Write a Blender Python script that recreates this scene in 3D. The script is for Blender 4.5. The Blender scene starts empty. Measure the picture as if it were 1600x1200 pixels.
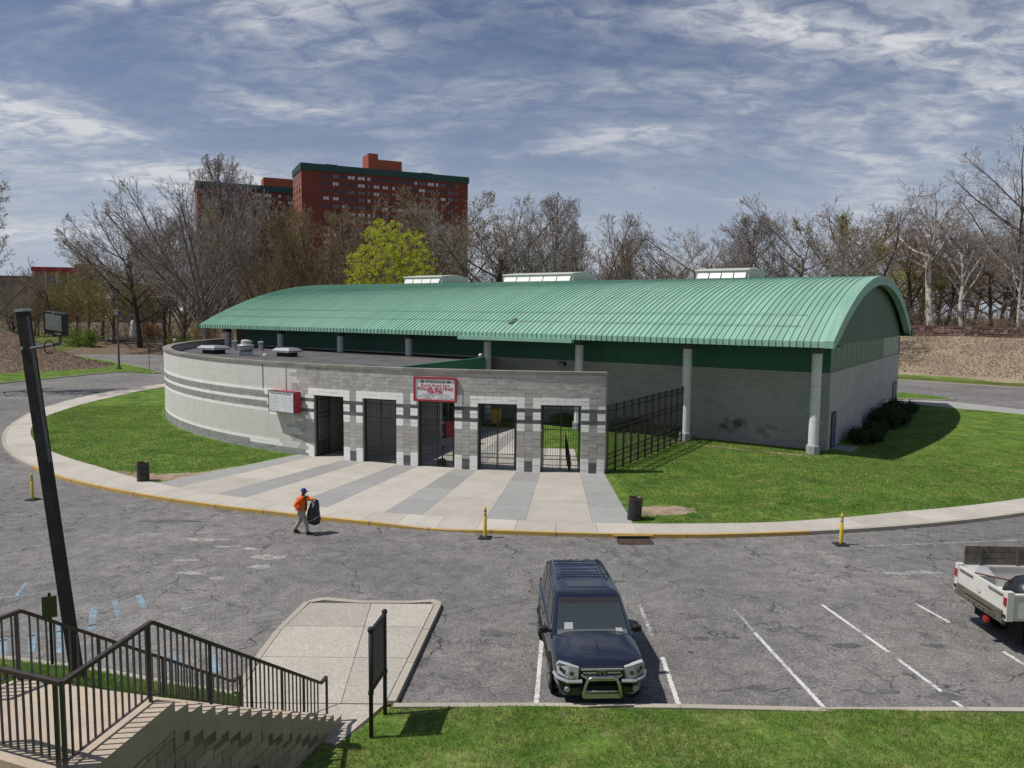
import bpy, bmesh, math, random
from mathutils import Vector, Matrix, Euler
rnd = random.Random(7)
R = math.radians
scene = bpy.context.scene
col = scene.collection

# ------------------------------------------------------------------ camera
cam_d = bpy.data.cameras.new('camera')
cam = bpy.data.objects.new('camera', cam_d); col.objects.link(cam)
cam_d.sensor_fit = 'HORIZONTAL'; cam_d.sensor_width = 36.0
cam_d.lens = 36.0 * 1190.164 / 1600.0
cam_d.clip_start = 0.1; cam_d.clip_end = 6000
PITCH, ROLL = R(5.387), R(0.564)
cam.location = (0, 0, 8.4)
_f = Vector((0, math.cos(PITCH), -math.sin(PITCH)))
_u = Vector((0, math.sin(PITCH), math.cos(PITCH)))
_r = Vector((1, 0, 0))
_rr = _r * math.cos(ROLL) + _u * math.sin(ROLL)
_uu = _u * math.cos(ROLL) - _r * math.sin(ROLL)
cam.rotation_euler = Matrix((( _rr.x, _uu.x, -_f.x), (_rr.y, _uu.y, -_f.y), (_rr.z, _uu.z, -_f.z))).to_euler()
scene.camera = cam

# ------------------------------------------------------------------ sky, sun, exposure
SUN_EL, SH_AZ = 59.0, 8.0            # elevation; direction in which shadows fall, degrees from +X towards +Y
sdir = Vector((-math.cos(R(SH_AZ)), -math.sin(R(SH_AZ)), 0))
to_sun = Vector((sdir.x * math.cos(R(SUN_EL)), sdir.y * math.cos(R(SUN_EL)), math.sin(R(SUN_EL))))
w = bpy.data.worlds.new('World'); scene.world = w; w.use_nodes = True
nt = w.node_tree; nt.nodes.clear()
def N(t, typ, **kw):
    n = t.nodes.new(typ)
    for k, v in kw.items():
        if hasattr(n, k): setattr(n, k, v)
        else: n.inputs[k].default_value = v
    return n
out = N(nt, 'ShaderNodeOutputWorld'); bg = N(nt, 'ShaderNodeBackground'); bg.inputs[1].default_value = 0.085
sky = N(nt, 'ShaderNodeTexSky'); sky.sky_type = 'NISHITA'; sky.sun_disc = False
sky.sun_elevation = R(SUN_EL); sky.sun_rotation = math.atan2(sdir.x, sdir.y)
sky.altitude = 50; sky.air_density = 1.0; sky.dust_density = 0.6; sky.ozone_density = 1.6
tc = N(nt, 'ShaderNodeTexCoord')
sep = N(nt, 'ShaderNodeSeparateXYZ'); nt.links.new(tc.outputs['Generated'], sep.inputs[0])
def M(t, op, a, b=None, c=None, clamp=False):
    n = t.nodes.new('ShaderNodeMath'); n.operation = op; n.use_clamp = clamp
    for i, v in enumerate((a, b, c)):
        if v is None: continue
        if isinstance(v, (int, float)): n.inputs[i].default_value = v
        else: t.links.new(v, n.inputs[i])
    return n.outputs[0]
def RAMP(t, src, stops, interp='LINEAR'):
    n = t.nodes.new('ShaderNodeValToRGB'); n.color_ramp.interpolation = interp
    el = n.color_ramp.elements
    while len(el) < len(stops): el.new(0.5)
    for e, (p, c) in zip(el, stops):
        e.position = p; e.color = (c, c, c, 1) if isinstance(c, (int, float)) else (*c, 1)
    t.links.new(src, n.inputs[0]); return n
def MIX(t, fac, a, b, mode='MIX'):
    n = t.nodes.new('ShaderNodeMixRGB'); n.blend_type = mode
    for i, v in enumerate((fac, a, b)):
        if isinstance(v, (int, float)): n.inputs[i].default_value = v
        elif isinstance(v, tuple): n.inputs[i].default_value = (*v, 1)
        else: t.links.new(v, n.inputs[i])
    return n.outputs[0]
def NOISE(t, vec, scale, detail=4, rough=0.55, dist=0.0, lac=2.0):
    n = t.nodes.new('ShaderNodeTexNoise')
    n.inputs['Scale'].default_value = scale; n.inputs['Detail'].default_value = detail
    n.inputs['Roughness'].default_value = rough; n.inputs['Distortion'].default_value = dist
    n.inputs['Lacunarity'].default_value = lac
    if vec is not None: t.links.new(vec, n.inputs['Vector'])
    return n.outputs['Fac']
# cloud layer: view direction projected on a high flat layer, so streaks foreshorten towards the horizon
zz = M(nt, 'MAXIMUM', M(nt, 'ADD', sep.outputs[2], 0.20), 0.05)
px = M(nt, 'DIVIDE', sep.outputs[0], zz); py = M(nt, 'DIVIDE', sep.outputs[1], zz)
cmb = N(nt, 'ShaderNodeCombineXYZ'); nt.links.new(px, cmb.inputs[0]); nt.links.new(py, cmb.inputs[1])
def cloud_map(rot, sc, loc):
    n = N(nt, 'ShaderNodeMapping'); nt.links.new(cmb.outputs[0], n.inputs[0])
    n.inputs['Rotation'].default_value = (0, 0, R(rot)); n.inputs['Scale'].default_value = (*sc, 1); n.inputs['Location'].default_value = (*loc, 0); return n.outputs[0]
big = NOISE(nt, cloud_map(20, (0.9, 1.0), (4.7, 1.9)), 0.55, 2, 0.5, 0.6)
wisp = NOISE(nt, cloud_map(28, (0.6, 1.1), (1.3, 0.4)), 1.5, 7, 0.56, 1.3)
mott = NOISE(nt, cloud_map(-15, (1.0, 1.6), (0, 0)), 10.0, 4, 0.62, 0.6)
thick = RAMP(nt, M(nt, 'ADD', M(nt, 'MULTIPLY', big, 0.62), M(nt, 'MULTIPLY', wisp, 0.38)), [(0.40, 0.0), (0.50, 0.36), (0.63, 1.0)]).outputs[0]
dapple = RAMP(nt, mott, [(0.38, 0.30), (0.60, 1.0)]).outputs[0]
streak = RAMP(nt, wisp, [(0.42, 0.25), (0.70, 1.0)]).outputs[0]
mask = M(nt, 'MULTIPLY', M(nt, 'MULTIPLY', thick, M(nt, 'MULTIPLY', dapple, streak)), 1.7, clamp=True)
haze_f = RAMP(nt, sep.outputs[2], [(0.0, 0.95), (0.08, 0.78), (0.20, 0.36), (0.40, 0.02)]).outputs[0]
skyc = MIX(nt, 1.0, sky.outputs[0], (0.37, 0.48, 0.66), 'MULTIPLY')
skyh = MIX(nt, haze_f, skyc, (5.3, 5.9, 7.0))
final = MIX(nt, mask, skyh, (7.3, 7.5, 7.95))
nt.links.new(final, bg.inputs[0]); nt.links.new(bg.outputs[0], out.inputs[0])

sl = bpy.data.lights.new('sun', 'SUN'); sl.energy = 4.0; sl.angle = R(0.53); sl.color = (1.0, 0.955, 0.89)
so = bpy.data.objects.new('sun', sl); col.objects.link(so); so.location = (-30, -10, 60)
so.rotation_euler = (-to_sun).to_track_quat('-Z', 'Y').to_euler()

vs = scene.view_settings
scene.display_settings.display_device = 'sRGB'
vs.view_transform = 'Standard'; vs.look = 'None'; vs.exposure = 0.0; vs.gamma = 1.0; vs.use_curve_mapping = False
scene.render.resolution_x = 1024; scene.render.resolution_y = 768

# ------------------------------------------------------------------ materials
MATS = {}
def newmat(name, rough=0.8, spec=0.3, metal=0.0):
    m = bpy.data.materials.new(name); m.use_nodes = True
    t = m.node_tree; b = t.nodes['Principled BSDF']
    b.inputs['Roughness'].default_value = rough; b.inputs['Metallic'].default_value = metal
    b.inputs['Specular IOR Level'].default_value = spec
    MATS[name] = m; return m, t, b
def pos(t, obj=False):
    if obj: return t.nodes.new('ShaderNodeTexCoord').outputs['Object']
    return t.nodes.new('ShaderNodeNewGeometry').outputs['Position']
def bump(t, b, h, strength=0.4, dist=0.02):
    n = t.nodes.new('ShaderNodeBump'); n.inputs['Strength'].default_value = strength; n.inputs['Distance'].default_value = dist
    t.links.new(h, n.inputs['Height']); t.links.new(n.outputs[0], b.inputs['Normal'])
def simple(name, c, rough=0.7, spec=0.3, metal=0.0, var=0.12, scale=3.0, bmp=0.0, bscale=40, obj=True, coat=0.0):
    m, t, b = newmat(name, rough, spec, metal)
    p = pos(t, obj)
    n = NOISE(t, p, scale, 5, 0.6)
    f = RAMP(t, n, [(0.3, 1 - var), (0.7, 1 + var)])
    t.links.new(MIX(t, 1.0, tuple(c), f.outputs[0], 'MULTIPLY'), b.inputs['Base Color'])
    if bmp: bump(t, b, NOISE(t, p, bscale, 4), bmp, 0.01)
    if coat: b.inputs['Coat Weight'].default_value = coat; b.inputs['Coat Roughness'].default_value = 0.05
    return m
def twotone(name, c1, c2, scale, rough=0.85, lo=0.4, hi=0.6, detail=6, bmp=0.0, bscale=30, spk=0.0, obj=False, spec=0.25, spk_scale=60):
    m, t, b = newmat(name, rough, spec)
    p = pos(t, obj)
    f = RAMP(t, NOISE(t, p, scale, detail, 0.62), [(lo, 0.0), (hi, 1.0)])
    c = MIX(t, f.outputs[0], tuple(c1), tuple(c2))
    if spk:
        s = RAMP(t, NOISE(t, p, spk_scale, 2, 0.7), [(0.3, 1 - spk), (0.7, 1 + spk)])
        c = MIX(t, 1.0, c, s.outputs[0], 'MULTIPLY')
    t.links.new(c, b.inputs['Base Color'])
    if bmp: bump(t, b, NOISE(t, p, bscale, 4), bmp, 0.02)
    return m

def mat_asphalt():
    m, t, b = newmat('asphalt', 0.88, 0.25)
    p = pos(t)
    warp = t.nodes.new('ShaderNodeTexNoise'); warp.inputs['Scale'].default_value = 0.9; warp.inputs['Detail'].default_value = 3
    t.links.new(p, warp.inputs['Vector'])
    sc = t.nodes.new('ShaderNodeVectorMath'); sc.operation = 'SCALE'; sc.inputs['Scale'].default_value = 1.7
    t.links.new(warp.outputs['Color'], sc.inputs[0])
    wp = t.nodes.new('ShaderNodeVectorMath'); wp.operation = 'ADD'
    t.links.new(p, wp.inputs[0]); t.links.new(sc.outputs[0], wp.inputs[1])
    def crack(scale, w0):
        v = t.nodes.new('ShaderNodeTexVoronoi'); v.feature = 'DISTANCE_TO_EDGE'; v.inputs['Scale'].default_value = scale
        t.links.new(wp.outputs[0], v.inputs['Vector'])
        return RAMP(t, v.outputs['Distance'], [(0.0, 1.0), (w0, 0.0)]).outputs[0]
    big = RAMP(t, NOISE(t, p, 0.13, 4, 0.6), [(0.35, 0.0), (0.65, 1.0)]).outputs[0]
    base = MIX(t, big, (0.156, 0.150, 0.145), (0.224, 0.216, 0.204))
    # alligator-cracked, worn zones
    zone = RAMP(t, NOISE(t, p, 0.22, 3, 0.6, 0.3), [(0.5, 0.0), (0.62, 1.0)]).outputs[0]
    zone2 = RAMP(t, NOISE(t, p, 0.11, 3, 0.6, 0.3), [(0.40, 0.25), (0.58, 1.0)]).outputs[0]
    patch = RAMP(t, NOISE(t, p, 0.75, 5, 0.6, 0.4), [(0.60, 0.0), (0.66, 1.0)]).outputs[0]
    base = MIX(t, M(t, 'MULTIPLY', M(t, 'MULTIPLY', patch, zone), 0.40), base, (0.30, 0.295, 0.28))
    stain = RAMP(t, NOISE(t, p, 0.55, 4, 0.6, 0.2), [(0.62, 0.0), (0.74, 1.0)]).outputs[0]
    base = MIX(t, M(t, 'MULTIPLY', stain, 0.45), base, (0.09, 0.088, 0.085))
    c1 = M(t, 'MULTIPLY', crack(0.22, 0.009), 0.95)
    c2 = M(t, 'MULTIPLY', M(t, 'MULTIPLY', crack(0.75, 0.022), zone2), 0.75)
    c3 = M(t, 'MULTIPLY', M(t, 'MULTIPLY', crack(2.2, 0.06), zone), 0.7)
    brk = RAMP(t, NOISE(t, p, 1.3, 3, 0.6), [(0.38, 0.0), (0.55, 1.0)]).outputs[0]
    cr = M(t, 'MULTIPLY', M(t, 'MAXIMUM', c1, M(t, 'MAXIMUM', c2, c3)), brk)
    grime = RAMP(t, NOISE(t, p, 1.9, 6, 0.72, 0.6), [(0.36, 0.74), (0.52, 1.0), (0.68, 1.22)]).outputs[0]
    base = MIX(t, 1.0, base, grime, 'MULTIPLY')
    lane = RAMP(t, NOISE(t, p, 0.5, 5, 0.7, 0.8), [(0.44, 0.0), (0.60, 1.0)]).outputs[0]
    base = MIX(t, M(t, 'MULTIPLY', lane, 0.28), base, (0.115, 0.112, 0.11))
    base = MIX(t, cr, base, (0.040, 0.038, 0.036))
    spk = RAMP(t, NOISE(t, p, 14, 3, 0.85), [(0.32, 0.55), (0.5, 1.0), (0.68, 1.60)]).outputs[0]
    base = MIX(t, 1.0, base, spk, 'MULTIPLY')
    sp2 = RAMP(t, NOISE(t, p, 45, 2, 0.8), [(0.3, 0.70), (0.7, 1.30)]).outputs[0]
    base = MIX(t, 1.0, base, sp2, 'MULTIPLY')
    t.links.new(base, b.inputs['Base Color'])
    h = M(t, 'SUBTRACT', M(t, 'MULTIPLY', NOISE(t, p, 40, 3, 0.8), 0.5), M(t, 'MULTIPLY', cr, 1.2))
    bump(t, b, h, 0.5, 0.02)
mat_asphalt()

def mat_grass(name, dark, lite, dry, dirt=0.0, seed=0.0):
    m, t, b = newmat(name, 0.9, 0.12)
    p = pos(t)
    mpn = t.nodes.new('ShaderNodeMapping'); mpn.inputs['Location'].default_value = (seed, seed * 1.7, 0); t.links.new(p, mpn.inputs[0]); p = mpn.outputs[0]
    a = RAMP(t, NOISE(t, p, 0.35, 5, 0.6, 0.3), [(0.35, 0.0), (0.68, 1.0)]).outputs[0]
    c = MIX(t, a, tuple(dark), tuple(lite))
    d = RAMP(t, NOISE(t, p, 0.9, 7, 0.75, 0.6), [(0.46, 0.0), (0.66, 1.0)]).outputs[0]
    c = MIX(t, M(t, 'MULTIPLY', d, 0.58), c, tuple(dry))
    f = RAMP(t, NOISE(t, p, 5, 6, 0.8), [(0.3, 0.45), (0.5, 1.0), (0.7, 1.65)]).outputs[0]
    c = MIX(t, 1.0, c, f, 'MULTIPLY')
    if dirt:
        e = RAMP(t, NOISE(t, p, 0.28, 6, 0.65, 0.5), [(0.66 - dirt, 0.0), (0.72 - dirt, 1.0)]).outputs[0]
        c = MIX(t, e, c, (0.21, 0.155, 0.105))
    t.links.new(c, b.inputs['Base Color'])
    bump(t, b, NOISE(t, p, 16, 6, 0.8), 0.9, 0.05)
mat_grass('grass', (0.043, 0.110, 0.013), (0.108, 0.200, 0.028), (0.27, 0.27, 0.08))
mat_grass('grass_worn', (0.065, 0.135, 0.020), (0.14, 0.225, 0.042), (0.32, 0.31, 0.12), dirt=0.08, seed=13.0)
mat_grass('grass_far', (0.06, 0.085, 0.02), (0.12, 0.15, 0.04), (0.17, 0.14, 0.07), seed=31)
twotone('leaf_litter', (0.10, 0.07, 0.048), (0.20, 0.145, 0.10), 1.6, bmp=0.9, bscale=3.5, spk=0.45, spk_scale=5, lo=0.35, hi=0.65)
twotone('straw_bank', (0.23, 0.18, 0.14), (0.33, 0.275, 0.19), 0.35, bmp=0.6, bscale=3.5, spk=0.25, spk_scale=4.5, lo=0.38, hi=0.66)
twotone('bare_soil', (0.24, 0.175, 0.12), (0.36, 0.28, 0.20), 1.4, bmp=0.4, bscale=18, spk=0.25, spk_scale=14)
twotone('woodland_floor', (0.07, 0.075, 0.028), (0.15, 0.115, 0.065), 0.12, bmp=0.5, bscale=2, spk=0.3, spk_scale=2.0)
def mat_concrete(name, c, spk=0.22, var=0.12, stain=0.35, spk_scale=24):
    m, t, b = newmat(name, 0.86, 0.22)
    p = pos(t); oi = t.nodes.new('ShaderNodeObjectInfo')
    v = RAMP(t, oi.outputs['Random'], [(0.0, 1 - var), (1.0, 1 + var * 0.6)]).outputs[0]
    base = MIX(t, 1.0, tuple(c), v, 'MULTIPLY')
    s = RAMP(t, NOISE(t, p, 0.8, 6, 0.65, 0.4), [(0.45, 0.0), (0.75, 1.0)]).outputs[0]
    base = MIX(t, M(t, 'MULTIPLY', s, stain), base, tuple(x * 0.62 for x in c))
    f = RAMP(t, NOISE(t, p, spk_scale, 3, 0.85), [(0.3, 1 - spk), (0.7, 1 + spk)]).outputs[0]
    base = MIX(t, 1.0, base, f, 'MULTIPLY')
    t.links.new(base, b.inputs['Base Color'])
    bump(t, b, NOISE(t, p, 70, 3, 0.7), 0.25, 0.01)
mat_concrete('concrete_beige', (0.475, 0.44, 0.385), stain=0.5)
mat_concrete('concrete_grey', (0.315, 0.315, 0.30), spk=0.16)
mat_concrete('concrete_walk', (0.43, 0.395, 0.34), spk=0.3, spk_scale=18)
mat_concrete('concrete_smooth', (0.49, 0.405, 0.315), spk=0.14, var=0.05, stain=0.5)
mat_concrete('kerb_concrete', (0.42, 0.385, 0.32), spk=0.15)
def mat_yellow_kerb():
    m, t, b = newmat('kerb_yellow', 0.85, 0.2); p = pos(t)
    w_ = RAMP(t, NOISE(t, p, 2.2, 7, 0.75, 0.4), [(0.40, 0.0), (0.58, 1.0)]).outputs[0]
    f_ = RAMP(t, NOISE(t, p, 18, 4, 0.8), [(0.3, 0.75), (0.7, 1.2)]).outputs[0]
    c_ = MIX(t, M(t, 'MULTIPLY', w_, 0.65), (0.56, 0.35, 0.075), (0.40, 0.32, 0.19))
    t.links.new(MIX(t, 1.0, c_, f_, 'MULTIPLY'), b.inputs['Base Color']); bump(t, b, NOISE(t, p, 30, 3), 0.4, 0.01)
mat_yellow_kerb()
mat_concrete('coping', (0.25, 0.235, 0.205), spk=0.2, var=0.25, stain=0.6)
def mat_block(name, c, var=0.16, stain=0.5, streak=0.4):
    m, t, b = newmat(name, 0.9, 0.15)
    p = pos(t); oi = t.nodes.new('ShaderNodeObjectInfo'); ge = t.nodes.new('ShaderNodeNewGeometry')
    r = M(t, 'FRACT', M(t, 'ADD', oi.outputs['Random'], M(t, 'MULTIPLY', ge.outputs['Random Per Island'], 1.0)))
    v = RAMP(t, r, [(0.0, 1 - var), (1.0, 1 + var)]).outputs[0]
    base = MIX(t, 1.0, tuple(c), v, 'MULTIPLY')
    mpn = t.nodes.new('ShaderNodeMapping'); mpn.inputs['Scale'].default_value = (1, 1, 0.35); t.links.new(p, mpn.inputs[0])
    s = RAMP(t, NOISE(t, mpn.outputs[0], 1.1, 6, 0.68, 0.3), [(0.52, 0.0), (0.78, 1.0)]).outputs[0]
    base = MIX(t, M(t, 'MULTIPLY', s, stain), base, tuple(x * 0.45 for x in c))
    f = RAMP(t, NOISE(t, p, 22, 4, 0.8), [(0.3, 0.86), (0.7, 1.14)]).outputs[0]
    base = MIX(t, 1.0, base, f, 'MULTIPLY')
    t.links.new(base, b.inputs['Base Color'])
    bump(t, b, NOISE(t, p, 30, 4, 0.8), 0.5, 0.015)
mat_block('block_grey', (0.43, 0.415, 0.385), var=0.13, stain=0.65)
mat_block('block_pale', (0.63, 0.615, 0.575), var=0.03, stain=0.28)
mat_block('block_white', (0.86, 0.845, 0.81), var=0.03, stain=0.14)
mat_block('block_dark', (0.135, 0.135, 0.135), var=0.25, stain=0.4)
mat_block('block_band', (0.31, 0.31, 0.305), var=0.12, stain=0.3)
mat_block('block_tan', (0.46, 0.375, 0.28), var=0.16, stain=0.55)
simple('mortar', (0.42, 0.40, 0.37), 0.95, 0.1)
simple('mortar_dark', (0.10, 0.09, 0.075), 0.95, 0.1)

def mat_cmu(name, c, mort, paintvar=0.12, sc=1.0):
    # far-off block wall: courses only as fine relief (x along wall, z up, object space)
    m, t, b = newmat(name, 0.85, 0.2)
    p = pos(t, True)
    sx = t.nodes.new('ShaderNodeSeparateXYZ'); t.links.new(p, sx.inputs[0])
    cx = t.nodes.new('ShaderNodeCombineXYZ')
    t.links.new(M(t, 'ADD', sx.outputs[0], sx.outputs[1]), cx.inputs[0]); t.links.new(sx.outputs[2], cx.inputs[1])
    br = t.nodes.new('ShaderNodeTexBrick'); t.links.new(cx.outputs[0], br.inputs['Vector'])
    br.inputs['Scale'].default_value = 1.0; br.inputs['Brick Width'].default_value = 0.41 * sc; br.inputs['Row Height'].default_value = 0.203 * sc
    br.inputs['Mortar Size'].default_value = 0.008; br.inputs['Color1'].default_value = (1, 1, 1, 1); br.inputs['Color2'].default_value = (0.86, 0.86, 0.86, 1); br.inputs['Mortar'].default_value = (0.62, 0.62, 0.62, 1)
    s = RAMP(t, NOISE(t, p, 0.5, 6, 0.65, 0.5), [(0.35, 1 - paintvar), (0.7, 1 + paintvar)]).outputs[0]
    base = MIX(t, 1.0, tuple(c), br.outputs['Color'], 'MULTIPLY'); base = MIX(t, 1.0, base, s, 'MULTIPLY')
    t.links.new(base, b.inputs['Base Color'])
    bump(t, b, M(t, 'ADD', M(t, 'MULTIPLY', br.outputs['Fac'], -1.0), M(t, 'MULTIPLY', NOISE(t, p, 25, 3), 0.3)), 0.5, 0.02)
mat_cmu('painted_block', (0.40, 0.385, 0.365), 0.3, 0.08)
mat_cmu('painted_block_pale', (0.56, 0.545, 0.52), 0.3, 0.08)
simple('peeled_paint', (0.25, 0.245, 0.24), 0.9, 0.1, var=0.3, scale=2.5)

def mat_roof():
    m, t, b = newmat('roof_green', 0.40, 0.45)
    p = pos(t, True); oi = t.nodes.new('ShaderNodeObjectInfo')
    v = RAMP(t, oi.outputs['Random'], [(0.0, 0.93), (1.0, 1.06)]).outputs[0]
    base = MIX(t, 1.0, (0.230, 0.440, 0.322), v, 'MULTIPLY')
    cmb_ = t.nodes.new('ShaderNodeVectorMath'); cmb_.operation = 'ADD'; t.links.new(p, cmb_.inputs[0])
    sc_ = t.nodes.new('ShaderNodeVectorMath'); sc_.operation = 'SCALE'; sc_.inputs['Scale'].default_value = 40.0
    cx_ = t.nodes.new('ShaderNodeCombineXYZ'); t.links.new(oi.outputs['Random'], cx_.inputs[0]); t.links.new(oi.outputs['Random'], cx_.inputs[1]); t.links.new(cx_.outputs[0], sc_.inputs[0]); t.links.new(sc_.outputs[0], cmb_.inputs[1])
    mp_ = t.nodes.new('ShaderNodeMapping'); mp_.inputs['Scale'].default_value = (6.0, 0.22, 0.22); t.links.new(cmb_.outputs[0], mp_.inputs[0])
    st = RAMP(t, NOISE(t, mp_.outputs[0], 1.0, 5, 0.65), [(0.32, 0.80), (0.70, 1.14)]).outputs[0]
    base = MIX(t, 1.0, base, st, 'MULTIPLY')
    fade = RAMP(t, NOISE(t, pos(t), 0.09, 4, 0.6), [(0.35, 0.0), (0.7, 1.0)]).outputs[0]
    base = MIX(t, M(t, 'MULTIPLY', fade, 0.24), base, (0.42, 0.56, 0.47))
    t.links.new(base, b.inputs['Base Color'])
    r_ = RAMP(t, NOISE(t, mp_.outputs[0], 2.0, 4, 0.6), [(0.3, 0.32), (0.7, 0.55)]).outputs[0]; t.links.new(r_, b.inputs['Roughness'])
    bump(t, b, NOISE(t, mp_.outputs[0], 1.6, 2, 0.5), 0.25, 0.02)
mat_roof()
simple('roof_green_side', (0.24, 0.44, 0.33), 0.45, 0.4, var=0.08, scale=0.6, obj=False)
simple('gable_green', (0.085, 0.155, 0.105), 0.6, 0.3, var=0.10, scale=0.3)
simple('band_green', (0.035, 0.13, 0.082), 0.55, 0.35, var=0.1, scale=0.5)
simple('panel_green', (0.15, 0.235, 0.15), 0.55, 0.35, var=0.18, scale=0.7)
simple('panel_faded', (0.36, 0.42, 0.34), 0.6, 0.3, var=0.25, scale=1.2)
simple('canopy_green', (0.05, 0.20, 0.11), 0.5, 0.4, var=0.08)
simple('column_paint', (0.68, 0.70, 0.70), 0.6, 0.3, var=0.07, scale=1.2)
simple('column_base', (0.33, 0.36, 0.38), 0.7, 0.3, var=0.1)
simple('door_blue', (0.075, 0.13, 0.20), 0.5, 0.4, var=0.08)
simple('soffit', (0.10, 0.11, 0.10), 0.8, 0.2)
simple('dark_interior', (0.03, 0.03, 0.03), 0.7, 0.3)
simple('roofing_felt', (0.115, 0.11, 0.108), 0.95, 0.15, var=0.3, scale=0.7, obj=False, bmp=0.4, bscale=8)
simple('debris', (0.16, 0.085, 0.05), 0.95, 0.1, var=0.5, scale=4, obj=False, bmp=0.9, bscale=9)
simple('vent_white', (0.55, 0.53, 0.48), 0.6, 0.3, var=0.08)
simple('vent_panel', (0.74, 0.72, 0.68), 0.45, 0.4, var=0.05)
simple('galvanised', (0.36, 0.37, 0.38), 0.45, 0.5, metal=0.5, var=0.15)
simple('black_iron', (0.022, 0.021, 0.022), 0.55, 0.4, var=0.2)
simple('rail_metal', (0.095, 0.092, 0.098), 0.42, 0.5, metal=0.35, var=0.2, scale=8)
simple('rail_top', (0.055, 0.042, 0.036), 0.45, 0.5, metal=0.2, var=0.25, scale=8)
simple('sign_red', (0.33, 0.03, 0.045), 0.55, 0.35, var=0.12)
simple('sign_white', (0.68, 0.69, 0.69), 0.5, 0.4, var=0.03)
simple('letter_red', (0.42, 0.045, 0.075), 0.6, 0.3, var=0.05)
simple('letter_dark', (0.10, 0.11, 0.12), 0.6, 0.3, var=0.05)
simple('letter_grey', (0.33, 0.35, 0.38), 0.6, 0.3, var=0.05)
simple('letter_mauve', (0.45, 0.30, 0.36), 0.6, 0.3, var=0.05)
simple('barrel_black', (0.018, 0.018, 0.019), 0.4, 0.5, var=0.3, scale=6)
simple('rust', (0.12, 0.055, 0.03), 0.9, 0.2, var=0.4, scale=9)
simple('post_yellow', (0.62, 0.45, 0.035), 0.5, 0.4, var=0.1)
simple('rubber', (0.02, 0.02, 0.02), 0.85, 0.25, var=0.2)
simple('timber_dark', (0.032, 0.030, 0.030), 0.8, 0.25, var=0.35, scale=5, bmp=0.4, bscale=20)
simple('timber_grey', (0.16, 0.14, 0.12), 0.9, 0.15, var=0.35, scale=6, bmp=0.4, bscale=25)
simple('lamp_grey', (0.11, 0.11, 0.12), 0.6, 0.3)
simple('sign_back', (0.085, 0.09, 0.045), 0.6, 0.3, var=0.1)
simple('panel_olive', (0.075, 0.075, 0.06), 0.5, 0.4, var=0.06)
simple('brick_red', (0.185, 0.056, 0.040), 0.9, 0.15, var=0.10, scale=0.15)
simple('brick_brown', (0.15, 0.055, 0.042), 0.9, 0.15, var=0.10, scale=0.15)
simple('brick_pale', (0.30, 0.13, 0.10), 0.9, 0.15, var=0.12, scale=0.15)
simple('penthouse_red', (0.36, 0.095, 0.058), 0.9, 0.15, var=0.05)
simple('cornice_green', (0.022, 0.075, 0.058), 0.6, 0.3, var=0.1)
simple('stone_wall_a', (0.155, 0.10, 0.088), 0.92, 0.12, var=0.3, scale=1.5, bmp=0.6, bscale=6)
simple('stone_wall_b', (0.23, 0.165, 0.14), 0.92, 0.12, var=0.3, scale=1.5, bmp=0.6, bscale=6)
simple('stone_wall_c', (0.10, 0.066, 0.062), 0.92, 0.12, var=0.3, scale=1.5, bmp=0.6, bscale=6)
simple('water', (0.05, 0.06, 0.05), 0.08, 0.5)
simple('fountain_spray', (0.85, 0.87, 0.88), 0.6, 0.3, var=0.05)
def glass(name, c, rough=0.08, spec=0.6):
    m, t, b = newmat(name, rough, spec); b.inputs['Base Color'].default_value = (*c, 1); return m
glass('window_dark', (0.010, 0.011, 0.014)); glass('window_blind', (0.55, 0.55, 0.52), 0.4, 0.5); glass('window_mid', (0.09, 0.11, 0.12), 0.2)
for nm, c in (('bark_grey', (0.17, 0.15, 0.135)), ('bark_brown', (0.15, 0.12, 0.10)), ('bark_dark', (0.085, 0.072, 0.064)), ('twig_grey', (0.27, 0.235, 0.215)), ('twig_brown', (0.25, 0.19, 0.145)), ('twig_olive', (0.27, 0.21, 0.13))):
    simple(nm, c, 0.95, 0.08, var=0.3, scale=1.2)
twotone('bark_sycamore', (0.62, 0.59, 0.52), (0.22, 0.19, 0.15), 1.3, rough=0.85, lo=0.5, hi=0.62, obj=True)
def mat_leaf(name, c1, c2):
    m, t, b = newmat(name, 0.7, 0.2)
    ge = t.nodes.new('ShaderNodeNewGeometry')
    f = RAMP(t, ge.outputs['Random Per Island'], [(0.0, c1), (1.0, c2)])
    t.links.new(f.outputs[0], b.inputs['Base Color'])
    b.inputs['Subsurface Weight'].default_value = 0.0
    tr = t.nodes.new('ShaderNodeBsdfTranslucent'); t.links.new(f.outputs[0], tr.inputs[0])
    mx = t.nodes.new('ShaderNodeMixShader'); mx.inputs[0].default_value = 0.35
    o = t.nodes['Material Output']; t.links.new(b.outputs[0], mx.inputs[1]); t.links.new(tr.outputs[0], mx.inputs[2]); t.links.new(mx.outputs[0], o.inputs[0])
mat_leaf('leaf_lime', (0.36, 0.39, 0.03), (0.54, 0.55, 0.08))
mat_leaf('leaf_bud', (0.20, 0.155, 0.05), (0.32, 0.255, 0.09))
mat_leaf('leaf_olive', (0.16, 0.16, 0.03), (0.30, 0.28, 0.06))
mat_leaf('leaf_green', (0.09, 0.15, 0.02), (0.19, 0.26, 0.05))
mat_leaf('leaf_yew', (0.026, 0.045, 0.018), (0.06, 0.09, 0.035))
mat_leaf('leaf_brown', (0.10, 0.06, 0.04), (0.24, 0.155, 0.10))
mat_leaf('leaf_dry', (0.20, 0.13, 0.07), (0.36, 0.26, 0.14))
mat_leaf('leaf_cherry', (0.30, 0.16, 0.10), (0.36, 0.20, 0.12))
mat_leaf('blade', (0.080, 0.185, 0.020), (0.18, 0.33, 0.05))
mat_leaf('blade_dry', (0.26, 0.25, 0.09), (0.44, 0.40, 0.20))

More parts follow.
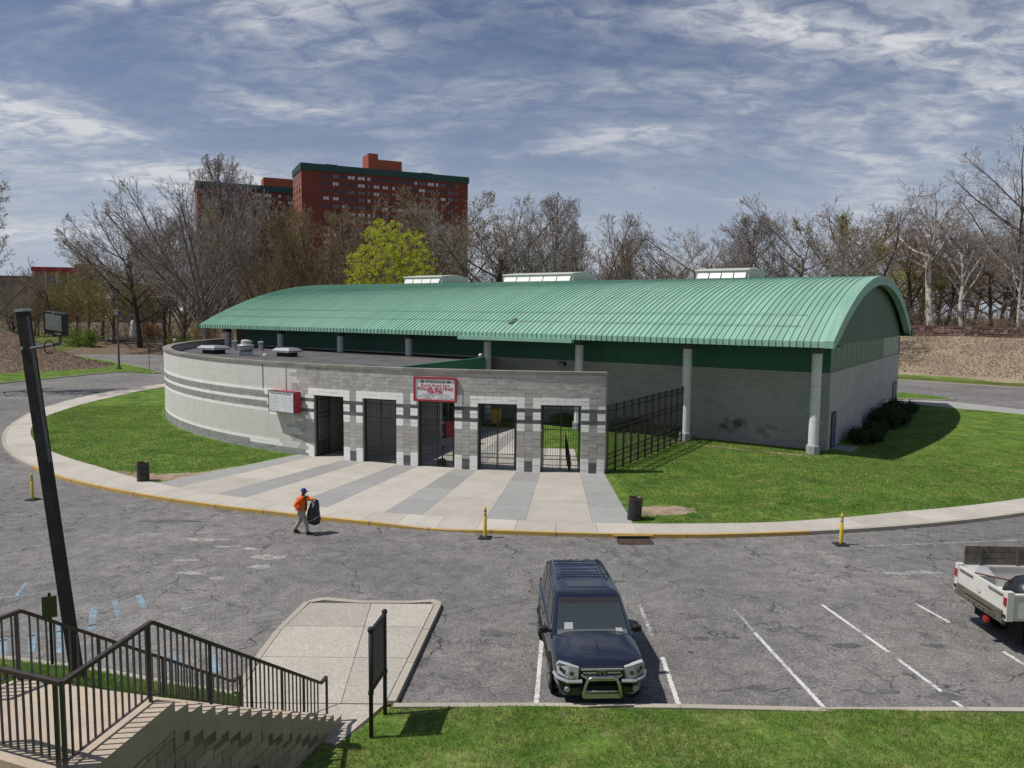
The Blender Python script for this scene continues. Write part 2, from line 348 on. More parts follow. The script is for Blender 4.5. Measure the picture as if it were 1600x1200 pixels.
# ------------------------------------------------------------------ mesh helpers
class MB:
    def __init__(s): s.v = []; s.f = []; s.m = []
    def add(s, vs, fs, mi=0):
        o = len(s.v); s.v.extend(tuple(x) for x in vs)
        for f in fs: s.f.append(tuple(i + o for i in f)); s.m.append(mi)
        return s
    def box(s, c, d, rz=0.0, mi=0, mat=None):
        hx, hy, hz = d[0] / 2, d[1] / 2, d[2] / 2
        cs, sn = math.cos(rz), math.sin(rz); vs = []
        for z in (-hz, hz):
            for x, y in ((-hx, -hy), (hx, -hy), (hx, hy), (-hx, hy)):
                vs.append((c[0] + x * cs - y * sn, c[1] + x * sn + y * cs, c[2] + z))
        if mat is not None: vs = [mat @ Vector(p) for p in vs]
        return s.add(vs, [(3, 2, 1, 0), (4, 5, 6, 7), (0, 1, 5, 4), (1, 2, 6, 5), (2, 3, 7, 6), (3, 0, 4, 7)], mi)
    def cbox(s, c, d, ch=0.01, rz=0.0, mi=0):
        # box with chamfered top and vertical edges (ring stack)
        hx, hy, hz = d[0] / 2, d[1] / 2, d[2] / 2
        cs, sn = math.cos(rz), math.sin(rz)
        def ring(ix, z):
            o = []
            for sx, sy in ((-1, -1), (1, -1), (1, 1), (-1, 1)):
                a = (sx * (hx - ix), sy * (hy - ix - ch)); b = (sx * (hx - ix - ch), sy * (hy - ix))
                if sx * sy > 0: a, b = a, b
                pr = [a, b] if (sx, sy) in ((1, 1), (-1, -1)) else [b, a]
                o += pr
            return [(c[0] + x * cs - y * sn, c[1] + x * sn + y * cs, c[2] + z) for x, y in o]
        rs = [ring(ch, -hz), ring(0, -hz + ch), ring(0, hz - ch), ring(ch, hz)]
        return s.rings(rs, True, True, mi)
    def rings(s, rs, cap0=False, cap1=False, mi=0, close=True):
        n = len(rs[0]); vs = [p for r in rs for p in r]; fs = []
        for i in range(len(rs) - 1):
            for j in range(n if close else n - 1):
                k = (j + 1) % n
                fs.append((i * n + j, i * n + k, (i + 1) * n + k, (i + 1) * n + j))
        if cap0: fs.append(tuple(range(n - 1, -1, -1)))
        if cap1: fs.append(tuple((len(rs) - 1) * n + j for j in range(n)))
        return s.add(vs, fs, mi)
    def tube(s, pts, rad, sides=6, caps=True, mi=0, ph=0.0):
        pts = [Vector(p) for p in pts]; n = len(pts)
        if not hasattr(rad, '__len__'): rad = [rad] * n
        rs = []; prev = None
        for i in range(n):
            d = (pts[min(i + 1, n - 1)] - pts[max(i - 1, 0)])
            if d.length < 1e-9: d = Vector((0, 0, 1))
            d.normalize()
            if prev is None:
                a = d.orthogonal() if abs(d.z) < 0.9 else Vector((1, 0, 0))
                if abs(d.z) < 0.9: a = Vector((0, 0, 1)).cross(d)
            else: a = prev
            a = a - d * a.dot(d); a.normalize(); b = d.cross(a); prev = a
            rs.append([pts[i] + (a * math.cos(ph + 2 * math.pi * k / sides) + b * math.sin(ph + 2 * math.pi * k / sides)) * rad[i] for k in range(sides)])
        return s.rings(rs, caps, caps, mi)
    def sqtube(s, a, b, w, mi=0, h=None):
        r = (h or w)
        return s.bar(a, b, w, r, mi)
    def bar(s, a, b, w, h, mi=0):
        a, b = Vector(a), Vector(b); d = (b - a).normalized()
        sd = d.cross(Vector((0, 0, 1)))
        if sd.length < 1e-4: sd = Vector((1, 0, 0))
        sd.normalize(); up = sd.cross(d)
        rs = [[p + sd * (w / 2 * i) + up * (h / 2 * j) for i, j in ((-1, -1), (1, -1), (1, 1), (-1, 1))] for p in (a, b)]
        return s.rings(rs, True, True, mi)
    def lathe(s, prof, sides=20, c=(0, 0, 0), mi=0, cap0=False, cap1=False, axis='Z'):
        rs = []
        for r, z in prof:
            ring = []
            for k in range(sides):
                a = 2 * math.pi * k / sides; x, y = r * math.cos(a), r * math.sin(a)
                p = (x, y, z) if axis == 'Z' else ((z, x, y) if axis == 'X' else (y, z, x))
                ring.append((c[0] + p[0], c[1] + p[1], c[2] + p[2]))
            rs.append(ring)
        return s.rings(rs, cap0, cap1, mi)
    def prism(s, poly, z0, z1, mi=0, bottom=False):
        n = len(poly); zf0 = z0 if callable(z0) else (lambda x, y: z0); zf1 = z1 if callable(z1) else (lambda x, y: z1)
        vs = [(x, y, zf0(x, y)) for x, y in poly] + [(x, y, zf1(x, y)) for x, y in poly]
        fs = [tuple(range(n, 2 * n))] + [(j, (j + 1) % n, n + (j + 1) % n, n + j) for j in range(n)]
        if bottom: fs.append(tuple(range(n - 1, -1, -1)))
        return s.add(vs, fs, mi)
    def quad(s, a, b, c, d, mi=0): return s.add([a, b, c, d], [(0, 1, 2, 3)], mi)
    def mesh(s, name, mats, smooth=False):
        me = bpy.data.meshes.new(name); me.from_pydata(s.v, [], s.f)
        if isinstance(mats, str): mats = [mats]
        for m in mats: me.materials.append(MATS[m])
        if len(mats) > 1: me.polygons.foreach_set('material_index', s.m)
        if smooth: me.polygons.foreach_set('use_smooth', [True] * len(me.polygons))
        me.update(); return me
    def build(s, name, mats, parent=None, smooth=False):
        return link(name, s.mesh(name, mats, smooth), parent)
def link(name, data, parent=None, loc=None, rot=None, scale=None):
    o = bpy.data.objects.new(name, data); col.objects.link(o)
    if parent is not None: o.parent = parent
    if loc is not None: o.location = loc
    if rot is not None: o.rotation_euler = rot
    if scale is not None: o.scale = scale
    return o
def tag(o, label=None, cat=None, group=None, kind=None):
    if label: o['label'] = label
    if cat: o['category'] = cat
    if group: o['group'] = group
    if kind: o['kind'] = kind
    return o
def thing(name, label, cat, loc=(0, 0, 0), rz=0.0, group=None):
    return tag(link(name, None, None, loc, (0, 0, rz)), label, cat, group)
def smooth_by_angle(o, ang=40):
    me = o.data
    me.polygons.foreach_set('use_smooth', [True] * len(me.polygons))
    try: me.set_sharp_from_angle(angle=R(ang))
    except Exception: pass
    return o
def copy_tree(o, parent=None):
    c = o.copy(); col.objects.link(c); c.parent = parent
    for ch in [x for x in list(col.objects) if x.parent == o]: copy_tree(ch, c)
    return c
CHILD = {}
def smoothstep(x, a, b):
    t = max(0.0, min(1.0, (x - a) / (b - a))); return t * t * (3 - 2 * t)

# ================================================================== SETTING: terrain, roads, lawns, kerbs
CX, CY, RW = 5.0, 75.0, 35.8            # centre and radius of the curved entrance wall
TH0 = R(-90.2)
def arc(a, r=RW):                        # a: metres along the wall face from its right end
    th = TH0 - a / RW; return (CX + r * math.cos(th), CY + r * math.sin(th))
def arc_th(a): return TH0 - a / RW
def lerp_table(tab, x):
    if x >= tab[0][0]: return tab[0][1]
    for (x0, y0), (x1, y1) in zip(tab, tab[1:]):
        if x1 <= x <= x0: return y0 + (y1 - y0) * (x0 - x) / (x0 - x1)
    return tab[-1][1]
ROUT = [(0, 45), (-55, 46.2), (-68, 46.4), (-77, 46.7), (-87, 47.05), (-100, 47.05), (-108, 46.75), (-125, 46.9), (-137, 46.5), (-149, 46.0), (-168, 45.45), (-180, 45.3), (-200, 44)]
RIN = [(-3, 32.5), (-9.5, 36.4), (-14, 40.4), (-35, 43.6), (-55, 44.5), (-65, 44.66), (-75, 44.8), (-83, 45.5), (-90, 45.55), (-115, 45.2), (-127, 44.5), (-140, 44.7), (-155, 44.4), (-162, 43.6), (-175, 42.7), (-192, 42.5), (-270, 43), (-355, 33)]
def zg(x, y):
    r = math.hypot(x - CX, y - CY); th = math.degrees(math.atan2(y - CY, x - CX))
    h = 0.03 + 0.10 * max(0.0, min(1.0, (r - 36.0) / 9.6))
    if r > 45.5: h -= 0.075 * smoothstep(r, 45.5, 46.6) * smoothstep(th, -102.6, -100.6) * (1 - smoothstep(th, -98.6, -96.6))
    return h
def pol(deg, r): return (CX + r * math.cos(R(deg)), CY + r * math.sin(R(deg)))

# right-hand bank: foot line through (51,100) and (60.8,90)
BD = Vector((0.7, -0.714)); BN = Vector((0.714, 0.70)); B0 = Vector((56.0, 95.2))
def bank_z(n):
    if n < 0: return 0.0
    if n < 3.5: return 0.10 + n * 0.10
    return 0.45 + 5.05 * min(1.0, (n - 3.5) / 12.5)
def ground_z(x, y):
    p = Vector((x, y)) - B0; n = p.dot(BN); a = p.dot(BD)
    fade = smoothstep(a, -150, -60)
    z = bank_z(n) * fade
    # leaf mound on the far left
    d = math.hypot((x + 82) / 26, (y - 106) / 17); z = max(z, 7.0 * (1 - smoothstep(d, 0.1, 1.0)))
    if x < -40 and y > 150: z = max(z, 0.0)
    return z

mb = MB(); S = 3500
mb.quad((-S, -60, -0.06), (S, -60, -0.06), (S, S, -0.06), (-S, S, -0.06))
tag(mb.build('ground', 'woodland_floor'), kind='structure')

# asphalt
poly = [(-75, 15.1), (75, 15.1), (78, 60)] + [pol(d, 62) for d in range(0, 181, 6)] + [(-75, 60)]
mb = MB(); mb.prism(poly, -0.05, 0.0)
asphalt = tag(mb.build('asphalt_road', 'asphalt'), kind='structure')
poly = [(-44, 95), (-49.8, 105), (-64, 121), (-80, 137), (-92, 146), (-140, 160), (-140, 172), (-98, 165), (-77, 166), (-62, 142), (-53, 136), (-30, 132), (-20, 118)]
mb = MB(); mb.prism(poly, -0.05, -0.006)
tag(mb.build('park_road', 'asphalt'), kind='structure')

# painted bay lines, worn: short pieces with gaps, children of the road
def road_line(pts, w, mat, parent, z=0.004, name='painted_line', wear=0.12, seed=1):
    rr = random.Random(seed); mb = MB()
    for (x0, y0), (x1, y1) in zip(pts, pts[1:]):
        L = math.hypot(x1 - x0, y1 - y0); n = max(1, int(L / 0.035)); d = Vector((x1 - x0, y1 - y0)) / L; s = Vector((-d.y, d.x))
        prev = None
        for i in range(n + 1):
            p = Vector((x0, y0)) + d * (L * i / n)
            a = p + s * (w / 2 * rr.uniform(0.6, 1.1)); b = p - s * (w / 2 * rr.uniform(0.72, 1.08))
            if prev is not None:
                mb.quad((*prev[0], z), (*prev[1], z), (*b, z), (*a, z))
            prev = (a, b)
    if not mb.f: return
    return mb.build(name, mat, parent)
def worn_paint(name, c, lo, hi, seed):
    m, t, bs = newmat(name, 0.88, 0.2)
    mpn = t.nodes.new('ShaderNodeMapping'); mpn.inputs['Location'].default_value = (seed, seed, 0); t.links.new(pos(t), mpn.inputs[0]); p = mpn.outputs[0]
    n1 = NOISE(t, p, 7.0, 6, 0.75); n2 = NOISE(t, p, 1.1, 3, 0.6)
    f = RAMP(t, M(t, 'ADD', M(t, 'MULTIPLY', n1, 0.6), M(t, 'MULTIPLY', n2, 0.4)), [(lo, 0.0), (hi, 1.0)]).outputs[0]
    a_ = MIX(t, NOISE(t, p, 20, 3, 0.8), (0.12, 0.118, 0.115), (0.27, 0.265, 0.26))
    t.links.new(MIX(t, f, a_, tuple(c)), bs.inputs['Base Color'])
worn_paint('paint_white_line', (0.62, 0.61, 0.59), 0.40, 0.50, 3.0); worn_paint('paint_white_faint', (0.50, 0.49, 0.47), 0.47, 0.58, 9.0); worn_paint('paint_blue', (0.22, 0.36, 0.46), 0.44, 0.60, 5.0)
for i, (pts, we) in enumerate([([(0.88, 19.6), (0.58, 15.55)], 0.06), ([(3.75, 21.4), (3.74, 19.2)], 0.45), ([(3.76, 18.0), (3.66, 15.55)], 0.10), ([(6.43, 21.1), (6.50, 19.6)], 0.35), ([(6.5, 19.5), (6.78, 15.6)], 0.05),
                         ([(9.10, 21.5), (9.52, 18.4)], 0.10), ([(9.55, 18.1), (9.8, 15.7)], 0.05), ([(11.9, 21.7), (12.13, 20.3)], 0.2), ([(12.45, 18.5), (12.7, 15.7)], 0.15), ([(13.0, 27.2), (22, 28.6)], 0.55)]):
    road_line(pts, 0.115, 'paint_white_line' if we < 0.3 else 'paint_white_faint', asphalt, seed=i + 3, wear=we)

for i, (pts, wd) in enumerate([([(-15.2, 21.2), (-14.0, 21.75)], 0.09), ([(-14.45, 21.6), (-14.85, 22.7)], 0.11), ([(-11.78, 20.9), (-10.95, 19.25)], 0.22), ([(-11.45, 21.35), (-10.75, 20.25)], 0.20), ([(-10.95, 21.75), (-10.29, 20.75)], 0.20),
                               ([(-12.35, 19.0), (-11.66, 17.9)], 0.2), ([(-12.1, 19.8), (-10.97, 17.92)], 0.2), ([(-8.18, 18.0), (-7.67, 17.0)], 0.2), ([(-7.25, 17.9), (-6.78, 17.0)], 0.2), ([(-10.85, 19.2), (-10.1, 19.9)], 0.09), ([(-12.9, 18.7), (-12.24, 17.7)], 0.2),
                               ([(-13.2, 18.4), (-11.4, 19.3), (-10.6, 20.0)], 0.07), ([(-9.6, 18.6), (-8.4, 19.3)], 0.07), ([(-9.2, 20.7), (-8.5, 21.2)], 0.09), ([(-6.9, 20.2), (-6.4, 20.6)], 0.1)]):
    road_line(pts, wd, 'paint_blue', asphalt, seed=i + 40, wear=0.15)
# dark oil stains and light patches on the bays
def blob(cx, cy, rx, ry, z, mat, seed, name):
    rr = random.Random(seed); ph = [rr.uniform(0, 6.28) for _ in range(5)]
    pts = [(cx + rx * math.cos(a) * (1 + 0.22 * math.sin(3 * a + ph[0]) + 0.15 * math.sin(5 * a + ph[1]) + 0.08 * math.sin(9 * a + ph[2])), cy + ry * math.sin(a) * (1 + 0.2 * math.sin(2 * a + ph[3]) + 0.13 * math.sin(7 * a + ph[4]))) for a in [i * 2 * math.pi / 30 for i in range(30)]]
    mb = MB(); mb.add([(x, y, z) for x, y in pts], [tuple(range(30))]); return mb.build(name, mat, asphalt)
twotone('oil_stain', (0.075, 0.072, 0.07), (0.17, 0.165, 0.16), 3.0, spk=0.3, spk_scale=20, lo=0.35, hi=0.7)
twotone('worn_patch', (0.20, 0.196, 0.19), (0.36, 0.35, 0.325), 3.5, spk=0.35, spk_scale=14, lo=0.38, hi=0.6)
for i, (x, y, a, b) in enumerate([(8.6, 18.75, .38, .16), (8.0, 19.3, .30, .10), (1.0, 19.9, .5, .16), (-0.4, 19.3, .45, .2), (5.0, 19.1, .22, .14), (9.7, 16.2, .4, .16), (8.5, 16.4, .25, .12), (5.6, 16.5, .25, .12), (10.9, 18.8, .3, .12), (8.9, 26.1, .5, .07), (-13.6, 29.6, 1.3, .18)]):
    blob(x, y, a, b, 0.0045, 'oil_stain', 70 + i, 'oil_stain')
for i, (x, y, a, b) in enumerate([(-11.2, 27.2, .75, .2), (-10.1, 26.4, .45, .13), (-9.2, 26.2, .3, .15), (-8.2, 25.3, .6, .3), (-10.2, 23.7, .45, .2), (-8.2, 24.3, .4, .2), (-10.9, 24.9, .45, .14), (-9.2, 23.2, .25, .12), (11.0, 25.3, .35, .16), (12.6, 24.3, .45, .18), (13.6, 24.4, .6, .16), (-13.5, 27.8, .5, .12)]):
    blob(x, y, a, b, 0.0035, 'worn_patch', 90 + i, 'worn_patch')

# island lawn round the building
mb = MB(); rs_ = [0.0, 10, 20, 28, 33, 36, 38, 40, 42, 43.5, 45]
angs = list(range(-360, 1, 3)); n = len(angs)
for i, rr_ in enumerate(rs_):
    for d in angs:
        rin = lerp_table(RIN, d) + 0.06; r = rin * rr_ / 45.0
        x, y = pol(d, r); mb.v.append((x, y, zg(x, y)))
for i in range(len(rs_) - 1):
    for j in range(n - 1):
        mb.f.append((i * n + j, (i + 1) * n + j, (i + 1) * n + j + 1, i * n + j + 1)); mb.m.append(0)
island = tag(mb.build('lawn', 'grass', smooth=True), kind='structure')

# worn earth beside the plaza, as thin soil sheets on the lawn
def soil(cx, cy, rx, ry, rot, seed, parent):
    rr = random.Random(seed); pts = []
    for k in range(40):
        a = k * 2 * math.pi / 40; f = 1 + rr.uniform(-0.22, 0.16)
        x, y = rx * f * math.cos(a), ry * f * math.sin(a)
        X, Y = cx + x * math.cos(rot) - y * math.sin(rot), cy + x * math.sin(rot) + y * math.cos(rot)
        pts.append((X, Y, zg(X, Y) + 0.006))
    mb = MB(); mb.add(pts, [tuple(range(40))]); mb.build('bare_soil', 'bare_soil', parent)
soil(6.55, 31.6, 1.35, 0.85, 0.1, 1, island); soil(5.6, 31.1, 0.55, 0.5, 0.1, 2, island)
soil(-16.9, 37.2, 2.0, 0.75, 0.55, 3, island); soil(-19.0, 37.6, 1.6, 0.55, -0.3, 4, island); soil(-14.6, 39.4, 1.5, 0.35, 0.75, 8, island); soil(-21.8, 39.1, 1.3, 0.35, -0.6, 9, island)
soil(13.2, 47.6, 2.0, 0.22, -0.59, 5, island); soil(16.4, 45.6, 1.6, 0.22, -0.59, 6, island); soil(10.9, 49.2, 0.8, 0.4, -0.5, 7, island)

# pavement slabs round the island, each its own piece
def slab(th0, th1, r0, r1, mat, parent, name='slab', lift=0.010, gap=0.012, th=0.12, seg=2):
    mb = MB(); g0 = gap / 2 / r0; pts_i, pts_o = [], []
    sg = 1 if th1 > th0 else -1
    for k in range(seg + 1):
        t = th0 + sg * g0 + (th1 - th0 - 2 * sg * g0) * k / seg
        ri = r0(math.degrees(t)) if callable(r0) else r0
        ro = r1(math.degrees(t)) if callable(r1) else r1
        pts_i.append((CX + (ri + gap / 2) * math.cos(t), CY + (ri + gap / 2) * math.sin(t))); pts_o.append((CX + (ro - gap / 2) * math.cos(t), CY + (ro - gap / 2) * math.sin(t)))
    ring = pts_i + pts_o[::-1]
    mb.prism(ring, lambda x, y: zg(x, y) - th, lambda x, y: zg(x, y) + lift)
    return mb.build(name, mat, parent)
class RF:                                 # tabled radius
    def __init__(s, tab, off=0): s.tab = tab; s.off = off
    def __call__(s, d): return lerp_table(s.tab, d) + s.off
    def __rtruediv__(s, v): return v / 45.0
pave = tag(MB().prism([pol(d, lerp_table(ROUT, d) - 0.3) for d in range(-57, -60, -1)] + [pol(-58, 45)], -0.02, 0.05).build('pavement', 'mortar_dark'), kind='structure')
a = -58.0
while a > -194:
    st = 1.9 + 0.1 * math.sin(a)
    slab(R(a), R(a - st), RF(RIN), RF(ROUT, -0.16), 'concrete_beige', pave); a -= st
kerb = tag(MB().prism([pol(d, lerp_table(ROUT, d) - 0.02) for d in range(-57, -196, -2)] + [pol(d, lerp_table(ROUT, d) - 0.15) for d in range(-194, -56, 2)], -0.04, lambda x, y: zg(x, y) - 0.03).build('kerb', 'mortar_dark'), kind='structure')
a = -58.0
while a > -194:
    st = 3.0
    c = 'kerb_yellow' if -131 < a - st / 2 < -80.5 else 'kerb_concrete'
    mb = MB(); po, pi_ = [], []
    for k in range(4):
        d = a - 0.02 - (st - 0.04) * k / 3; ro = lerp_table(ROUT, d)
        po.append(pol(d, ro)); pi_.append(pol(d, ro - 0.15))
    mb.prism(pi_ + po[::-1], -0.04, lambda x, y: zg(x, y) + 0.013)
    mb.build('kerb_stone', c, kerb); a -= st

# entrance plaza: radial bands, pale behind the openings, grey in front of the piers
EDGES = [0.0]
for i in range(5): EDGES += [EDGES[-1] + 1.26, EDGES[-1] + 1.26 + 2.10]
EDGES.append(EDGES[-1] + 1.26)            # 0,1.26,3.36,...,16.8,18.06
def polar_strip(name, mat, d0, d1, r0, r1, dz, nd, nr=5):
    mb = MB()
    for i in range(nd + 1):
        d = d0 + (d1 - d0) * i / nd; ra = r0(d) if callable(r0) else r0; rb = r1(d) if callable(r1) else r1
        for j in range(nr + 1):
            x, y = pol(d, ra + (rb - ra) * j / nr); mb.v.append((x, y, zg(x, y) + dz))
    for i in range(nd):
        for j in range(nr):
            k = i * (nr + 1) + j; mb.f.append((k, k + 1, k + nr + 2, k + nr + 1)); mb.m.append(0)
    return mb.build(name, mat)
plaza = tag(polar_strip('plaza', 'mortar_dark', math.degrees(arc_th(0)), math.degrees(arc_th(18.06)), 35.0, RF(RIN), 0.002, 24, 14), kind='structure')
for i in range(len(EDGES) - 1):
    grey = (i % 2 == 0)
    a0, a1 = EDGES[i], EDGES[i + 1]
    rad = [35.30, 37.9, 40.5, 43.0] if grey else [35.30, 45.0]
    rad = rad + [44.9] if grey else [35.3, 38.7, 42.0, 45.0]
    top = RF(RIN, -0.0)
    for k in range(len(rad) - 1):
        r1 = rad[k + 1] if k < len(rad) - 2 else top
        slab(arc_th(a0), arc_th(a1), rad[k], r1, 'concrete_grey' if grey else 'concrete_beige', plaza, 'paving_slab', gap=0.014 if grey else 0.008)
    if 0 < i < 10:
        for k, (r0, r1) in enumerate([(32.0, 35.28), (28.6, 31.98)] + ([(24.8, 28.58), (21.0, 24.78)] if i >= 3 else [])):
            slab(arc_th(a0), arc_th(a1), r0, r1, 'concrete_grey' if grey else 'concrete_beige', plaza, 'paving_slab', gap=0.012)

# driveway apron and small island right of the building
mb = MB(); mb.prism([(37.0, 73.6), (44.4, 65.2), (58, 53), (61, 56), (46.5, 69.5), (43.0, 76.2), (39, 77.5)], -0.02, 0.006)
tag(mb.build('driveway', 'concrete_grey'), kind='structure')
isl = [(36, 77), (42.6, 75.7), (44.6, 76.2), (44.9, 77.4), (43.6, 80.6), (41.5, 84.5), (36, 88)]
cxi = sum(p[0] for p in isl) / 7; cyi = sum(p[1] for p in isl) / 7
mb = MB(); mb.prism(isl, -0.02, 0.12); ki = tag(mb.build('island_kerb', 'kerb_concrete'), kind='structure')
mb = MB(); mb.prism([(cxi + (x - cxi) * 0.93, cyi + (y - cyi) * 0.93) for x, y in isl], 0.0, 0.135); tag(mb.build('island_lawn', 'grass'), kind='structure')

# bank on the right with grass verge, straw slope and plateau
mb = MB(); ns = [-0.15, 0.0, 1.2, 2.4, 3.5, 5, 6.5, 8, 9.5, 11, 12.5, 14, 15.2, 16.2, 18, 22, 30, 45, 80, 160]
al = [-150 + i * 5 for i in range(70)]
for n_ in ns:
    for a_ in al:
        p = B0 + BD * a_ + BN * n_
        z = bank_z(n_) * smoothstep(a_, -150, -60)
        if n_ < 0: z = -0.05
        wob = 0.16 * math.sin(a_ * 0.31 + n_ * 0.9) + 0.10 * math.sin(a_ * 0.77 - n_ * 1.7) + 0.08 * math.sin(a_ * 1.9 + n_ * 2.3)
        mb.v.append((p.x, p.y, z + (wob if 3 < n_ < 17 else 0)))
for i in range(len(ns) - 1):
    for j in range(len(al) - 1):
        k = i * len(al) + j; mb.f.append((k, k + 1, k + len(al) + 1, k + len(al)))
        mb.m.append(0 if ns[i] < 2.4 else (1 if ns[i] < 3.5 else (2 if ns[i] < 16 else 3)))
tag(mb.build('bank', ['grass_far', 'grass_worn', 'straw_bank', 'leaf_litter'], smooth=True), kind='structure')
mb = MB()
for i in range(40):
    a0 = -70 + i * 4.0
    for k in range(1):
        p0 = B0 + BD * (a0 + 0.02) - BN * 0.2; p1 = B0 + BD * (a0 + 3.98) - BN * 0.2
        q0 = p0 + BN * 0.16; q1 = p1 + BN * 0.16
        mb.prism([tuple(p0), tuple(p1), tuple(q1), tuple(q0)], -0.04, 0.10)
tag(mb.build('bank_kerb', 'kerb_concrete'), kind='structure')

# left verge lawn and leaf mound, pond
vg = [(-90, 70), (-62, 76), (-56.2, 83.2), (-54.1, 91.6), (-52.1, 99.2), (-49.5, 99.6), (-46.4, 98.2), (-45.9, 99.6), (-50.0, 104.8), (-64, 120.5), (-80, 136.5), (-92, 145.5), (-130, 152), (-130, 70)]
mb = MB(); mb.prism(vg, -0.02, 0.12); tag(mb.build('verge_kerb', 'kerb_concrete'), kind='structure')
cxv, cyv = -80.0, 108.0
mb = MB(); mb.prism([(cxv + (x - cxv) * 0.992, cyv + (y - cyv) * 0.992) for x, y in vg], 0.0, 0.135); tag(mb.build('verge_lawn', 'grass'), kind='structure')
mb = MB(); nx, ny = 40, 34
for j in range(ny):
    for i in range(nx):
        x = -112 + i * 60 / (nx - 1); y = 86 + j * 40 / (ny - 1)
        d = math.hypot((x + 82) / 26, (y - 106) / 17)
        z = 7.0 * (1 - smoothstep(d, 0.1, 1.0)) + 0.02 + (0.25 * math.sin(x * 1.3 + y) * math.sin(y * 0.9 - x * 0.4) if d < 0.95 else 0)
        mb.v.append((x, y, z))
for j in range(ny - 1):
    for i in range(nx - 1):
        k = j * nx + i
        if max(mb.v[q][2] for q in (k, k + 1, k + nx, k + nx + 1)) > 0.10:
            mb.f.append((k, k + 1, k + nx + 1, k + nx)); mb.m.append(0)
tag(mb.build('leaf_mound', 'leaf_litter', smooth=True), kind='structure')
def park_z(x, y): return 1.9 * smoothstep(y - 0.18 * (x + 60), 140, 168) * smoothstep(-x, -60, -10) + 0.25 * math.sin(x * 0.11) * math.sin(y * 0.09) * smoothstep(y, 145, 160)
mb = MB(); gx = [-260 + i * 8 for i in range(42)]; gy = [126 + j * 6 for j in range(38)]
for y in gy:
    for x in gx: mb.v.append((x, y, park_z(x, y) - 0.03))
for j in range(len(gy) - 1):
    for i in range(len(gx) - 1):
        x, y = gx[i] + 4, gy[j] + 3
        if y - 0.18 * (x + 60) < 136: continue
        k = j * len(gx) + i; mb.f.append((k, k + 1, k + len(gx) + 1, k + len(gx))); mb.m.append(1 if (x > -88 or y > 190) else 0)
tag(mb.build('park_hill', ['grass_far', 'leaf_litter'], smooth=True), kind='structure')
mb = MB(); mb.lathe([(0.01, 0.0), (9, 0.0), (9.4, -0.3)], 28, (-85.5, 166, 1.95)); tag(mb.build('pond', 'water'), kind='structure')

# ------------------------------------------------------------------ foreground: kerb, grass, walkway
mb = MB(); K = []
kx = -2.45; kerb2 = tag(MB().prism([(-2.5, 15.36), (40, 15.36), (40, 15.46), (-2.5, 15.46)], -0.05, 0.09).build('bay_kerb', 'mortar_dark'), kind='structure')
while kx < 38:
    x1 = min(38.5, kx + 3.04); o1 = 0.05 * math.sin(kx * 0.7); o2 = 0.05 * math.sin(x1 * 0.7)
    mb = MB(); mb.prism([(kx + .008, 15.33 + o1), (x1 - .008, 15.33 + o2), (x1 - .008, 15.49 + o2), (kx + .008, 15.49 + o1)], -0.05, 0.13); mb.build('kerb_stone', 'kerb_concrete', kerb2); kx = x1
def fg_z(x, y):
    z = 0.11 + 0.03 * math.sin(x * 0.9 + y * 1.3)
    if y < 12.7: z += (12.7 - y) * 0.6 if y > 2.5 else 6.1
    return z
mb = MB(); xs = [-9, -7, -5, -4.2, -3.4, -2.7] + [-2 + i * 1.0 for i in range(43)]; ys = [15.36, 15.0, 14.5, 14.0, 13.5, 13.0, 12.7, 12, 11, 10, 8, 6, 4, 2.5, 0, -15]
def fg_y(x, y):
    if x < -2.5 and y > 13.4: return 13.4 + (y - 13.4) * (0.98 if x > -3.0 else 0.3)
    return y
for y in ys:
    for x in xs: mb.v.append((x, fg_y(x, y) if x < -3.5 else y, fg_z(x, y)))
nxs = len(xs)
for j in range(len(ys) - 1):
    for i in range(nxs - 1):
        k = j * nxs + i; mb.f.append((k + nxs, k + nxs + 1, k + 1, k)); mb.m.append(0)
fgrass = tag(mb.build('grass_bank', 'grass_worn', smooth=True), kind='structure')
# left bank between the kerb and the stairs
KL = [(-30, 18.4), (-14, 17.8), (-12.1, 17.44), (-10.4, 17.08), (-9.37, 16.84), (-8.0, 16.41), (-6.53, 16.0), (-5.72, 15.75)]
UL = [(-30, 8.5, 4.5), (-10, 9.3, 3.1), (-8.2, 9.8, 2.9), (-7.62, 10.3, 2.83), (-7.3, 10.95, 2.80), (-6.75, 12.0, 2.0), (-6.05, 13.5, 0.95), (-5.55, 14.75, 0.16)]
mb = MB(); nb = 9
LB = []
for i in range(nb):
    f = i / (nb - 1)
    for (kx_, ky_), (ux, uy, uz) in zip(KL, UL):
        zf = f * f * (3 - 2 * f) * 0.5 + f * 0.5
        mb.v.append((kx_ + (ux - kx_) * f, ky_ - 0.10 + (uy - ky_) * f, 0.125 + (uz - 0.125) * zf))
for i in range(nb - 1):
    for j in range(7):
        k = i * 8 + j; mb.f.append((k, k + 1, k + 9, k + 8)); mb.m.append(0)
lbank = tag(mb.build('grass_slope', 'grass', smooth=True), kind='structure'); LBV = list(mb.v)
kl = tag(MB().prism([(x, y) for x, y in KL] + [(x, y - 0.1) for x, y in KL[::-1]], -0.05, 0.08).build('lot_kerb', 'mortar_dark'), kind='structure')
for (x0, y0), (x1, y1) in zip(KL[1:], KL[2:]):
    mb = MB(); mb.prism([(x0 + .01, y0 - .14), (x1 - .01, y1 - .14), (x1 - .01, y1 + .02), (x0 + .01, y0 + .02)], -0.05, 0.14); mb.build('kerb_stone', 'kerb_concrete', kl)

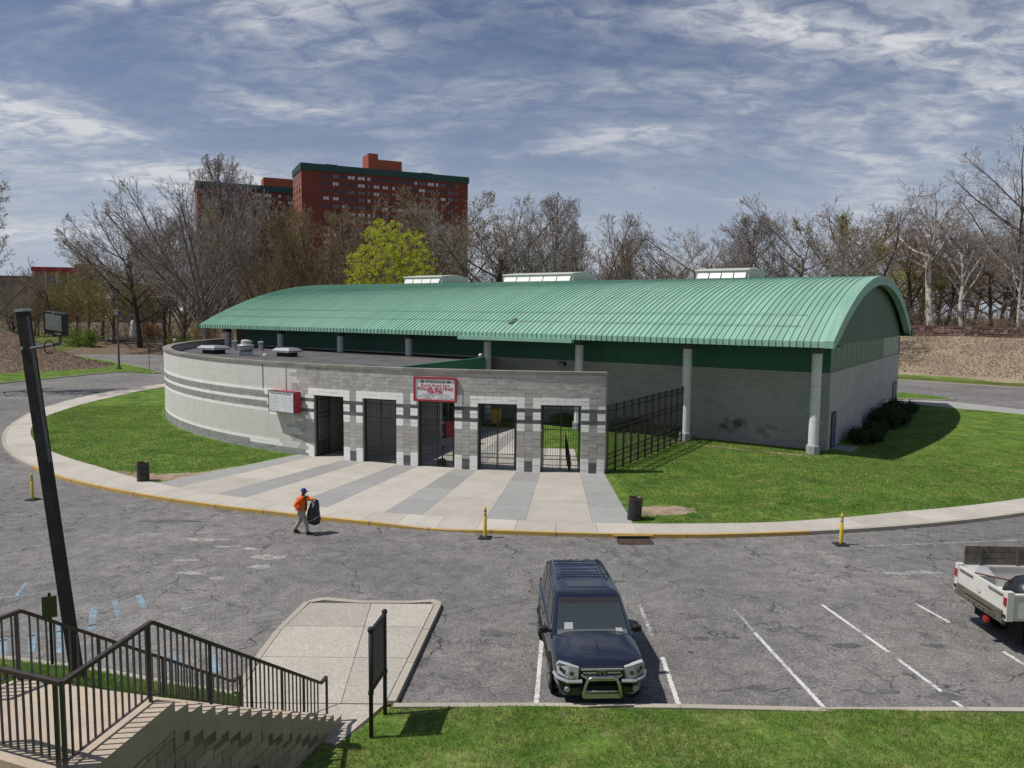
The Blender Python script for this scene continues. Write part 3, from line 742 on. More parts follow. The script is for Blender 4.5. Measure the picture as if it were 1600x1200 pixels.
walk_poly = [(-5.72, 15.6), (-5.98, 17.1), (-5.91, 19.05), (-5.68, 21.1), (-5.27, 21.33), (-4.3, 21.1), (-2.87, 21.12), (-2.2, 21.25), (-1.95, 21.0), (-2.42, 15.50), (-2.62, 15.36), (-3.4, 13.4), (-5.3, 14.0)]
walk = tag(MB().prism(walk_poly, -0.04, 0.105).build('walkway', 'mortar_dark'), kind='structure')
def wq(p, name='paving_slab', mat='concrete_walk', z1=0.128):
    mb = MB(); c = Vector((sum(x for x, y in p) / len(p), sum(y for x, y in p) / len(p)))
    q = []
    for x, y in p:
        d = c - Vector((x, y)); q.append(tuple(Vector((x, y)) + d.normalized() * 0.012))
    mb.prism(q, 0.0, z1); return mb.build(name, mat, walk)
# right kerb of the walk (line A-B), left kerb, rows of slabs
A0, A1 = Vector((-1.95, 21.0)), Vector((-2.42, 15.50))
def rk(y, o=0.0): t = (21.0 - y) / 5.5; return (A0.x + (A1.x - A0.x) * t - o, y)
def lk(y): return (-5.80 - (0.16 if 16.2 < y < 19.5 else 0.0) * 0.8, y)
rows = [15.40, 17.55, 19.35, 20.95]
for y0, y1 in zip(rows, rows[1:]):
    m0, m1 = (-3.55 - (y0 - 15.4) * 0.07, y0), (-3.55 - (y1 - 15.4) * 0.07, y1)
    if y0 > 18:
        wq([m0, rk(y0, .19), rk(y1, .19), m1]); wq([lk(y0), m0, m1, (lk(y1)[0] + .12, y1)])
    else:
        wq([m0, rk(y0, .19), rk(y1, .19), m1]); wq([lk(y0), m0, m1, lk(y1)])
wq([(-5.50, 14.75), (-4.3, 14.75), (-3.62, 15.38), (-5.72, 15.38)]); wq([(-4.28, 14.75), (-3.66, 14.6), (-3.45, 13.5), (-2.66, 15.30), (-2.62, 15.38), (-3.6, 15.38)])
for y0, y1 in ((15.5, 17.3), (17.3, 19.2), (19.2, 20.9)):
    mb = MB(); mb.prism([rk(y0 + .01, .17), rk(y0 + .01, -.01), rk(y1 - .01, -.01), rk(y1 - .01, .17)], -0.04, 0.14); mb.build('kerb_stone', 'kerb_concrete', walk)
top = [(-2.12, 20.9), (-1.94, 20.92), (-1.99, 21.14), (-2.2, 21.29), (-2.87, 21.16), (-4.3, 21.14), (-5.27, 21.37), (-5.55, 21.3), (-5.80, 21.05), (-5.66, 20.97), (-5.3, 21.15), (-4.3, 20.97), (-2.87, 20.99), (-2.25, 21.08)]
mb = MB(); mb.prism(top, -0.04, 0.138); mb.build('kerb_stone', 'kerb_concrete', walk)
for y0, y1 in ((15.7, 17.2), (17.2, 19.1), (19.1, 21.0)):
    mb = MB(); mb.prism([(lk(y0)[0] - .15, y0 + .01), (lk(y0)[0], y0 + .01), (lk(y1)[0] + (.1 if y1 > 20 else 0), y1 - .01), (lk(y1)[0] - .15 + (.1 if y1 > 20 else 0), y1 - .01)], -0.04, 0.14); mb.build('kerb_stone', 'kerb_concrete', walk)

# grass blades in the near strips (nobody could count them)
def blades(name, pts_fn, count, hmin, hmax, wd, seed, mats=('blade', 'blade_dry'), dry=0.25):
    rr = random.Random(seed); mb = MB()
    for _ in range(count):
        p = pts_fn(rr)
        if p is None: continue
        x, y, z = p; a = rr.uniform(0, 6.283); h = rr.uniform(hmin, hmax); l = rr.uniform(0.2, 0.8) * h; ww = wd * rr.uniform(0.7, 1.3)
        dx, dy = math.cos(a), math.sin(a); b = rr.uniform(0, 6.28)
        o = len(mb.v); mb.v += [(x - dx * ww, y - dy * ww, z - 0.01), (x + dx * ww, y + dy * ww, z - 0.01), (x + math.cos(b) * l, y + math.sin(b) * l, z + h)]
        mb.f.append((o, o + 1, o + 2)); mb.m.append(1 if rr.random() < dry else 0)
    o = mb.build(name, list(mats)); tag(o, kind='stuff'); return o
def fgp(rr):
    x = rr.uniform(-3.2, 15.5); y = rr.uniform(11.2, 15.33)
    if x < -2.6 and y > 13.6 + (x + 3.3) * 1.9: return None
    v = math.sin(x * 1.7 + 1.3 * math.sin(y * 2.1)) * math.sin(y * 2.3 + 1.1 * math.sin(x * 1.1))
    if v > 0.55 and rr.random() < 0.75: return None
    return x, y, fg_z(x, y)
o = blades('grass_blades', fgp, 75000, 0.03, 0.085, 0.007, 3, dry=0.30); tag(o, 'short patchy grass blades on the strip before the parking bays', 'grass')
def lbp(rr):
    i = rr.randrange(nb - 1); j = rr.choice([1, 2, 2, 3, 3, 4, 4, 5, 5, 6, 6]); u, v = rr.random(), rr.random()
    a, b, c, d = [Vector(LBV[q]) for q in (i * 8 + j, i * 8 + j + 1, i * 8 + j + 9, i * 8 + j + 8)]
    return tuple(a * (1 - u) * (1 - v) + b * u * (1 - v) + c * u * v + d * (1 - u) * v)
o = blades('grass_blades', lbp, 16000, 0.04, 0.12, 0.008, 5, dry=0.15); tag(o, 'longer green grass blades on the slope beside the stairs', 'grass')
def isp(rr):
    d = rr.choice([rr.uniform(-89.6, -45), rr.uniform(-89.6, -60), rr.uniform(-165, -119.6)])
    rin = lerp_table(RIN, d) - 0.03; r0 = 36.1 if d < -100 else 20
    r = math.sqrt(rr.uniform(r0 * r0, rin * rin)); x, y = pol(d, r)
    if d > -100:
        lx = (x - 18.247) * 0.8304 - (y - 45.542) * 0.5572; ly = (x - 18.247) * 0.5572 + (y - 45.542) * 0.8304
        if lx < 0.6 and ly > 1.5: return None
    if math.hypot(x - 6.5, y - 31.6) < 1.0 or math.hypot(x + 17, y - 37.3) < 1.3: return None
    return x, y, zg(x, y)
o = blades('grass_tufts', isp, 110000, 0.035, 0.09, 0.020, 9, dry=0.36); tag(o, 'grass of the lawns on either side of the plaza', 'grass')

# ================================================================== THE RINK
RZ = -0.591
rink = thing('rink_building', 'long skating rink hall with a green standing seam barrel roof', 'building', (18.247, 45.542, 0.02), RZ)
def RWld(x, y, z=0.0):
    c, s = math.cos(RZ), math.sin(RZ); return (18.247 + x * c - y * s, 45.542 + x * s + y * c, z)
XL, XR = -58.27, 1.27                     # roof ends
YF, YB, RR, CYR, ZA = -1.95, 33.6, 37.96, 15.84, 11.31
def zr(s): return ZA - RR + math.sqrt(RR * RR - (s - CYR) ** 2)
WY0, WY1, WX = 1.6, 32.2, 0.45
BZ, EZ = 4.83, 6.52
MB().box((XL / 2 + 0.5, WY0 + 0.15, BZ / 2), (-XL - 0.1 + 0.0, 0.30, BZ)).build('front_wall', 'painted_block', rink)
MB().box((WX - 0.15, (WY0 + WY1) / 2 + 0.16, BZ / 2 - 0.002), (0.30, WY1 - WY0 - 0.33, BZ - 0.004)).build('end_wall', 'painted_block_pale', rink)
MB().box((XL / 2 + 0.5, WY1 + 0.15, 3.2), (-XL - 0.1, 0.30, 6.4)).build('rear_wall', 'painted_block', rink)
MB().box((XL + 1.6, (WY0 + WY1) / 2 + 0.16, 3.2), (0.3, WY1 - WY0 - 0.34, 6.4)).build('far_end_wall', 'painted_block', rink)
# dark green cladding above the blocks, panel by panel
pm = MB(); pm.box((0.60, 0, 0), (1.188, 0.06, EZ - BZ + 0.35)); pmesh = pm.mesh('cladding_panel', 'band_green')
x = WX - 1.2; k = 0
while x > XL + 1.4:
    link('cladding_panel', pmesh, rink, (x, WY0 + 0.10, (BZ + EZ) / 2 + 0.17)); x -= 1.2
MB().box((XL / 2 + 0.5, WY0 + 0.22, (BZ + EZ) / 2 + 0.2), (-XL - 0.2, 0.12, EZ - BZ + 0.3)).build('cladding_backing', 'soffit', rink)
npan = 17; pw = (WY1 - WY0 - 0.1) / npan
pg = MB(); pg.box((0, pw / 2, 0), (0.06, pw - 0.10, EZ - BZ - 0.02)); pgm = pg.mesh('cladding_panel', 'panel_green')
pg = MB(); pg.box((0, pw / 2, 0), (0.06, pw - 0.10, EZ - BZ - 0.02)); pgf = pg.mesh('cladding_panel', 'panel_faded')
for i in range(npan):
    o = link('cladding_panel', pgf if i >= 12 else pgm, rink, (WX - 0.10, WY0 + 0.06 + i * pw, (BZ + EZ) / 2))
MB().box((WX - 0.20, (WY0 + WY1) / 2 + 0.1, (BZ + EZ) / 2), (0.10, WY1 - WY0 - 0.5, EZ - BZ)).build('cladding_backing', 'soffit', rink)
MB().box((WX - 0.08, (WY0 + WY1) / 2, BZ + 0.02), (0.12, WY1 - WY0 - 0.1, 0.05)).build('sill', 'panel_green', rink)
# roof: one object per standing seam panel
roof = MB()
ys_ = [YF + (YB - YF) * i / 26 for i in range(27)]
under = [(y, zr(y) - 0.10) for y in ys_]
vs_ = [(XL + 0.05, y, z) for y, z in under] + [(XR - 0.05, y, z) for y, z in under]
roof.add(vs_, [(i, i + 1, 27 + i + 1, 27 + i) for i in range(26)])
roof.quad((XL + .05, YF + .02, EZ + .02), (XR - .05, YF + .02, EZ + .02), (XR - .05, WY0 + .3, EZ + .02), (XL + .05, WY0 + .3, EZ + .02))
roof.quad((XL + .05, WY1, EZ + .02), (XR - .05, WY1, EZ + .02), (XR - .05, YB, EZ + .02), (XL + .05, YB, EZ + .02))
roofo = roof.build('roof', 'soffit', rink)
npn = 149; PWD = (XR - XL - 0.5) / npn
prof = [(YF - 0.0, EZ, -1.0, 0.0), (YF - 0.0, zr(YF) - 0.03, -1.0, 0.0)]
for i in range(25):
    y = YF + 0.0 + (YB - YF) * i / 24; ny = (y - CYR) / RR; nz = math.sqrt(1 - ny * ny); prof.append((y, zr(y), ny, nz))
prof += [(YB, EZ, 1.0, 0.0)]
pm = MB(); sec = [(0.0, 0.0), (0.0, 0.06), (0.03, 0.06), (0.03, 0.0), (PWD, 0.0)]
pm.rings([[(sx, y + ny * sh, z + nz * sh) for sx, sh in sec] for y, z, ny, nz in prof], close=False)
rpm = pm.mesh('roof_panel', 'roof_green')
for i in range(npn): link('roof_panel', rpm, roofo, (XL + i * PWD, 0, 0))
# end trims of the vault
for xa, xb, nm in ((XR - 0.5, XR, 'rake_trim'), (XL - 0.02, XL + 0.02, 'rake_trim')):
    mb = MB(); th = 0.62
    pts = [(YF, EZ - 0.02)] + [(y, zr(y) + 0.03) for y in ys_] + [(YB, EZ - 0.02)]
    inn = [(YF + 0.45, EZ - 0.02)] + [(CYR + (y - CYR) * (RR - th) / RR * 0.988, ZA - RR + (zr(y) - (ZA - RR)) * (RR - th) / RR) for y in ys_] + [(YB - 0.45, EZ - 0.02)]
    inn = [(max(YF + 0.45, min(YB - 0.45, y)), max(EZ - 0.02, z)) for y, z in inn]
    n_ = len(pts)
    mb.rings([[(xa, y, z) for y, z in pts], [(xb, y, z) for y, z in pts], [(xb, y, z) for y, z in inn], [(xa, y, z) for y, z in inn]], close=False, mi=0)
    mb.m = [0 if i < n_ - 1 else 1 for i in range(len(mb.f))]
    mb.build(nm, ['roof_green', 'roof_green_side'], roofo)
gp = [(YF + 0.3, EZ)] + [(y, zr(y) - 0.3) for y in ys_[1:-1]] + [(YB - 0.3, EZ)]
mb = MB(); n_ = len(gp)
mb.add([(WX - 0.02, y, z) for y, z in gp] + [(WX - 0.22, y, z) for y, z in gp], [tuple(range(n_)), (0, n_ - 1, 2 * n_ - 1, n_)]); mb.build('gable', 'gable_green', roofo)
mb = MB(); mb.add([(XL + 0.35, y, z) for y, z in gp], [tuple(range(n_ - 1, -1, -1))]); mb.build('gable', 'gable_green', roofo)
MB().box((XR - 0.15, YB - 0.2, EZ + 0.25), (0.5, 0.7, 0.55)).build('eave_return', 'band_green', roofo)
for s_ in (-0.35, 1.15):
    ny = (s_ - CYR) / RR
    for xa, xb in ((XL + 0.5, XL + 19), (XL + 19.3, XL + 41), (XL + 41.3, XR - 2.2)):
        MB().bar((xa, s_ + ny * 0.09, zr(s_) + 0.09), (xb, s_ + ny * 0.09, zr(s_) + 0.09), 0.07, 0.03).build('lap_rail', 'roof_green', roofo)
MB().bar((-21.7, -0.8, zr(-0.8) + 0.09), (-21.7, 0.0, zr(0.0) + 0.09), 0.34, 0.03).build('hole_plate', 'soffit', roofo)  # dark plate paints the shade of a hole; the roof itself isn't cut
MB().box(((-25.4 - 15.6) / 2, YF - 0.19, 6.44), (9.9, 0.34, 0.26)).build('gutter', 'roof_green_side', roofo)
# ventilators on the ridge
for xa, xb, nw in ((-45.2, -40.1, 4), (-32.35, -24.6, 5), (-12.85, -8.45, 4)):
    mb = MB(); y0, y1, zb = 13.8, 18.3, 10.9
    prof_ = [(y0, zb), (y0, 11.92), (y0 - 0.12, 11.92), (y0 - 0.12, 12.02), ((y0 + y1) / 2, 12.24), (y1 + 0.12, 12.02), (y1 + 0.12, 11.92), (y1, 11.92), (y1, zb)]
    mb.rings([[(xx, y, z) for y, z in prof_] for xx in (xa, xb)], True, True, close=False)
    v = mb.build('roof_ventilator', 'vent_white', roofo)
    wd = (xb - xa - 0.3) / nw
    for i in range(nw):
        m2 = MB(); x0 = xa + 0.15 + i * wd; m2.add([(x0 + .05, y0 - .02, 11.84), (x0 + wd - .05, y0 - .02, 11.84), (x0 + wd - .05, y0 - .30, 11.32), (x0 + .05, y0 - .30, 11.32), (x0 + .05, y0 + .04, 11.80), (x0 + wd - .05, y0 + .04, 11.80), (x0 + wd - .05, y0 - .24, 11.29), (x0 + .05, y0 - .24, 11.29)],
            [(3, 2, 1, 0), (4, 5, 6, 7), (0, 1, 5, 4), (2, 3, 7, 6), (1, 2, 6, 5), (3, 0, 4, 7)])
        m2.build('flap', 'vent_panel', v)
    for i in range(3): MB().box(((xa + xb) / 2, (y0 + y1) / 2, 11.55 + i * 0.2), (xb - xa + 0.03, y1 - y0 - 0.6, 0.02)).build('louvre', 'galvanised', v)
    MB().box(((xa + xb) / 2, y0 - 0.1, 11.97), (xb - xa + 0.08, 0.1, 0.09)).build('trim', 'vent_panel', v)
# columns
cm = MB(); cm.lathe([(0.30, 0.42), (0.295, 2.2), (0.295, 6.10)], 28); cmesh = cm.mesh('column', 'column_paint', True)
bm_ = MB(); bm_.lathe([(0.40, -0.05), (0.40, 0.50), (0.37, 0.56), (0.29, 0.58)], 8, cap0=True); bmesh_ = bm_.mesh('plinth', 'column_base')
hm_ = MB(); hm_.box((0, 0, 6.27), (0.60, 0.60, 0.34)); hm_ = hm_.mesh('capital', 'soffit')
jm_ = MB()
for z in (2.0, 4.15, 5.55): jm_.lathe([(0.294, z - 0.010), (0.300, z - 0.010), (0.300, z + 0.010), (0.294, z + 0.010)], 28)
jm_ = jm_.mesh('joint_ring', 'column_base', True)
for k in range(8):
    c = link('column', cmesh, rink, (-8.096 * k, 0.0, 0.0))
    link('plinth', bmesh_, c, None, (0, 0, R(22.5))); link('capital', hm_, c); link('joint_ring', jm_, c)
# doors and wall light
for y0, w_ in ((2.65, 1.05), (29.2, 1.9)):
    d = MB().box((WX + 0.02, y0 + w_ / 2, 1.1), (0.07, w_, 2.2)).build('door', 'door_blue', rink)
    MB().box((WX + 0.07, y0 + w_ - 0.12, 1.05), (0.05, 0.05, 0.14)).build('handle', 'galvanised', d)
    fr = MB(); fr.box((WX + 0.02, y0 - 0.04, 1.12), (0.11, 0.07, 2.3)); fr.box((WX + 0.02, y0 + w_ + 0.04, 1.12), (0.11, 0.07, 2.3)); fr.box((WX + 0.02, y0 + w_ / 2, 2.26), (0.11, w_, 0.07)); fr.build('frame', 'dark_interior', d)
    MB().box((WX + 0.75, y0 + w_ / 2, 0.03), (1.3, w_ + 0.8, 0.08)).build('door_slab', 'concrete_grey', rink)
wl = MB().cbox((-18.43, WY0 - 0.16, 4.55), (0.55, 0.3, 0.28), 0.03).build('wall_light', 'black_iron', rink)
MB().box((-18.43, WY0 - 0.32, 4.52), (0.42, 0.02, 0.17)).build('lens', 'galvanised', wl)
# flaking paint on the front wall
rr = random.Random(5)
for i, (px_, pz, a_, b_) in enumerate([(-5.6, 1.05, 0.75, 0.5), (-4.9, 1.25, 0.5, 0.4), (-6.2, 0.9, 0.35, 0.3), (-3.6, 0.9, 0.35, 0.25), (-2.9, 1.2, 0.45, 0.14), (-3.2, 0.6, 0.3, 0.15)]):
    pts = []
    for k in range(26):
        a2 = k * 2 * math.pi / 26; f = rr.uniform(0.72, 1.12); pts.append((px_ + a_ * f * math.cos(a2), WY0 - 0.004, pz + b_ * f * math.sin(a2)))
    mb = MB(); mb.add(pts, [tuple(range(26))]); mb.build('peeled_paint', 'peeled_paint', rink)

# ================================================================== CURVED ENTRANCE WALL (annex)
wall = thing('entrance_wall', 'curved grey block wall with five gate openings and white bands', 'wall', (CX, CY, 0.0), 0)
A_END = 62.5
NROW, RH, BL, TK = 26, 0.20, 0.42, 0.50
OPEN = [(EDGES[i], EDGES[i + 1]) for i in range(1, 10, 2)]     # (1.26,3.36) ... (14.7,16.8)
GAPT = 18
def apt(a, r): th = TH0 - a / RW; return (r * math.cos(th), r * math.sin(th))
def arcbox(mb, a0, a1, z0, z1, r0, r1, mi=0, back=True, bev=0.0, sub=1):
    for s in range(sub):
        b0 = a0 + (a1 - a0) * s / sub; b1 = a0 + (a1 - a0) * (s + 1) / sub
        p = [apt(b0, r1), apt(b1, r1), apt(b1, r0), apt(b0, r0)]
        vs = [(*q, z0) for q in p] + [(*q, z1) for q in p]
        fs = [(0, 4, 5, 1), (4, 7, 6, 5), (0, 1, 2, 3)]
        if s == 0: fs.append((0, 3, 7, 4))
        if s == sub - 1: fs.append((1, 5, 6, 2))
        if back: fs.append((2, 6, 7, 3))
        mb.add(vs, fs, mi)
core = MB(); RC0, RC1 = RW - TK, RW - 0.012
prev = 0.0
for o0, o1 in OPEN + [(A_END, A_END)]:
    arcbox(core, prev + 0.012, o0 - 0.012, -0.05, GAPT * RH, RC0, RC1, sub=max(1, int((o0 - prev) / 0.8))); prev = o1
arcbox(core, 0.012, A_END, GAPT * RH + 0.002, NROW * RH, RC0, RC1, sub=78)
core.build('wall_core', 'mortar', wall)
def colour(row, a):
    # which block colour stands at this course and place
    for i, (o0, o1) in enumerate(OPEN):
        if o0 - 0.43 <= a <= o1 + 0.43:
            if row in (18, 19): return 'block_white'
            jamb = (a < o0 or a > o1)
            if jamb and row < 18:
                if row <= 3: return 'block_white'
                if row in (11, 12, 14, 15, 17): return 'block_white'
                if row in (13, 16): return 'block_dark'
                return 'block_grey'
    if a < 16.8:
        if a < 0.43 and row < 18:
            if row <= 3 or row in (11, 12, 14, 15, 17): return 'block_white'
            if row in (13, 16): return 'block_dark'
        if row in (13, 14, 15, 16): return 'block_dark'
        if row <= 2: return 'block_dark'
        return 'block_grey'
    if a < 19.5:
        if row in (13, 16) and a > 17.2: return 'block_dark'
        if row in (12, 14, 15, 17) and a > 18.3: return 'block_white'
        if row <= 1: return 'block_band'
        return 'block_grey' if a < 18.2 + 0.6 * math.sin(row * 1.7) else 'block_pale'
    if row == 18: return 'block_white'
    if row in (13, 16): return 'block_band'
    if row in (14, 17): return 'block_band' if a > 20.6 else 'block_white'
    if row in (15, 12): return 'block_white'
    if row == 3: return 'block_white'
    if row in (2,): return 'block_white' if a < 22.2 else 'block_band'
    if row <= 1: return 'block_band'
    if row == 11 and a < 20.4: return 'block_white'
    return 'block_pale'
blocks = []
for row in range(NROW):
    runs = []
    if row < GAPT:
        prev = 0.0
        for o0, o1 in OPEN: runs.append((prev, o0)); prev = o1
        runs.append((prev, A_END))
    else: runs.append((0.0, A_END))
    for r0_, r1_ in runs:
        a = r0_; first = True
        stack = (row < 20 and r1_ - r0_ < 2) or (row in (18, 19))
        while a < r1_ - 0.02:
            L = BL
            if first and not stack and row % 2 == 1: L = BL / 2
            if row < 20 and a < 16.8: L = BL
            L = min(L, r1_ - a)
            blocks.append((row, a, a + L)); a += L; first = False
blocks.sort(key=lambda b: (apt((b[1] + b[2]) / 2, RW)[0] + CX) ** 2 + (apt((b[1] + b[2]) / 2, RW)[1] + CY) ** 2)
BM = ['block_grey', 'block_pale', 'block_white', 'block_dark', 'block_band']
rest = MB(); J = 0.006; cache = {}
rr = random.Random(11)
for i, (row, a0, a1) in enumerate(blocks):
    c = colour(row, (a0 + a1) / 2); pr_ = RW + rr.uniform(-0.006, 0.006)
    if i < 296:
        L = round(a1 - a0, 3); key = (L, c)
        if key not in cache:
            m = MB(); m.cbox((0, 0, 0), (L - 2 * J, 0.10, RH - 2 * J), 0.008); cache[key] = m.mesh('block', c)
        am = (a0 + a1) / 2; x, y = apt(am, pr_ - 0.05); th = TH0 - am / RW
        link('block', cache[key], wall, (x, y, row * RH + RH / 2), (0, 0, th + math.pi / 2))
    else:
        j_ = 0.0028 if c in ('block_pale', 'block_white') else J
        if c == 'block_pale': pr_ = RW - 0.006
        arcbox(rest, a0 + j_, a1 - j_, row * RH + j_, row * RH + RH - j_, RW - 0.06, pr_, BM.index(c), back=False)
tag(rest.build('block_courses', BM, wall), kind='stuff')
# end return of the wall (right end) in blocks and coping stones
for row in range(NROW):
    m = MB(); c = 'block_grey' if row not in (0, 1, 2) else 'block_dark'
    m.box((0, 0, 0), (0.06, TK - 0.02, RH - 2 * J)); th = TH0
    x, y = apt(-0.012, RW - TK / 2 - 0.01); m.build('block', c, wall).matrix_local = Matrix.Translation((x, y, row * RH + RH / 2)) @ Matrix.Rotation(th + math.pi / 2, 4, 'Z')
a = -0.06
while a < A_END:
    L = 1.22; mb = MB()
    arcbox(mb, a + 0.006, min(A_END, a + L) - 0.006, NROW * RH + 0.002, NROW * RH + 0.15, RW - TK - 0.06, RW + 0.06, sub=2)
    mb.build('coping_stone', 'coping', wall); a += L
# flat roof behind the parapet
mb = MB(); pts = [apt(12.6 + i * 1.5, RW - TK + 0.02) for i in range(34)]
lx = [tuple(Vector(RWld(x_, WY0 + 0.02)[:2]) - Vector((CX, CY))) for x_ in (-57.5, -24.6)]
mb.add([(*p, 4.72) for p in pts + lx], [tuple(range(len(pts) + 2))]); fr_ = mb.build('flat_roof', 'roofing_felt', wall)
mb = MB(); rr = random.Random(4)
q0, q1 = Vector(lx[0]), Vector(lx[1]); d_ = (q1 - q0).normalized(); n2 = Vector((d_.y, -d_.x))
if n2.dot(Vector((-0.55, -0.83))) < 0: n2 = -n2
outl = [q0 + d_ * 1.0 + n2 * 0.02]; L_ = (q1 - q0).length
outl += [q0 + d_ * (L_ * i / 40) + n2 * (0.35 + 0.5 * rr.random() + (1.2 if 22 < i < 36 else 0.0)) for i in range(1, 40)] + [q1 - d_ * 0.5 + n2 * 0.02]
mb.add([(*p, 4.727) for p in outl], [tuple(range(len(outl)))]); mb.build('leaf_debris', 'debris', fr_)
# green canopy along the annex front
P0, P1 = Vector((-8.2, 42.6)), Vector((-2.1, 55.9)); dC = (P1 - P0).normalized(); nC = Vector((dC.y, -dC.x))
can = thing('entrance_canopy', 'dark green metal canopy above the glass doors behind the gates', 'canopy', (0, 0, 0))
def strip(p0, p1, w0, w1, z0, z1, mat, name, par):
    mb = MB(); q = [p0 + nC * w0, p1 + nC * w0, p1 + nC * w1, p0 + nC * w1]; mb.prism([tuple(v) for v in q], z0, z1, bottom=True); return mb.build(name, mat, par)
strip(P0, P1, 0.0, 0.12, 4.20, 5.02, 'canopy_green', 'fascia', can); strip(P0, P1, -1.4, -0.01, 4.45, 4.62, 'soffit', 'deck', can)
strip(P0, P1, -0.03, 0.17, 5.022, 5.09, 'canopy_green', 'cap', can)
lampc = MB().lathe([(0.01, 0), (0.16, 0.02), (0.2, 0.18), (0.12, 0.3), (0.02, 0.34)], 12, (P1.x - 0.2, P1.y - 0.4, 5.06)).build('globe_lamp', 'galvanised', can, True)
# glazed shop front under it
gf = thing('glass_front', 'dark glazed entrance front under the green canopy', 'glass front', (0, 0, 0))
Q0, Q1 = P0 - nC * 1.2, P1 - nC * 1.2
def gpanel(f0, f1, off, z0, z1, mat, name, par, t=0.06):
    a_, b_ = Q0.lerp(Q1, f0), Q0.lerp(Q1, f1); mb = MB(); mb.prism([tuple(a_ + nC * off), tuple(b_ + nC * off), tuple(b_ + nC * (off + t)), tuple(a_ + nC * (off + t))], z0, z1, bottom=True); return mb.build(name, mat, par)
for i in range(9):
    f0, f1 = i / 9, (i + 1) / 9
    p_ = gpanel(f0 + 0.01, f1 - 0.01, 0, 0.3 if i % 3 else 0.05, 3.0, 'window_dark', 'pane', gf)
    gpanel(f0 - 0.004, f0 + 0.004, 0.03, 0.03, 4.6, 'galvanised', 'mullion', gf)
gpanel(0, 1, 0, 3.02, 4.6, 'dark_interior', 'transom', gf)
pst = gpanel(0.56, 0.62, 0.07, 1.3, 2.7, 'sign_white', 'poster', gf, 0.01)
gpanel(0.45, 0.52, 0.07, 2.3, 2.9, 'post_yellow', 'poster', gf, 0.01)
# inner side walls behind the first two openings
for a0, r0_, r1_, nm in ((17.2, 28.5, 35.25, 'passage_wall'), (13.9, 29.5, 35.25, 'passage_wall')):
    mb = MB(); th = arc_th(a0); c_, s_ = math.cos(th), math.sin(th); t_ = Vector((-s_, c_)) * 0.12
    mb.prism([(r0_ * c_ - t_.x, r0_ * s_ - t_.y), (r1_ * c_ - t_.x, r1_ * s_ - t_.y), (r1_ * c_ + t_.x, r1_ * s_ + t_.y), (r0_ * c_ + t_.x, r0_ * s_ + t_.y)], -0.02, 4.7); mb.build(nm, 'painted_block', wall)
mb = MB(); arcbox(mb, 11.7, 20.5, -0.02, 4.7, 28.9, 29.2, sub=8); mb.build('back_wall', 'painted_block', wall)
# conduit cables down the wall to the notice board
for a_ in (18.9, 20.9):
    p0 = apt(a_, RW + 0.02); MB().tube([(*p0, 5.2), (*p0, 3.75)], 0.018, 5).build('conduit', 'rust' if a_ > 20 else 'galvanised', wall)
# little flood lights standing on the coping
for a_, nm in ((20.9, 'parapet light on the coping above the notice board'), (48.0, 'parapet light at the far end of the curved coping')):
    p0 = Vector(apt(a_, RW - 0.2)) + Vector((CX, CY))
    t = thing('parapet_light', 'small white ' + nm, 'light', (p0.x, p0.y, 5.35))
    MB().tube([(0, 0, 0), (0, 0, 0.25)], 0.025, 6).build('stem', 'galvanised', t); MB().lathe([(0.01, 0.2), (0.12, 0.24), (0.13, 0.42), (0.02, 0.46)], 12).build('head', 'vent_white', t, True)

# rooftop equipment on the flat roof
def at_roof(px_, py_, z):                 # helper data already in metres
    return (px_, py_, z)
def hood(loc, L, W_, label):
    t = thing('roof_hood', label, 'roof vent', loc, R(-33))
    MB().box((0, 0, 0.16), (L * 0.7, W_ * 0.65, 0.32)).build('curb', 'dark_interior', t)
    mb = MB(); mb.rings([[(-L / 2, -W_ / 2, .34), (L / 2, -W_ / 2, .34), (L / 2, W_ / 2, .34), (-L / 2, W_ / 2, .34)], [(-L / 2, -W_ / 2, .5), (L / 2, -W_ / 2, .5), (L / 2, W_ / 2, .5), (-L / 2, W_ / 2, .5)], [(-L / 2 + .25, -W_ / 2 + .25, .68), (L / 2 - .25, -W_ / 2 + .25, .68), (L / 2 - .25, W_ / 2 - .25, .68), (-L / 2 + .25, W_ / 2 - .25, .68)]], True, True); mb.build('cover', 'galvanised', t)
    MB().box((0, 0, 0.42), (L + 0.02, 0.03, 0.12)).build('seam', 'dark_interior', t)
hood((-24.9, 63.5, 4.72), 2.3, 1.6, 'long low galvanised hood on the flat roof near the curved corner')
hood((-17.9, 60.5, 4.72), 2.0, 1.4, 'shorter galvanised hood on the flat roof above the notice board')
t = thing('mushroom_fan', 'stepped white mushroom fan between two hoods on the flat roof', 'roof vent', (-21.3, 60.8, 4.72))
MB().box((0, 0, 0.18), (1.05, 1.05, 0.36), 0.4).build('curb', 'galvanised', t); MB().lathe([(0.40, 0.36), (0.62, 0.5), (0.66, 0.85), (0.60, 0.9), (0.36, 0.95)], 16, cap0=True, cap1=True).build('drum', 'galvanised', t); MB().lathe([(0.34, 0.95), (0.34, 1.22), (0.22, 1.28)], 14, cap1=True).build('cap', 'vent_white', t)
for i, (x_, y_) in enumerate([(-25.6, 70.3), (-24.0, 69.6), (-22.6, 68.5)]):
    t = thing('vent_pipe', 'short grey vent pipe by the first column on the flat roof', 'pipe', (x_, y_, 4.72), group='vent pipes on the flat roof')
    MB().lathe([(0.22, 0), (0.22, 0.7)], 10, cap1=True).build('stub', 'galvanised', t); MB().lathe([(0.3, 0.68), (0.3, 0.8), (0.05, 0.88)], 10, cap0=True, cap1=True).build('cowl', 'galvanised', t)

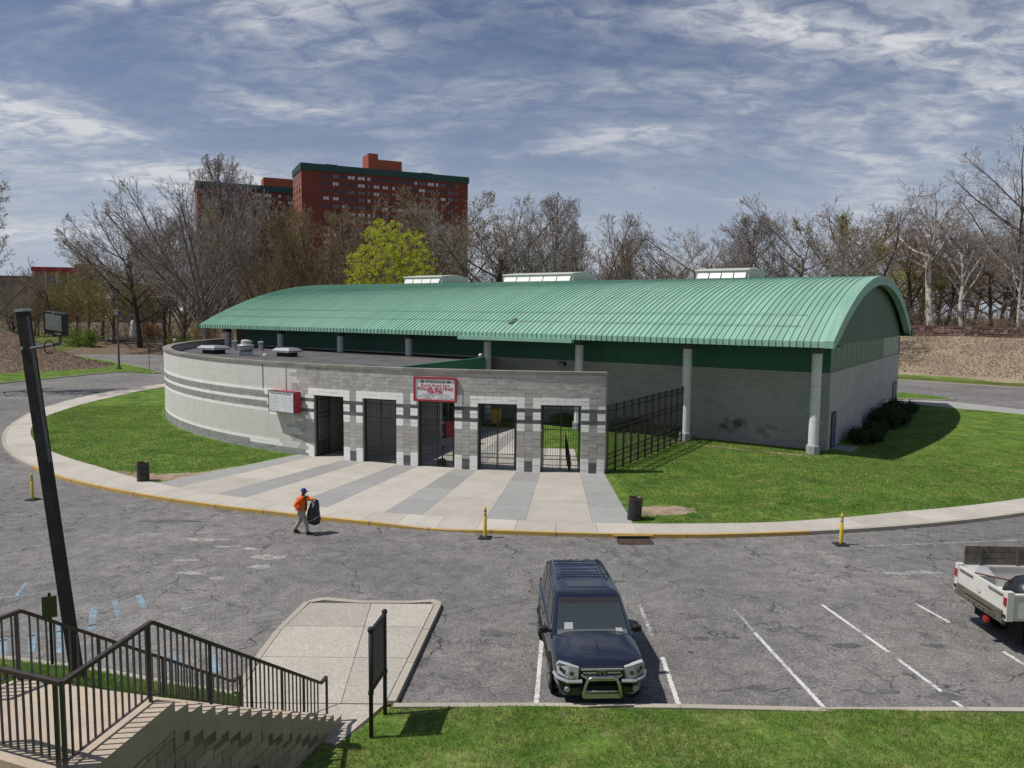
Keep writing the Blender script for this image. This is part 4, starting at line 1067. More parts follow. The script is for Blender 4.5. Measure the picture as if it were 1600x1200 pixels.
# ------------------------------------------------------------------ gates
def make_gate(i, o0, o1, label, open_leaf=False):
    am = (o0 + o1) / 2; th = arc_th(am); c = Vector(apt(am, RW - 0.22)) + Vector((CX, CY))
    t = thing('iron_gate', label, 'gate', (c.x, c.y, zg(c.x, c.y) + 0.015), th + math.pi / 2)
    W_ = o1 - o0 - 0.06; H_ = 3.52
    for sx in (-1, 1): MB().box((sx * (W_ / 2 - 0.04), 0, H_ / 2), (0.075, 0.075, H_)).build('gate_post', 'black_iron', t)
    MB().box((0, 0, H_ - 0.04), (W_ - 0.16, 0.05, 0.05)).build('head_rail', 'black_iron', t)
    span = W_ - 0.16
    leaves = [(-span / 4, 1), (span / 4, 1)]
    for li, (cx_, _) in enumerate(leaves):
        if open_leaf and li == 1: continue
        fr = MB(); hw = span / 4 - 0.008
        x0, x1 = cx_ - hw, cx_ + hw
        if open_leaf: pass
        lf = MB(); lf.box((x0 + 0.02, 0, H_ / 2 + 0.02), (0.04, 0.04, H_ - 0.14)); lf.box((x1 - 0.02, 0, H_ / 2 + 0.02), (0.04, 0.04, H_ - 0.14))
        for z in (0.07, 0.36, 0.66, 0.86, 2.25, 2.5, 3.26): lf.box(((x0 + x1) / 2, 0, z), (x1 - x0 - 0.082, 0.034, 0.034))
        leaf = lf.build('leaf', 'black_iron', t)
        if open_leaf: leaf.location = (-span / 2 - cx_ * 0 , 0, 0); leaf.matrix_local = Matrix.Translation((x0, 0, 0)) @ Matrix.Rotation(R(82), 4, 'Z') @ Matrix.Translation((-x0, 0, 0))
        nb_ = 6
        for k in range(nb_):
            x_ = x0 + (x1 - x0) * (k + 1) / (nb_ + 1)
            link('picket', PICK[0], leaf, (x_, 0.0, 0)); 
        for k in range(nb_ + 1):
            x_ = x0 + (x1 - x0) * (k + 0.5) / (nb_ + 1); link('dog_bar', PICK[1], leaf, (x_, 0.0, 0))
    return t
PICK = [MB().box((0, -0.018, 1.72), (0.02, 0.018, 3.36)).mesh('picket', 'black_iron'), MB().box((0, -0.018, 0.46), (0.016, 0.016, 0.80)).mesh('dog_bar', 'black_iron')]
names = ['closed black iron double gate beside the end pier with the lawn behind it', 'closed black iron double gate with the yellow bin behind it', 'closed black iron double gate under the red framed welcome sign', 'closed black iron double gate next to the half open one', 'half open black iron gate beside the notice board']
for i, (o0, o1) in enumerate(OPEN): tag(make_gate(i, o0, o1, names[i], i == 4), group='gates in the entrance wall')

# ------------------------------------------------------------------ iron fence from the wall to the column
F0, F1 = Vector((5.0, 39.25)), Vector((11.15, 49.45))
fl = (F1 - F0).length; fa = math.atan2(F1.y - F0.y, F1.x - F0.x)
fence = thing('iron_fence', 'tall black iron fence between the entrance wall and the rink column', 'fence', (F0.x, F0.y, 0.05), fa)
for z in (0.1, 0.42, 0.75, 1.0, 2.25, 2.5, 3.3, 3.56): MB().box((fl / 2, 0, z), (fl, 0.045, 0.045)).build('rail', 'black_iron', fence)
fp = MB().box((0, 0, 1.80), (0.085, 0.085, 3.66)).mesh('post', 'black_iron'); fk = MB().box((0, -0.03, 1.80), (0.02, 0.02, 3.46)).mesh('picket', 'black_iron')
for i in range(12):
    x_ = fl * i / 11; link('post', fp, fence, (x_, 0, 0))
    if i < 11:
        for k in range(1, 8): link('picket', fk, fence, (x_ + fl / 11 * k / 8, 0, 0))

# ------------------------------------------------------------------ signs
dg = None
def text_mesh(body, size, mat, name, parent, loc, rot=None, bold=0.0, shear=0.0, align='CENTER', extr=0.003, sx=1.0):
    cu = bpy.data.curves.new(name, 'FONT'); cu.body = body; cu.size = size; cu.align_x = align; cu.align_y = 'CENTER'; cu.offset = bold; cu.shear = shear; cu.extrude = extr; cu.resolution_u = 3
    to = bpy.data.objects.new(name, cu); col.objects.link(to)
    bpy.context.view_layer.update()
    me = bpy.data.meshes.new_from_object(to.evaluated_get(bpy.context.evaluated_depsgraph_get()))
    bpy.data.objects.remove(to); bpy.data.curves.remove(cu)
    me.materials.clear(); me.materials.append(MATS[mat])
    return link(name, me, parent, loc, rot or (R(90), 0, 0), (sx, 1, 1))
def dashes(parent, name, mat, x0, x1, z, h, y, seed, dens=0.75):
    rr = random.Random(seed); mb = MB(); x = x0
    while x < x1:
        L = rr.uniform(0.03, 0.11)
        if rr.random() < dens: mb.box((x + L / 2, y, z), (L, 0.004, h))
        x += L + 0.025
    if mb.f: mb.build(name, mat, parent)
am = (OPEN[2][0] + OPEN[2][1]) / 2; th = arc_th(am); c = Vector(apt(am + 0.02, RW + 0.07)) + Vector((CX, CY))
sg = thing('welcome_sign', 'white welcome sign in a red frame above the middle gate', 'sign', (c.x, c.y, 3.62), th + math.pi / 2)
SW, SH = 2.42, 1.30
MB().box((0, 0.03, SH / 2), (SW - 0.06, 0.05, SH - 0.06)).build('board', 'sign_white', sg)
for a_, b_, c_, d_ in ((0, SH - 0.05, SW, 0.10), (0, 0.05, SW, 0.10), (-SW / 2 + 0.05, SH / 2, 0.10, SH - 0.2), (SW / 2 - 0.05, SH / 2, 0.10, SH - 0.2)): MB().box((a_, 0.005, b_), (c_, 0.11, d_)).build('frame', 'sign_red', sg)
text_mesh('Welcome', 0.235, 'letter_dark', 'lettering', sg, (-0.02, 0.0, SH - 0.24), shear=0.35, bold=0.002, sx=1.25)
text_mesh('Branch Brook Park', 0.185, 'letter_red', 'lettering', sg, (0, 0.0, SH - 0.44), bold=0.002, sx=1.15)
text_mesh('ROLLER SKATING', 0.225, 'letter_red', 'lettering', sg, (0, 0.0, SH - 0.63), bold=0.008, sx=1.12)
text_mesh('CENTER', 0.215, 'letter_red', 'lettering', sg, (0, 0.0, SH - 0.81), bold=0.008, sx=1.12)
text_mesh('A Facility of the Essex County Park System', 0.082, 'letter_grey', 'lettering', sg, (0, 0.0, SH - 0.945), sx=1.1)
dashes(sg, 'small_print', 'letter_dark', -1.0, -0.05, 0.255, 0.03, 0.001, 1); dashes(sg, 'small_print', 'letter_red', -0.85, -0.1, 0.165, 0.026, 0.001, 2); dashes(sg, 'small_print', 'letter_grey', 0.25, 0.8, 0.255, 0.026, 0.001, 3); dashes(sg, 'small_print', 'letter_dark', 0.1, 1.05, 0.165, 0.026, 0.001, 4, 0.9)
em = MB(); em.lathe([(0.001, 0), (0.095, 0), (0.095, 0.008), (0.001, 0.008)], 16, (-0.72, 0.0, SH - 0.24), axis='Y'); em.build('emblem', 'letter_dark', sg)
em = MB(); em.box((-0.72, -0.006, SH - 0.235), (0.05, 0.006, 0.10)); em.build('emblem', 'letter_grey', sg)
em = MB(); em.add([(0.62, 0, SH - .25), (0.72, 0, SH - .30), (0.82, 0, SH - .30), (0.92, 0, SH - .25), (0.82, 0, SH - .20), (0.77, 0, SH - .165), (0.72, 0, SH - .20)], [tuple(range(7))]); em.build('emblem', 'letter_dark', sg)
# notice board box on the left
am = 18.75; th = arc_th(am); c = Vector(apt(am, RW + 0.28)) + Vector((CX, CY))
nbd = thing('notice_board', 'white schedule board in a deep dark red cabinet on the wall', 'sign', (c.x, c.y, 2.52), th + math.pi / 2 + R(-4))
BW, BH = 2.20, 1.22
MB().box((0, 0.0, BH / 2), (BW, 0.50, BH)).build('cabinet', 'sign_red', nbd)
MB().box((0, -0.262, BH / 2), (BW - 0.03, 0.02, BH - 0.05)).build('board', 'sign_white', nbd)
for a_, b_, c_, d_ in ((0, BH - 0.02, BW + 0.02, 0.045), (0, 0.02, BW + 0.02, 0.045), (-BW / 2 + 0.01, BH / 2, 0.045, BH - 0.09), (BW / 2 - 0.01, BH / 2, 0.045, BH - 0.09)): MB().box((a_, -0.265, b_), (c_, 0.05, d_)).build('frame', 'lamp_grey', nbd)
text_mesh('Branch Brook Park Roller Skating', 0.115, 'letter_dark', 'lettering', nbd, (0, -0.276, BH - 0.14), bold=0.002, sx=1.15)
for k in range(9):
    z = BH - 0.29 - k * 0.082
    dashes(nbd, 'schedule_line', 'letter_mauve', -1.0, -0.85, z, 0.02, -0.275, 20 + k, 0.9); dashes(nbd, 'schedule_line', 'letter_grey', -0.75, -0.2, z, 0.016, -0.275, 40 + k, 0.8)
    dashes(nbd, 'schedule_line', 'letter_grey', 0.05, 0.5, z - 0.01, 0.016, -0.275, 60 + k, 0.75); dashes(nbd, 'schedule_line', 'letter_grey', 0.6, 1.0, z - 0.02, 0.016, -0.275, 80 + k, 0.8)
dashes(nbd, 'schedule_line', 'letter_grey', -0.9, -0.2, 0.16, 0.022, -0.275, 99); dashes(nbd, 'schedule_line', 'letter_grey', 0.2, 0.8, 0.13, 0.022, -0.275, 98)

# ------------------------------------------------------------------ things behind the gates
def barrier(loc, rz, mat, label, group):
    t = thing('plastic_barrier', label, 'barrier', loc, rz, group)
    mb = MB(); L = 1.9
    mb.box((0, 0, 0.98), (L, 0.10, 0.10)); mb.box((0, 0, 0.20), (L, 0.10, 0.12)); mb.build('rail', mat, t)
    for k in range(9): MB().box((-L / 2 + 0.05 + k * (L - 0.1) / 8, 0, 0.59), (0.07, 0.06, 0.66)).build('slat', mat, t)
    for s in (-0.7, 0.7): MB().box((s, 0, 0.065), (0.10, 0.55, 0.13)).build('foot', 'rubber', t)
    return t
for i, lb in enumerate(('white slatted crowd barrier touching the red barrier', 'white slatted crowd barrier in the middle of its row of three', 'white slatted crowd barrier at the end away from the red barriers')): barrier((-5.0 - i * 0.98, 49.55 - i * 1.62, 0.04), R(58.5), 'sign_white', lb, 'white crowd barriers')
simple('barrier_red', (0.55, 0.04, 0.05), 0.4, 0.4)
for i in range(2):
    t = thing('barrier_block', ('red plastic barrier next to the white barriers', 'red plastic barrier farther along the glass front')[i], 'barrier', (-4.05 + i * 0.92, 50.95 + i * 1.5, 0.04), R(58.5), 'red barriers in the courtyard')
    mb = MB(); mb.rings([[(-.85, -.27, 0), (.85, -.27, 0), (.85, .27, 0), (-.85, .27, 0)], [(-.85, -.2, .35), (.85, -.2, .35), (.85, .2, .35), (-.85, .2, .35)], [(-.82, -.1, 1.05), (.82, -.1, 1.05), (.82, .1, 1.05), (-.82, .1, 1.05)]], True, True); mb.build('shell', 'barrier_red', t)
    MB().lathe([(0.07, 1.05), (0.07, 1.12)], 10, cap1=True).build('filler_cap', 'rubber', t)
t = thing('yellow_bin', 'yellow plastic bin with a lid by the courtyard wall', 'bin', (-1.15, 56.2, 0.03), R(-20))
MB().rings([[(-.26, -.26, 0.12), (.26, -.26, 0.12), (.26, .26, 0.12), (-.26, .26, 0.12)], [(-.32, -.32, 1.10), (.32, -.32, 1.10), (.32, .32, 1.10), (-.32, .32, 1.10)]], True, True).build('body', 'post_yellow', t)
MB().cbox((0, 0, 1.16), (0.70, 0.70, 0.11), 0.03).build('lid', 'post_yellow', t)
for s in (-1, 1): MB().lathe([(0.1, -.03), (0.1, .03)], 10, (s * .22, .22, .1), axis='X', cap0=True, cap1=True).build('wheel', 'rubber', t)
t = thing('stanchion', 'small black weighted post behind the middle gate', 'post', (-3.75, 40.75, 0.045))
MB().lathe([(0.24, 0), (0.24, 0.30), (0.16, 0.40), (0.05, 0.42)], 14, cap0=True).build('base', 'rubber', t); MB().tube([(0, 0, .4), (0.05, 0, 1.0)], 0.03, 8).build('stem', 'rubber', t); MB().lathe([(0.01, 1.0), (0.08, 1.02), (0.08, 1.1), (0.01, 1.12)], 10, (0.05, 0, 0)).build('knob', 'rubber', t)
t = thing('folded_umbrella', 'dark folded fabric bundle leaning behind the last gate', 'umbrella', (3.0, 39.9, 0.045))
MB().tube([(0.1, -.1, 0), (0.07, 0, .35), (-.05, .08, 1.2), (-.13, .15, 1.95)], [0.05, 0.13, 0.11, 0.02], 9).build('cloth', 'rubber', t, True); MB().tube([(-.13, .15, 1.9), (-.16, .18, 2.1)], 0.015, 6).build('tip', 'galvanised', t)

# ================================================================== STAIRS, RAILINGS, FOREGROUND FURNITURE
LZ, BZ0, NRIS = 2.90, 0.13, 17
N1, NB, N2, N3 = Vector((-5.01, 10.28)), Vector((-3.67, 14.68)), Vector((-5.29, 8.63)), Vector((-6.75, 9.15))
F1_, FB_, F2_ = Vector((-7.24, 10.90)), Vector((-5.42, 14.72)), Vector((-7.62, 10.18))
stairs = thing('concrete_stairs', 'pale concrete stairs with a landing and a stepped block side wall', 'stairs', (0, 0, 0))
OFF = Vector((0.30, -0.04)); rise = (LZ - BZ0) / NRIS
for i in range(1, NRIS):
    f0, f1 = (i - 1) / (NRIS - 1) + 0.0004, i / (NRIS - 1) - 0.0004; z = LZ - i * rise
    p = [F1_.lerp(FB_, f0), N1.lerp(NB, f0) + OFF, N1.lerp(NB, f1) + OFF, F1_.lerp(FB_, f1)]
    mb = MB(); mb.prism([tuple(q) for q in p], max(0.0, z - 0.40), z, bottom=True); mb.build('step', 'concrete_smooth', stairs)
land = [F1_ - Vector((0.06, -0.0)), F2_ - Vector((0.06, 0)), N3 + Vector((0.0, -0.12)), N2 + Vector((0.27, -0.25)), N1 + OFF]
mb = MB(); mb.prism([tuple(q) for q in land], LZ - 0.42, LZ, bottom=True); mb.build('landing', 'concrete_smooth', stairs)
mb = MB(); mb.prism([tuple(N2 + Vector((-0.07, -0.02))), tuple(N2 + Vector((0.285, -0.25))), tuple(N1 + OFF + Vector((0.012, 0.0))), tuple(N1 + Vector((-0.07, 0.0)))], LZ - 0.2, LZ + 0.012); mb.build('edge_cap', 'concrete_smooth', stairs)
# upper flight leaving the landing to the side
dU = Vector((-0.72, -0.69)); a0_, b0_ = N3 + Vector((0, -.12)), F2_ - Vector((.06, 0))
for i in range(1, 13):
    p = [a0_ + dU * 0.3 * (i - 1), a0_ + dU * 0.3 * i, b0_ + dU * 0.3 * i, b0_ + dU * 0.3 * (i - 1)]
    mb = MB(); mb.prism([tuple(q) for q in p], LZ + i * 0.17 - 0.6, LZ + i * 0.17, bottom=True); mb.build('step', 'concrete_smooth', stairs)
# side wall: core and separate blocks
wl0, wl1, wl2 = N2 + Vector((0.27, -0.6)), N1 + OFF + Vector((-0.022, 0)), NB + OFF + Vector((-0.022, 0))
simple('stair_mortar', (0.24, 0.20, 0.15), 0.95, 0.1, var=0.25)
sw = thing('stair_wall', 'shaded tan block retaining wall below the landing and steps', 'wall', (0, 0, 0))
def under_z(seg, f): return (LZ - 0.425) if seg == 0 else max(0.02, LZ - f * (NRIS - 1) * rise - rise - 0.37)
mb = MB()
def panel_pts(p0, p1, z0a, z0b, t=0.25):
    d = (p1 - p0).normalized(); n_ = Vector((-d.y, d.x)); return [tuple(p0), tuple(p1), tuple(p1 + n_ * t), tuple(p0 + n_ * t)]
mb.prism(panel_pts(wl0, wl1, 0, 0), -0.1, LZ - 0.425)
for i in range(1, NRIS):
    f0, f1 = (i - 1) / (NRIS - 1), i / (NRIS - 1)
    zt = LZ - i * rise - 0.402
    if zt > 0.02: mb.prism(panel_pts(wl1.lerp(wl2, f0), wl1.lerp(wl2, f1), 0, 0), -0.1, zt)
mb.build('wall_core', 'stair_mortar', sw)
bc = {}
def place_block(p0, p1, z, h, mat):
    d = p1 - p0; L = round(d.length, 2)
    if L < 0.05: return
    key = (L, round(h, 2), mat)
    if key not in bc:
        m = MB(); m.cbox((0, 0, 0), (L - 0.014, 0.08, h - 0.012), 0.006); bc[key] = m.mesh('block', mat)
    c = (p0 + p1) / 2; n_ = Vector((d.y, -d.x)).normalized()
    link('block', bc[key], sw, (c.x - n_.x * 0.022, c.y - n_.y * 0.022, z + h / 2), (0, 0, math.atan2(d.y, d.x)))
rr = random.Random(21)
for row in range(13):
    z = row * 0.2 - 0.02
    for seg, (p0, p1) in enumerate(((wl0, wl1), (wl1, wl2))):
        L = (p1 - p0).length; a = 0.0; first = True
        while a < L - 0.04:
            l = min(0.4 if not (first and row % 2) else 0.2, L - a); first = False
            f0, f1 = a / L, (a + l) / L
            top = LZ - 0.425 if seg == 0 else LZ - math.ceil(f1 * (NRIS - 1) - 1e-6) * rise - 0.402
            h = min(0.2, top - z)
            if h > 0.035: place_block(p0.lerp(p1, f0), p0.lerp(p1, f1), z, h, 'block_tan')
            a += l
simple('cover_paint', (0.115, 0.125, 0.15), 0.8, 0.2, var=0.12)
mb = MB(); d = (wl2 - wl1).normalized(); n_ = Vector((d.y, -d.x))
pts = [(0.30, 0.05), (0.46, 0.05), (0.475, 0.65), (0.465, 0.78), (0.40, 0.84), (0.33, 0.80), (0.305, 0.66)]
mb.add([(*(wl1.lerp(wl2, f - 0.06) + n_ * 0.032), z + 0.1) for f, z in pts], [tuple(range(7))]); mb.build('paint_patch', 'cover_paint', sw)

def railing(label, path, posts, heights, sp=0.122, endcap=True):
    """path: list of (x, y, base z); heights: rail height above base at each point"""
    t = thing('stair_railing', label, 'railing', (path[0][0], path[0][1], path[0][2])); o = Vector(path[0])
    tops = [Vector(p) - o + Vector((0, 0, h)) for p, h in zip(path, heights)]; bases = [Vector(p) - o for p in path]
    bm1 = MB().box((0, 0, 0), (0.022, 0.022, 1.0)).mesh('baluster', 'rail_metal')
    for a_, b_ in zip(tops, tops[1:]): 
        mb = MB(); mb.bar(a_, b_, 0.062, 0.052); mb.build('top_rail', 'rail_top', t)
    for k, (a_, b_, ta, tb) in enumerate(zip(bases, bases[1:], tops, tops[1:])):
        up = Vector((0, 0, 0.10)); MB().bar(a_ + up, b_ + up, 0.03, 0.022).build('bottom_rail', 'rail_metal', t)
        L = (Vector((b_.x, b_.y)) - Vector((a_.x, a_.y))).length; n = max(1, int(L / sp)); yaw = math.atan2(b_.y - a_.y, b_.x - a_.x)
        for i in range(1, n):
            f = i / n; bz = a_.lerp(b_, f) + up; tz = ta.lerp(tb, f); h = tz.z - bz.z
            if any(pk == k and abs(pf - f) * L < 0.05 for pk, pf in posts): continue
            link('baluster', bm1, t, (bz.x, bz.y, bz.z + h / 2), (0, 0, yaw), (1, 1, h - 0.01))
    pmh = MB().box((0, 0, 0), (0.05, 0.05, 1.0)).mesh('post', 'rail_metal')
    for k, f in posts:
        b_ = bases[k].lerp(bases[k + 1], f); tz = tops[k].lerp(tops[k + 1], f); h = tz.z - b_.z + 0.02
        link('post', pmh, t, (b_.x, b_.y, b_.z + h / 2 - 0.02), (0, 0, 0.3), (1, 1, h))
    return t
def P3(v, z): return (v.x, v.y, z)
NBe = N1.lerp(NB, 0.955)
r1 = railing('dark metal railing along the block wall side of the stairs', [P3(N3, LZ), P3(N2, LZ), P3(N1, LZ), P3(NBe, BZ0 + 0.05 + 0.0), P3(NB, BZ0 + 0.02)], [(0, 0.0), (0, 0.93), (1, 0.0), (1, 0.96), (2, 0.27), (2, 0.50), (2, 0.70), (2, 0.86), (3, 1.0)], [1.08, 1.08, 1.14, 0.86, 0.92])
FBe = F1_.lerp(FB_, 0.955)
r2 = railing('dark metal railing along the grass slope side of the stairs', [P3(F2_, LZ), P3(F1_, LZ), P3(FBe, BZ0 + 0.05), P3(FB_, BZ0 + 0.02)], [(0, 0.0), (0, 0.92), (1, 0.30), (1, 0.60), (1, 0.85), (2, 1.0)], [1.0, 1.03, 0.84, 0.90])

# information panel seen from behind
pa, pb = Vector((-2.68, 14.16)), Vector((-2.56, 15.06))
ip = thing('information_panel', 'tall black framed information panel on two posts in the grass', 'sign', (pa.x, pa.y, 0.08), math.atan2(pb.y - pa.y, pb.x - pa.x))
Lp = (pb - pa).length
for x_ in (0, Lp):
    MB().tube([(x_, 0, 0), (x_, 0, 2.16)], 0.042, 10).build('post', 'black_iron', ip, True); MB().lathe([(0.005, -.06), (0.045, -.045), (0.062, 0), (0.045, .045), (0.005, .06)], 12, (x_, 0, 2.2)).build('finial', 'black_iron', ip, True)
    MB().lathe([(0.055, .90), (0.055, .97)], 10, (x_, 0, 0), cap0=True, cap1=True).build('collar', 'black_iron', ip)
MB().box((Lp / 2, 0, 1.56), (Lp - 0.16, 0.03, 1.10)).build('panel', 'panel_olive', ip)
for z in (0.97, 2.15): MB().box((Lp / 2, 0, z), (Lp - 0.07, 0.06, 0.07)).build('frame_rail', 'black_iron', ip)
for x_ in (0.075, Lp - 0.075): MB().box((x_, 0, 1.56), (0.035, 0.06, 1.10)).build('frame_stile', 'black_iron', ip)

# small parking sign seen from behind
ps = thing('parking_sign', 'small green backed parking sign on a post by the lot kerb', 'sign', (-10.55, 16.9, 0.2), R(25))
MB().box((0, 0, 0.85), (0.06, 0.05, 1.7)).build('post', 'black_iron', ps); MB().box((0, -0.04, 1.38), (0.30, 0.012, 0.50)).build('plate', 'sign_back', ps)
for z in (1.25, 1.5): MB().lathe([(0.012, 0), (0.012, .03)], 6, (0, .028, z), axis='Y', cap1=True).build('bolt', 'galvanised', ps)

# leaning flood light pole
b0, t0 = Vector((-7.86, 13.42, 1.25)), Vector((-8.60, 13.42, 8.36))
fpz = thing('flood_light_pole', 'leaning dark square timber pole with a flood light near its top', 'light pole', tuple(b0))
tv = t0 - b0
MB().bar((0, 0, -0.3), tv * 0.995, 0.165, 0.165).build('pole', 'timber_dark', fpz)
q = tv.normalized(); MB().bar(tv * 0.995, tv * 0.995 + q * 0.055, 0.185, 0.185).build('cap', 'galvanised', fpz)
MB().bar(tv * 0.62 + Vector((0.105, -.06, 0)), tv * 0.985 + Vector((0.105, -.06, 0)), 0.03, 0.05).build('conduit', 'lamp_grey', fpz)
MB().lathe([(0.005, 0), (0.03, 0.0), (0.03, 0.05), (0.005, 0.06)], 8, (tv.x * .96 - .02, -0.105, tv.z * .905), axis='Y').build('bolt', 'galvanised', fpz)
lc = Vector((-7.84 - b0.x, -0.30, 8.14 - b0.z))
lampm = Matrix.Translation(lc) @ Matrix.Rotation(R(6), 4, 'Y') @ Matrix.Rotation(R(10), 4, 'X') @ Matrix.Rotation(R(-8), 4, 'Z') @ Matrix.Scale(0.88, 4)
mb = MB(); mb.rings([[lampm @ Vector(p) for p in r_] for r_ in ([(-.215, -.07, -.23), (.215, -.07, -.23), (.215, -.07, .21), (-.215, -.07, .21)], [(-.215, .06, -.23), (.215, .06, -.23), (.215, .06, .21), (-.215, .06, .21)], [(-.10, .18, -.12), (.10, .18, -.12), (.10, .18, .12), (-.10, .18, .12)])], True, True)
ho = mb.build('lamp_housing', 'black_iron', fpz)
glass('lamp_glass', (0.30, 0.31, 0.30), 0.25, 0.8)
mb = MB(); mb.box((0, -0.073, 0.02), (0.345, 0.008, 0.31), mat=lampm); mb.build('lens', 'lamp_glass', ho)
mb = MB()
for i, s_ in enumerate((0.13, 0.10, 0.07)): mb.box((0, -0.078 - i * 0.0015, 0.05), (s_ * 2, 0.002, s_ * 1.7), mat=lampm)
mb.build('reflector', 'galvanised', ho)
mb = MB(); mb.box((0, -0.078, 0.19), (0.035, 0.01, 0.035), mat=lampm); mb.box((0.09, -0.078, -0.19), (0.13, 0.006, 0.03), mat=lampm); mb.build('clasp', 'galvanised', ho)
MB().tube([tv * 0.905 + Vector((0.1, -.1, 0)), lc + Vector((0.02, 0.06, -0.36)), lc + Vector((0.02, 0.06, -0.2))], 0.028, 8).build('bracket', 'lamp_grey', fpz)
MB().tube([lc + Vector((-0.14 + 0.09 * math.cos(a), 0.0, -0.42 + 0.11 * math.sin(a))) for a in [i * 0.55 for i in range(11)]], 0.011, 6).build('cable', 'rubber', fpz)

# trash barrels
def make_barrel(loc, label, lean=0.0):
    t = thing('trash_barrel', label, 'trash barrel', loc, 0.4, 'trash barrels at the plaza corners')
    pr_ = [(0.285, 0.0), (0.29, 0.03), (0.28, 0.05)]
    for z in (0.30, 0.58): pr_ += [(0.28, z - 0.03), (0.295, z), (0.28, z + 0.03)]
    pr_ += [(0.28, 0.84), (0.295, 0.87), (0.29, 0.885), (0.27, 0.885), (0.268, 0.80), (0.268, 0.1), (0.01, 0.1)]
    MB().lathe(pr_, 28, cap0=True).build('drum', 'barrel_black', t, True)
    MB().lathe([(0.296, 0.855), (0.302, 0.872), (0.292, 0.892), (0.272, 0.888)], 28).build('rim', 'rust', t, True)
    MB().lathe([(0.27, 0.45), (0.2, 0.52), (0.08, 0.56), (0.005, 0.55)], 14).build('bag_liner', 'rubber', t, True)
    t.rotation_euler = (0, lean, 0.4); return t
make_barrel((-17.75, 36.15, 0.13), 'black steel drum trash barrel on the dirt beside the plaza left lawn', 0.0)
make_barrel((4.98, 30.1, 0.13), 'black steel drum trash barrel beside the plaza near the storm drain', R(4))
# flexible posts
def make_delin(loc, label):
    t = thing('delineator_post', label, 'traffic post', loc, rnd.uniform(-.2, .2), 'yellow traffic posts along the kerb')
    mb = MB(); mb.rings([[(-.23, -.23, 0), (.23, -.23, 0), (.23, .23, 0), (-.23, .23, 0)], [(-.23, -.23, .03), (.23, -.23, .03), (.23, .23, .03), (-.23, .23, .03)], [(-.10, -.10, .075), (.10, -.10, .075), (.10, .10, .075), (-.10, .10, .075)]], True, True); mb.build('base', 'rubber', t)
    MB().lathe([(0.065, 0.07), (0.062, 0.78), (0.050, 0.80), (0.050, 1.12), (0.03, 1.17), (0.022, 1.19)], 14, cap1=True).build('tube', 'post_yellow', t, True)
    MB().lathe([(0.0525, 0.86), (0.0525, 0.95)], 14).build('reflective_band', 'worn_patch', t, True); MB().lathe([(0.0525, 1.0), (0.0525, 1.08)], 14).build('reflective_band', 'worn_patch', t, True)
make_delin((-20.96, 32.75, 0.0), 'yellow flexible traffic post on a black base beyond the flood light pole'); make_delin((-0.95, 27.75, 0.0), 'yellow flexible traffic post on a black base in front of the plaza'); make_delin((12.15, 27.35, 0.0), 'yellow flexible traffic post on a black base by the right hand lawn')
# storm drain inlet
dr = thing('storm_drain', 'rusty storm drain grate in the road below a yellow kerb inlet', 'drain', (4.6, 27.42, 0.0), R(2))
MB().box((0, 0, 0.002), (1.30, 0.62, 0.012)).build('frame', 'dark_interior', dr)
for i in range(9): MB().box((-0.54 + i * 0.135, 0, 0.014), (0.055, 0.54, 0.018)).build('grate_bar', 'rust', dr)
MB().box((0, 0.40, 0.06), (1.2, 0.05, 0.09)).build('inlet_mouth', 'dark_interior', dr)
MB().box((0, 0.44, 0.12), (1.5, 0.10, 0.035)).build('inlet_lintel', 'kerb_yellow', dr)

# ================================================================== PERSON with trash bag
def skin_mesh(name, verts, edges, rad, mats, root=0, sub=2, assign=None):
    me = bpy.data.meshes.new(name); me.from_pydata(verts, edges, [])
    o = bpy.data.objects.new(name, me); col.objects.link(o)
    md = o.modifiers.new('skin', 'SKIN'); md.use_smooth_shade = True; md.branch_smoothing = 0.6
    sv = me.skin_vertices[0].data
    for i, r in enumerate(rad): sv[i].radius = (r, r) if not isinstance(r, tuple) else r; sv[i].use_root = False
    sv[root].use_root = True
    sb = o.modifiers.new('sub', 'SUBSURF'); sb.levels = sub; sb.render_levels = sub
    bpy.context.view_layer.update()
    m2 = bpy.data.meshes.new_from_object(o.evaluated_get(bpy.context.evaluated_depsgraph_get()))
    bpy.data.objects.remove(o); m2.name = name
    m2.materials.clear()
    for m in mats: m2.materials.append(MATS[m])
    if assign:
        for p in m2.polygons: p.material_index = assign(p.center)
    m2.polygons.foreach_set('use_smooth', [True] * len(m2.polygons))
    return m2
simple('skin_dark', (0.11, 0.062, 0.042), 0.55, 0.35, var=0.05); simple('jacket_orange', (0.85, 0.155, 0.025), 0.75, 0.2, var=0.08, scale=6, bmp=0.5, bscale=9)
simple('trousers_grey', (0.36, 0.335, 0.30), 0.85, 0.2, var=0.1, scale=6, bmp=0.5, bscale=9); simple('cap_blue', (0.035, 0.055, 0.22), 0.7, 0.3); simple('shoe_black', (0.02, 0.018, 0.018), 0.5, 0.4); simple('bag_black', (0.016, 0.017, 0.022), 0.3, 0.6, var=0.2, bmp=1.0, bscale=7); simple('olive_trim', (0.10, 0.115, 0.03), 0.7, 0.2); simple('bag_lining', (0.42, 0.42, 0.44), 0.5, 0.3)
person = thing('person', 'person in an orange jacket and blue cap walking with a black trash bag', 'person', (-7.88, 28.05, 0.0), R(4))
V = [(0, 0, .94), (.02, 0, 1.12), (.035, 0, 1.30), (.055, 0, 1.42), (.075, 0, 1.50), (.10, 0, 1.585), (.115, 0, 1.66)]
E_ = [(0, 1), (1, 2), (2, 3), (3, 4), (4, 5), (5, 6)]; RD = [.13, .125, .145, .085, .058, .092, .080]
def chain(start, pts, rads):
    p = start
    for v, r in zip(pts, rads): V.append(v); RD.append(r); E_.append((p, len(V) - 1)); p = len(V) - 1
    return p
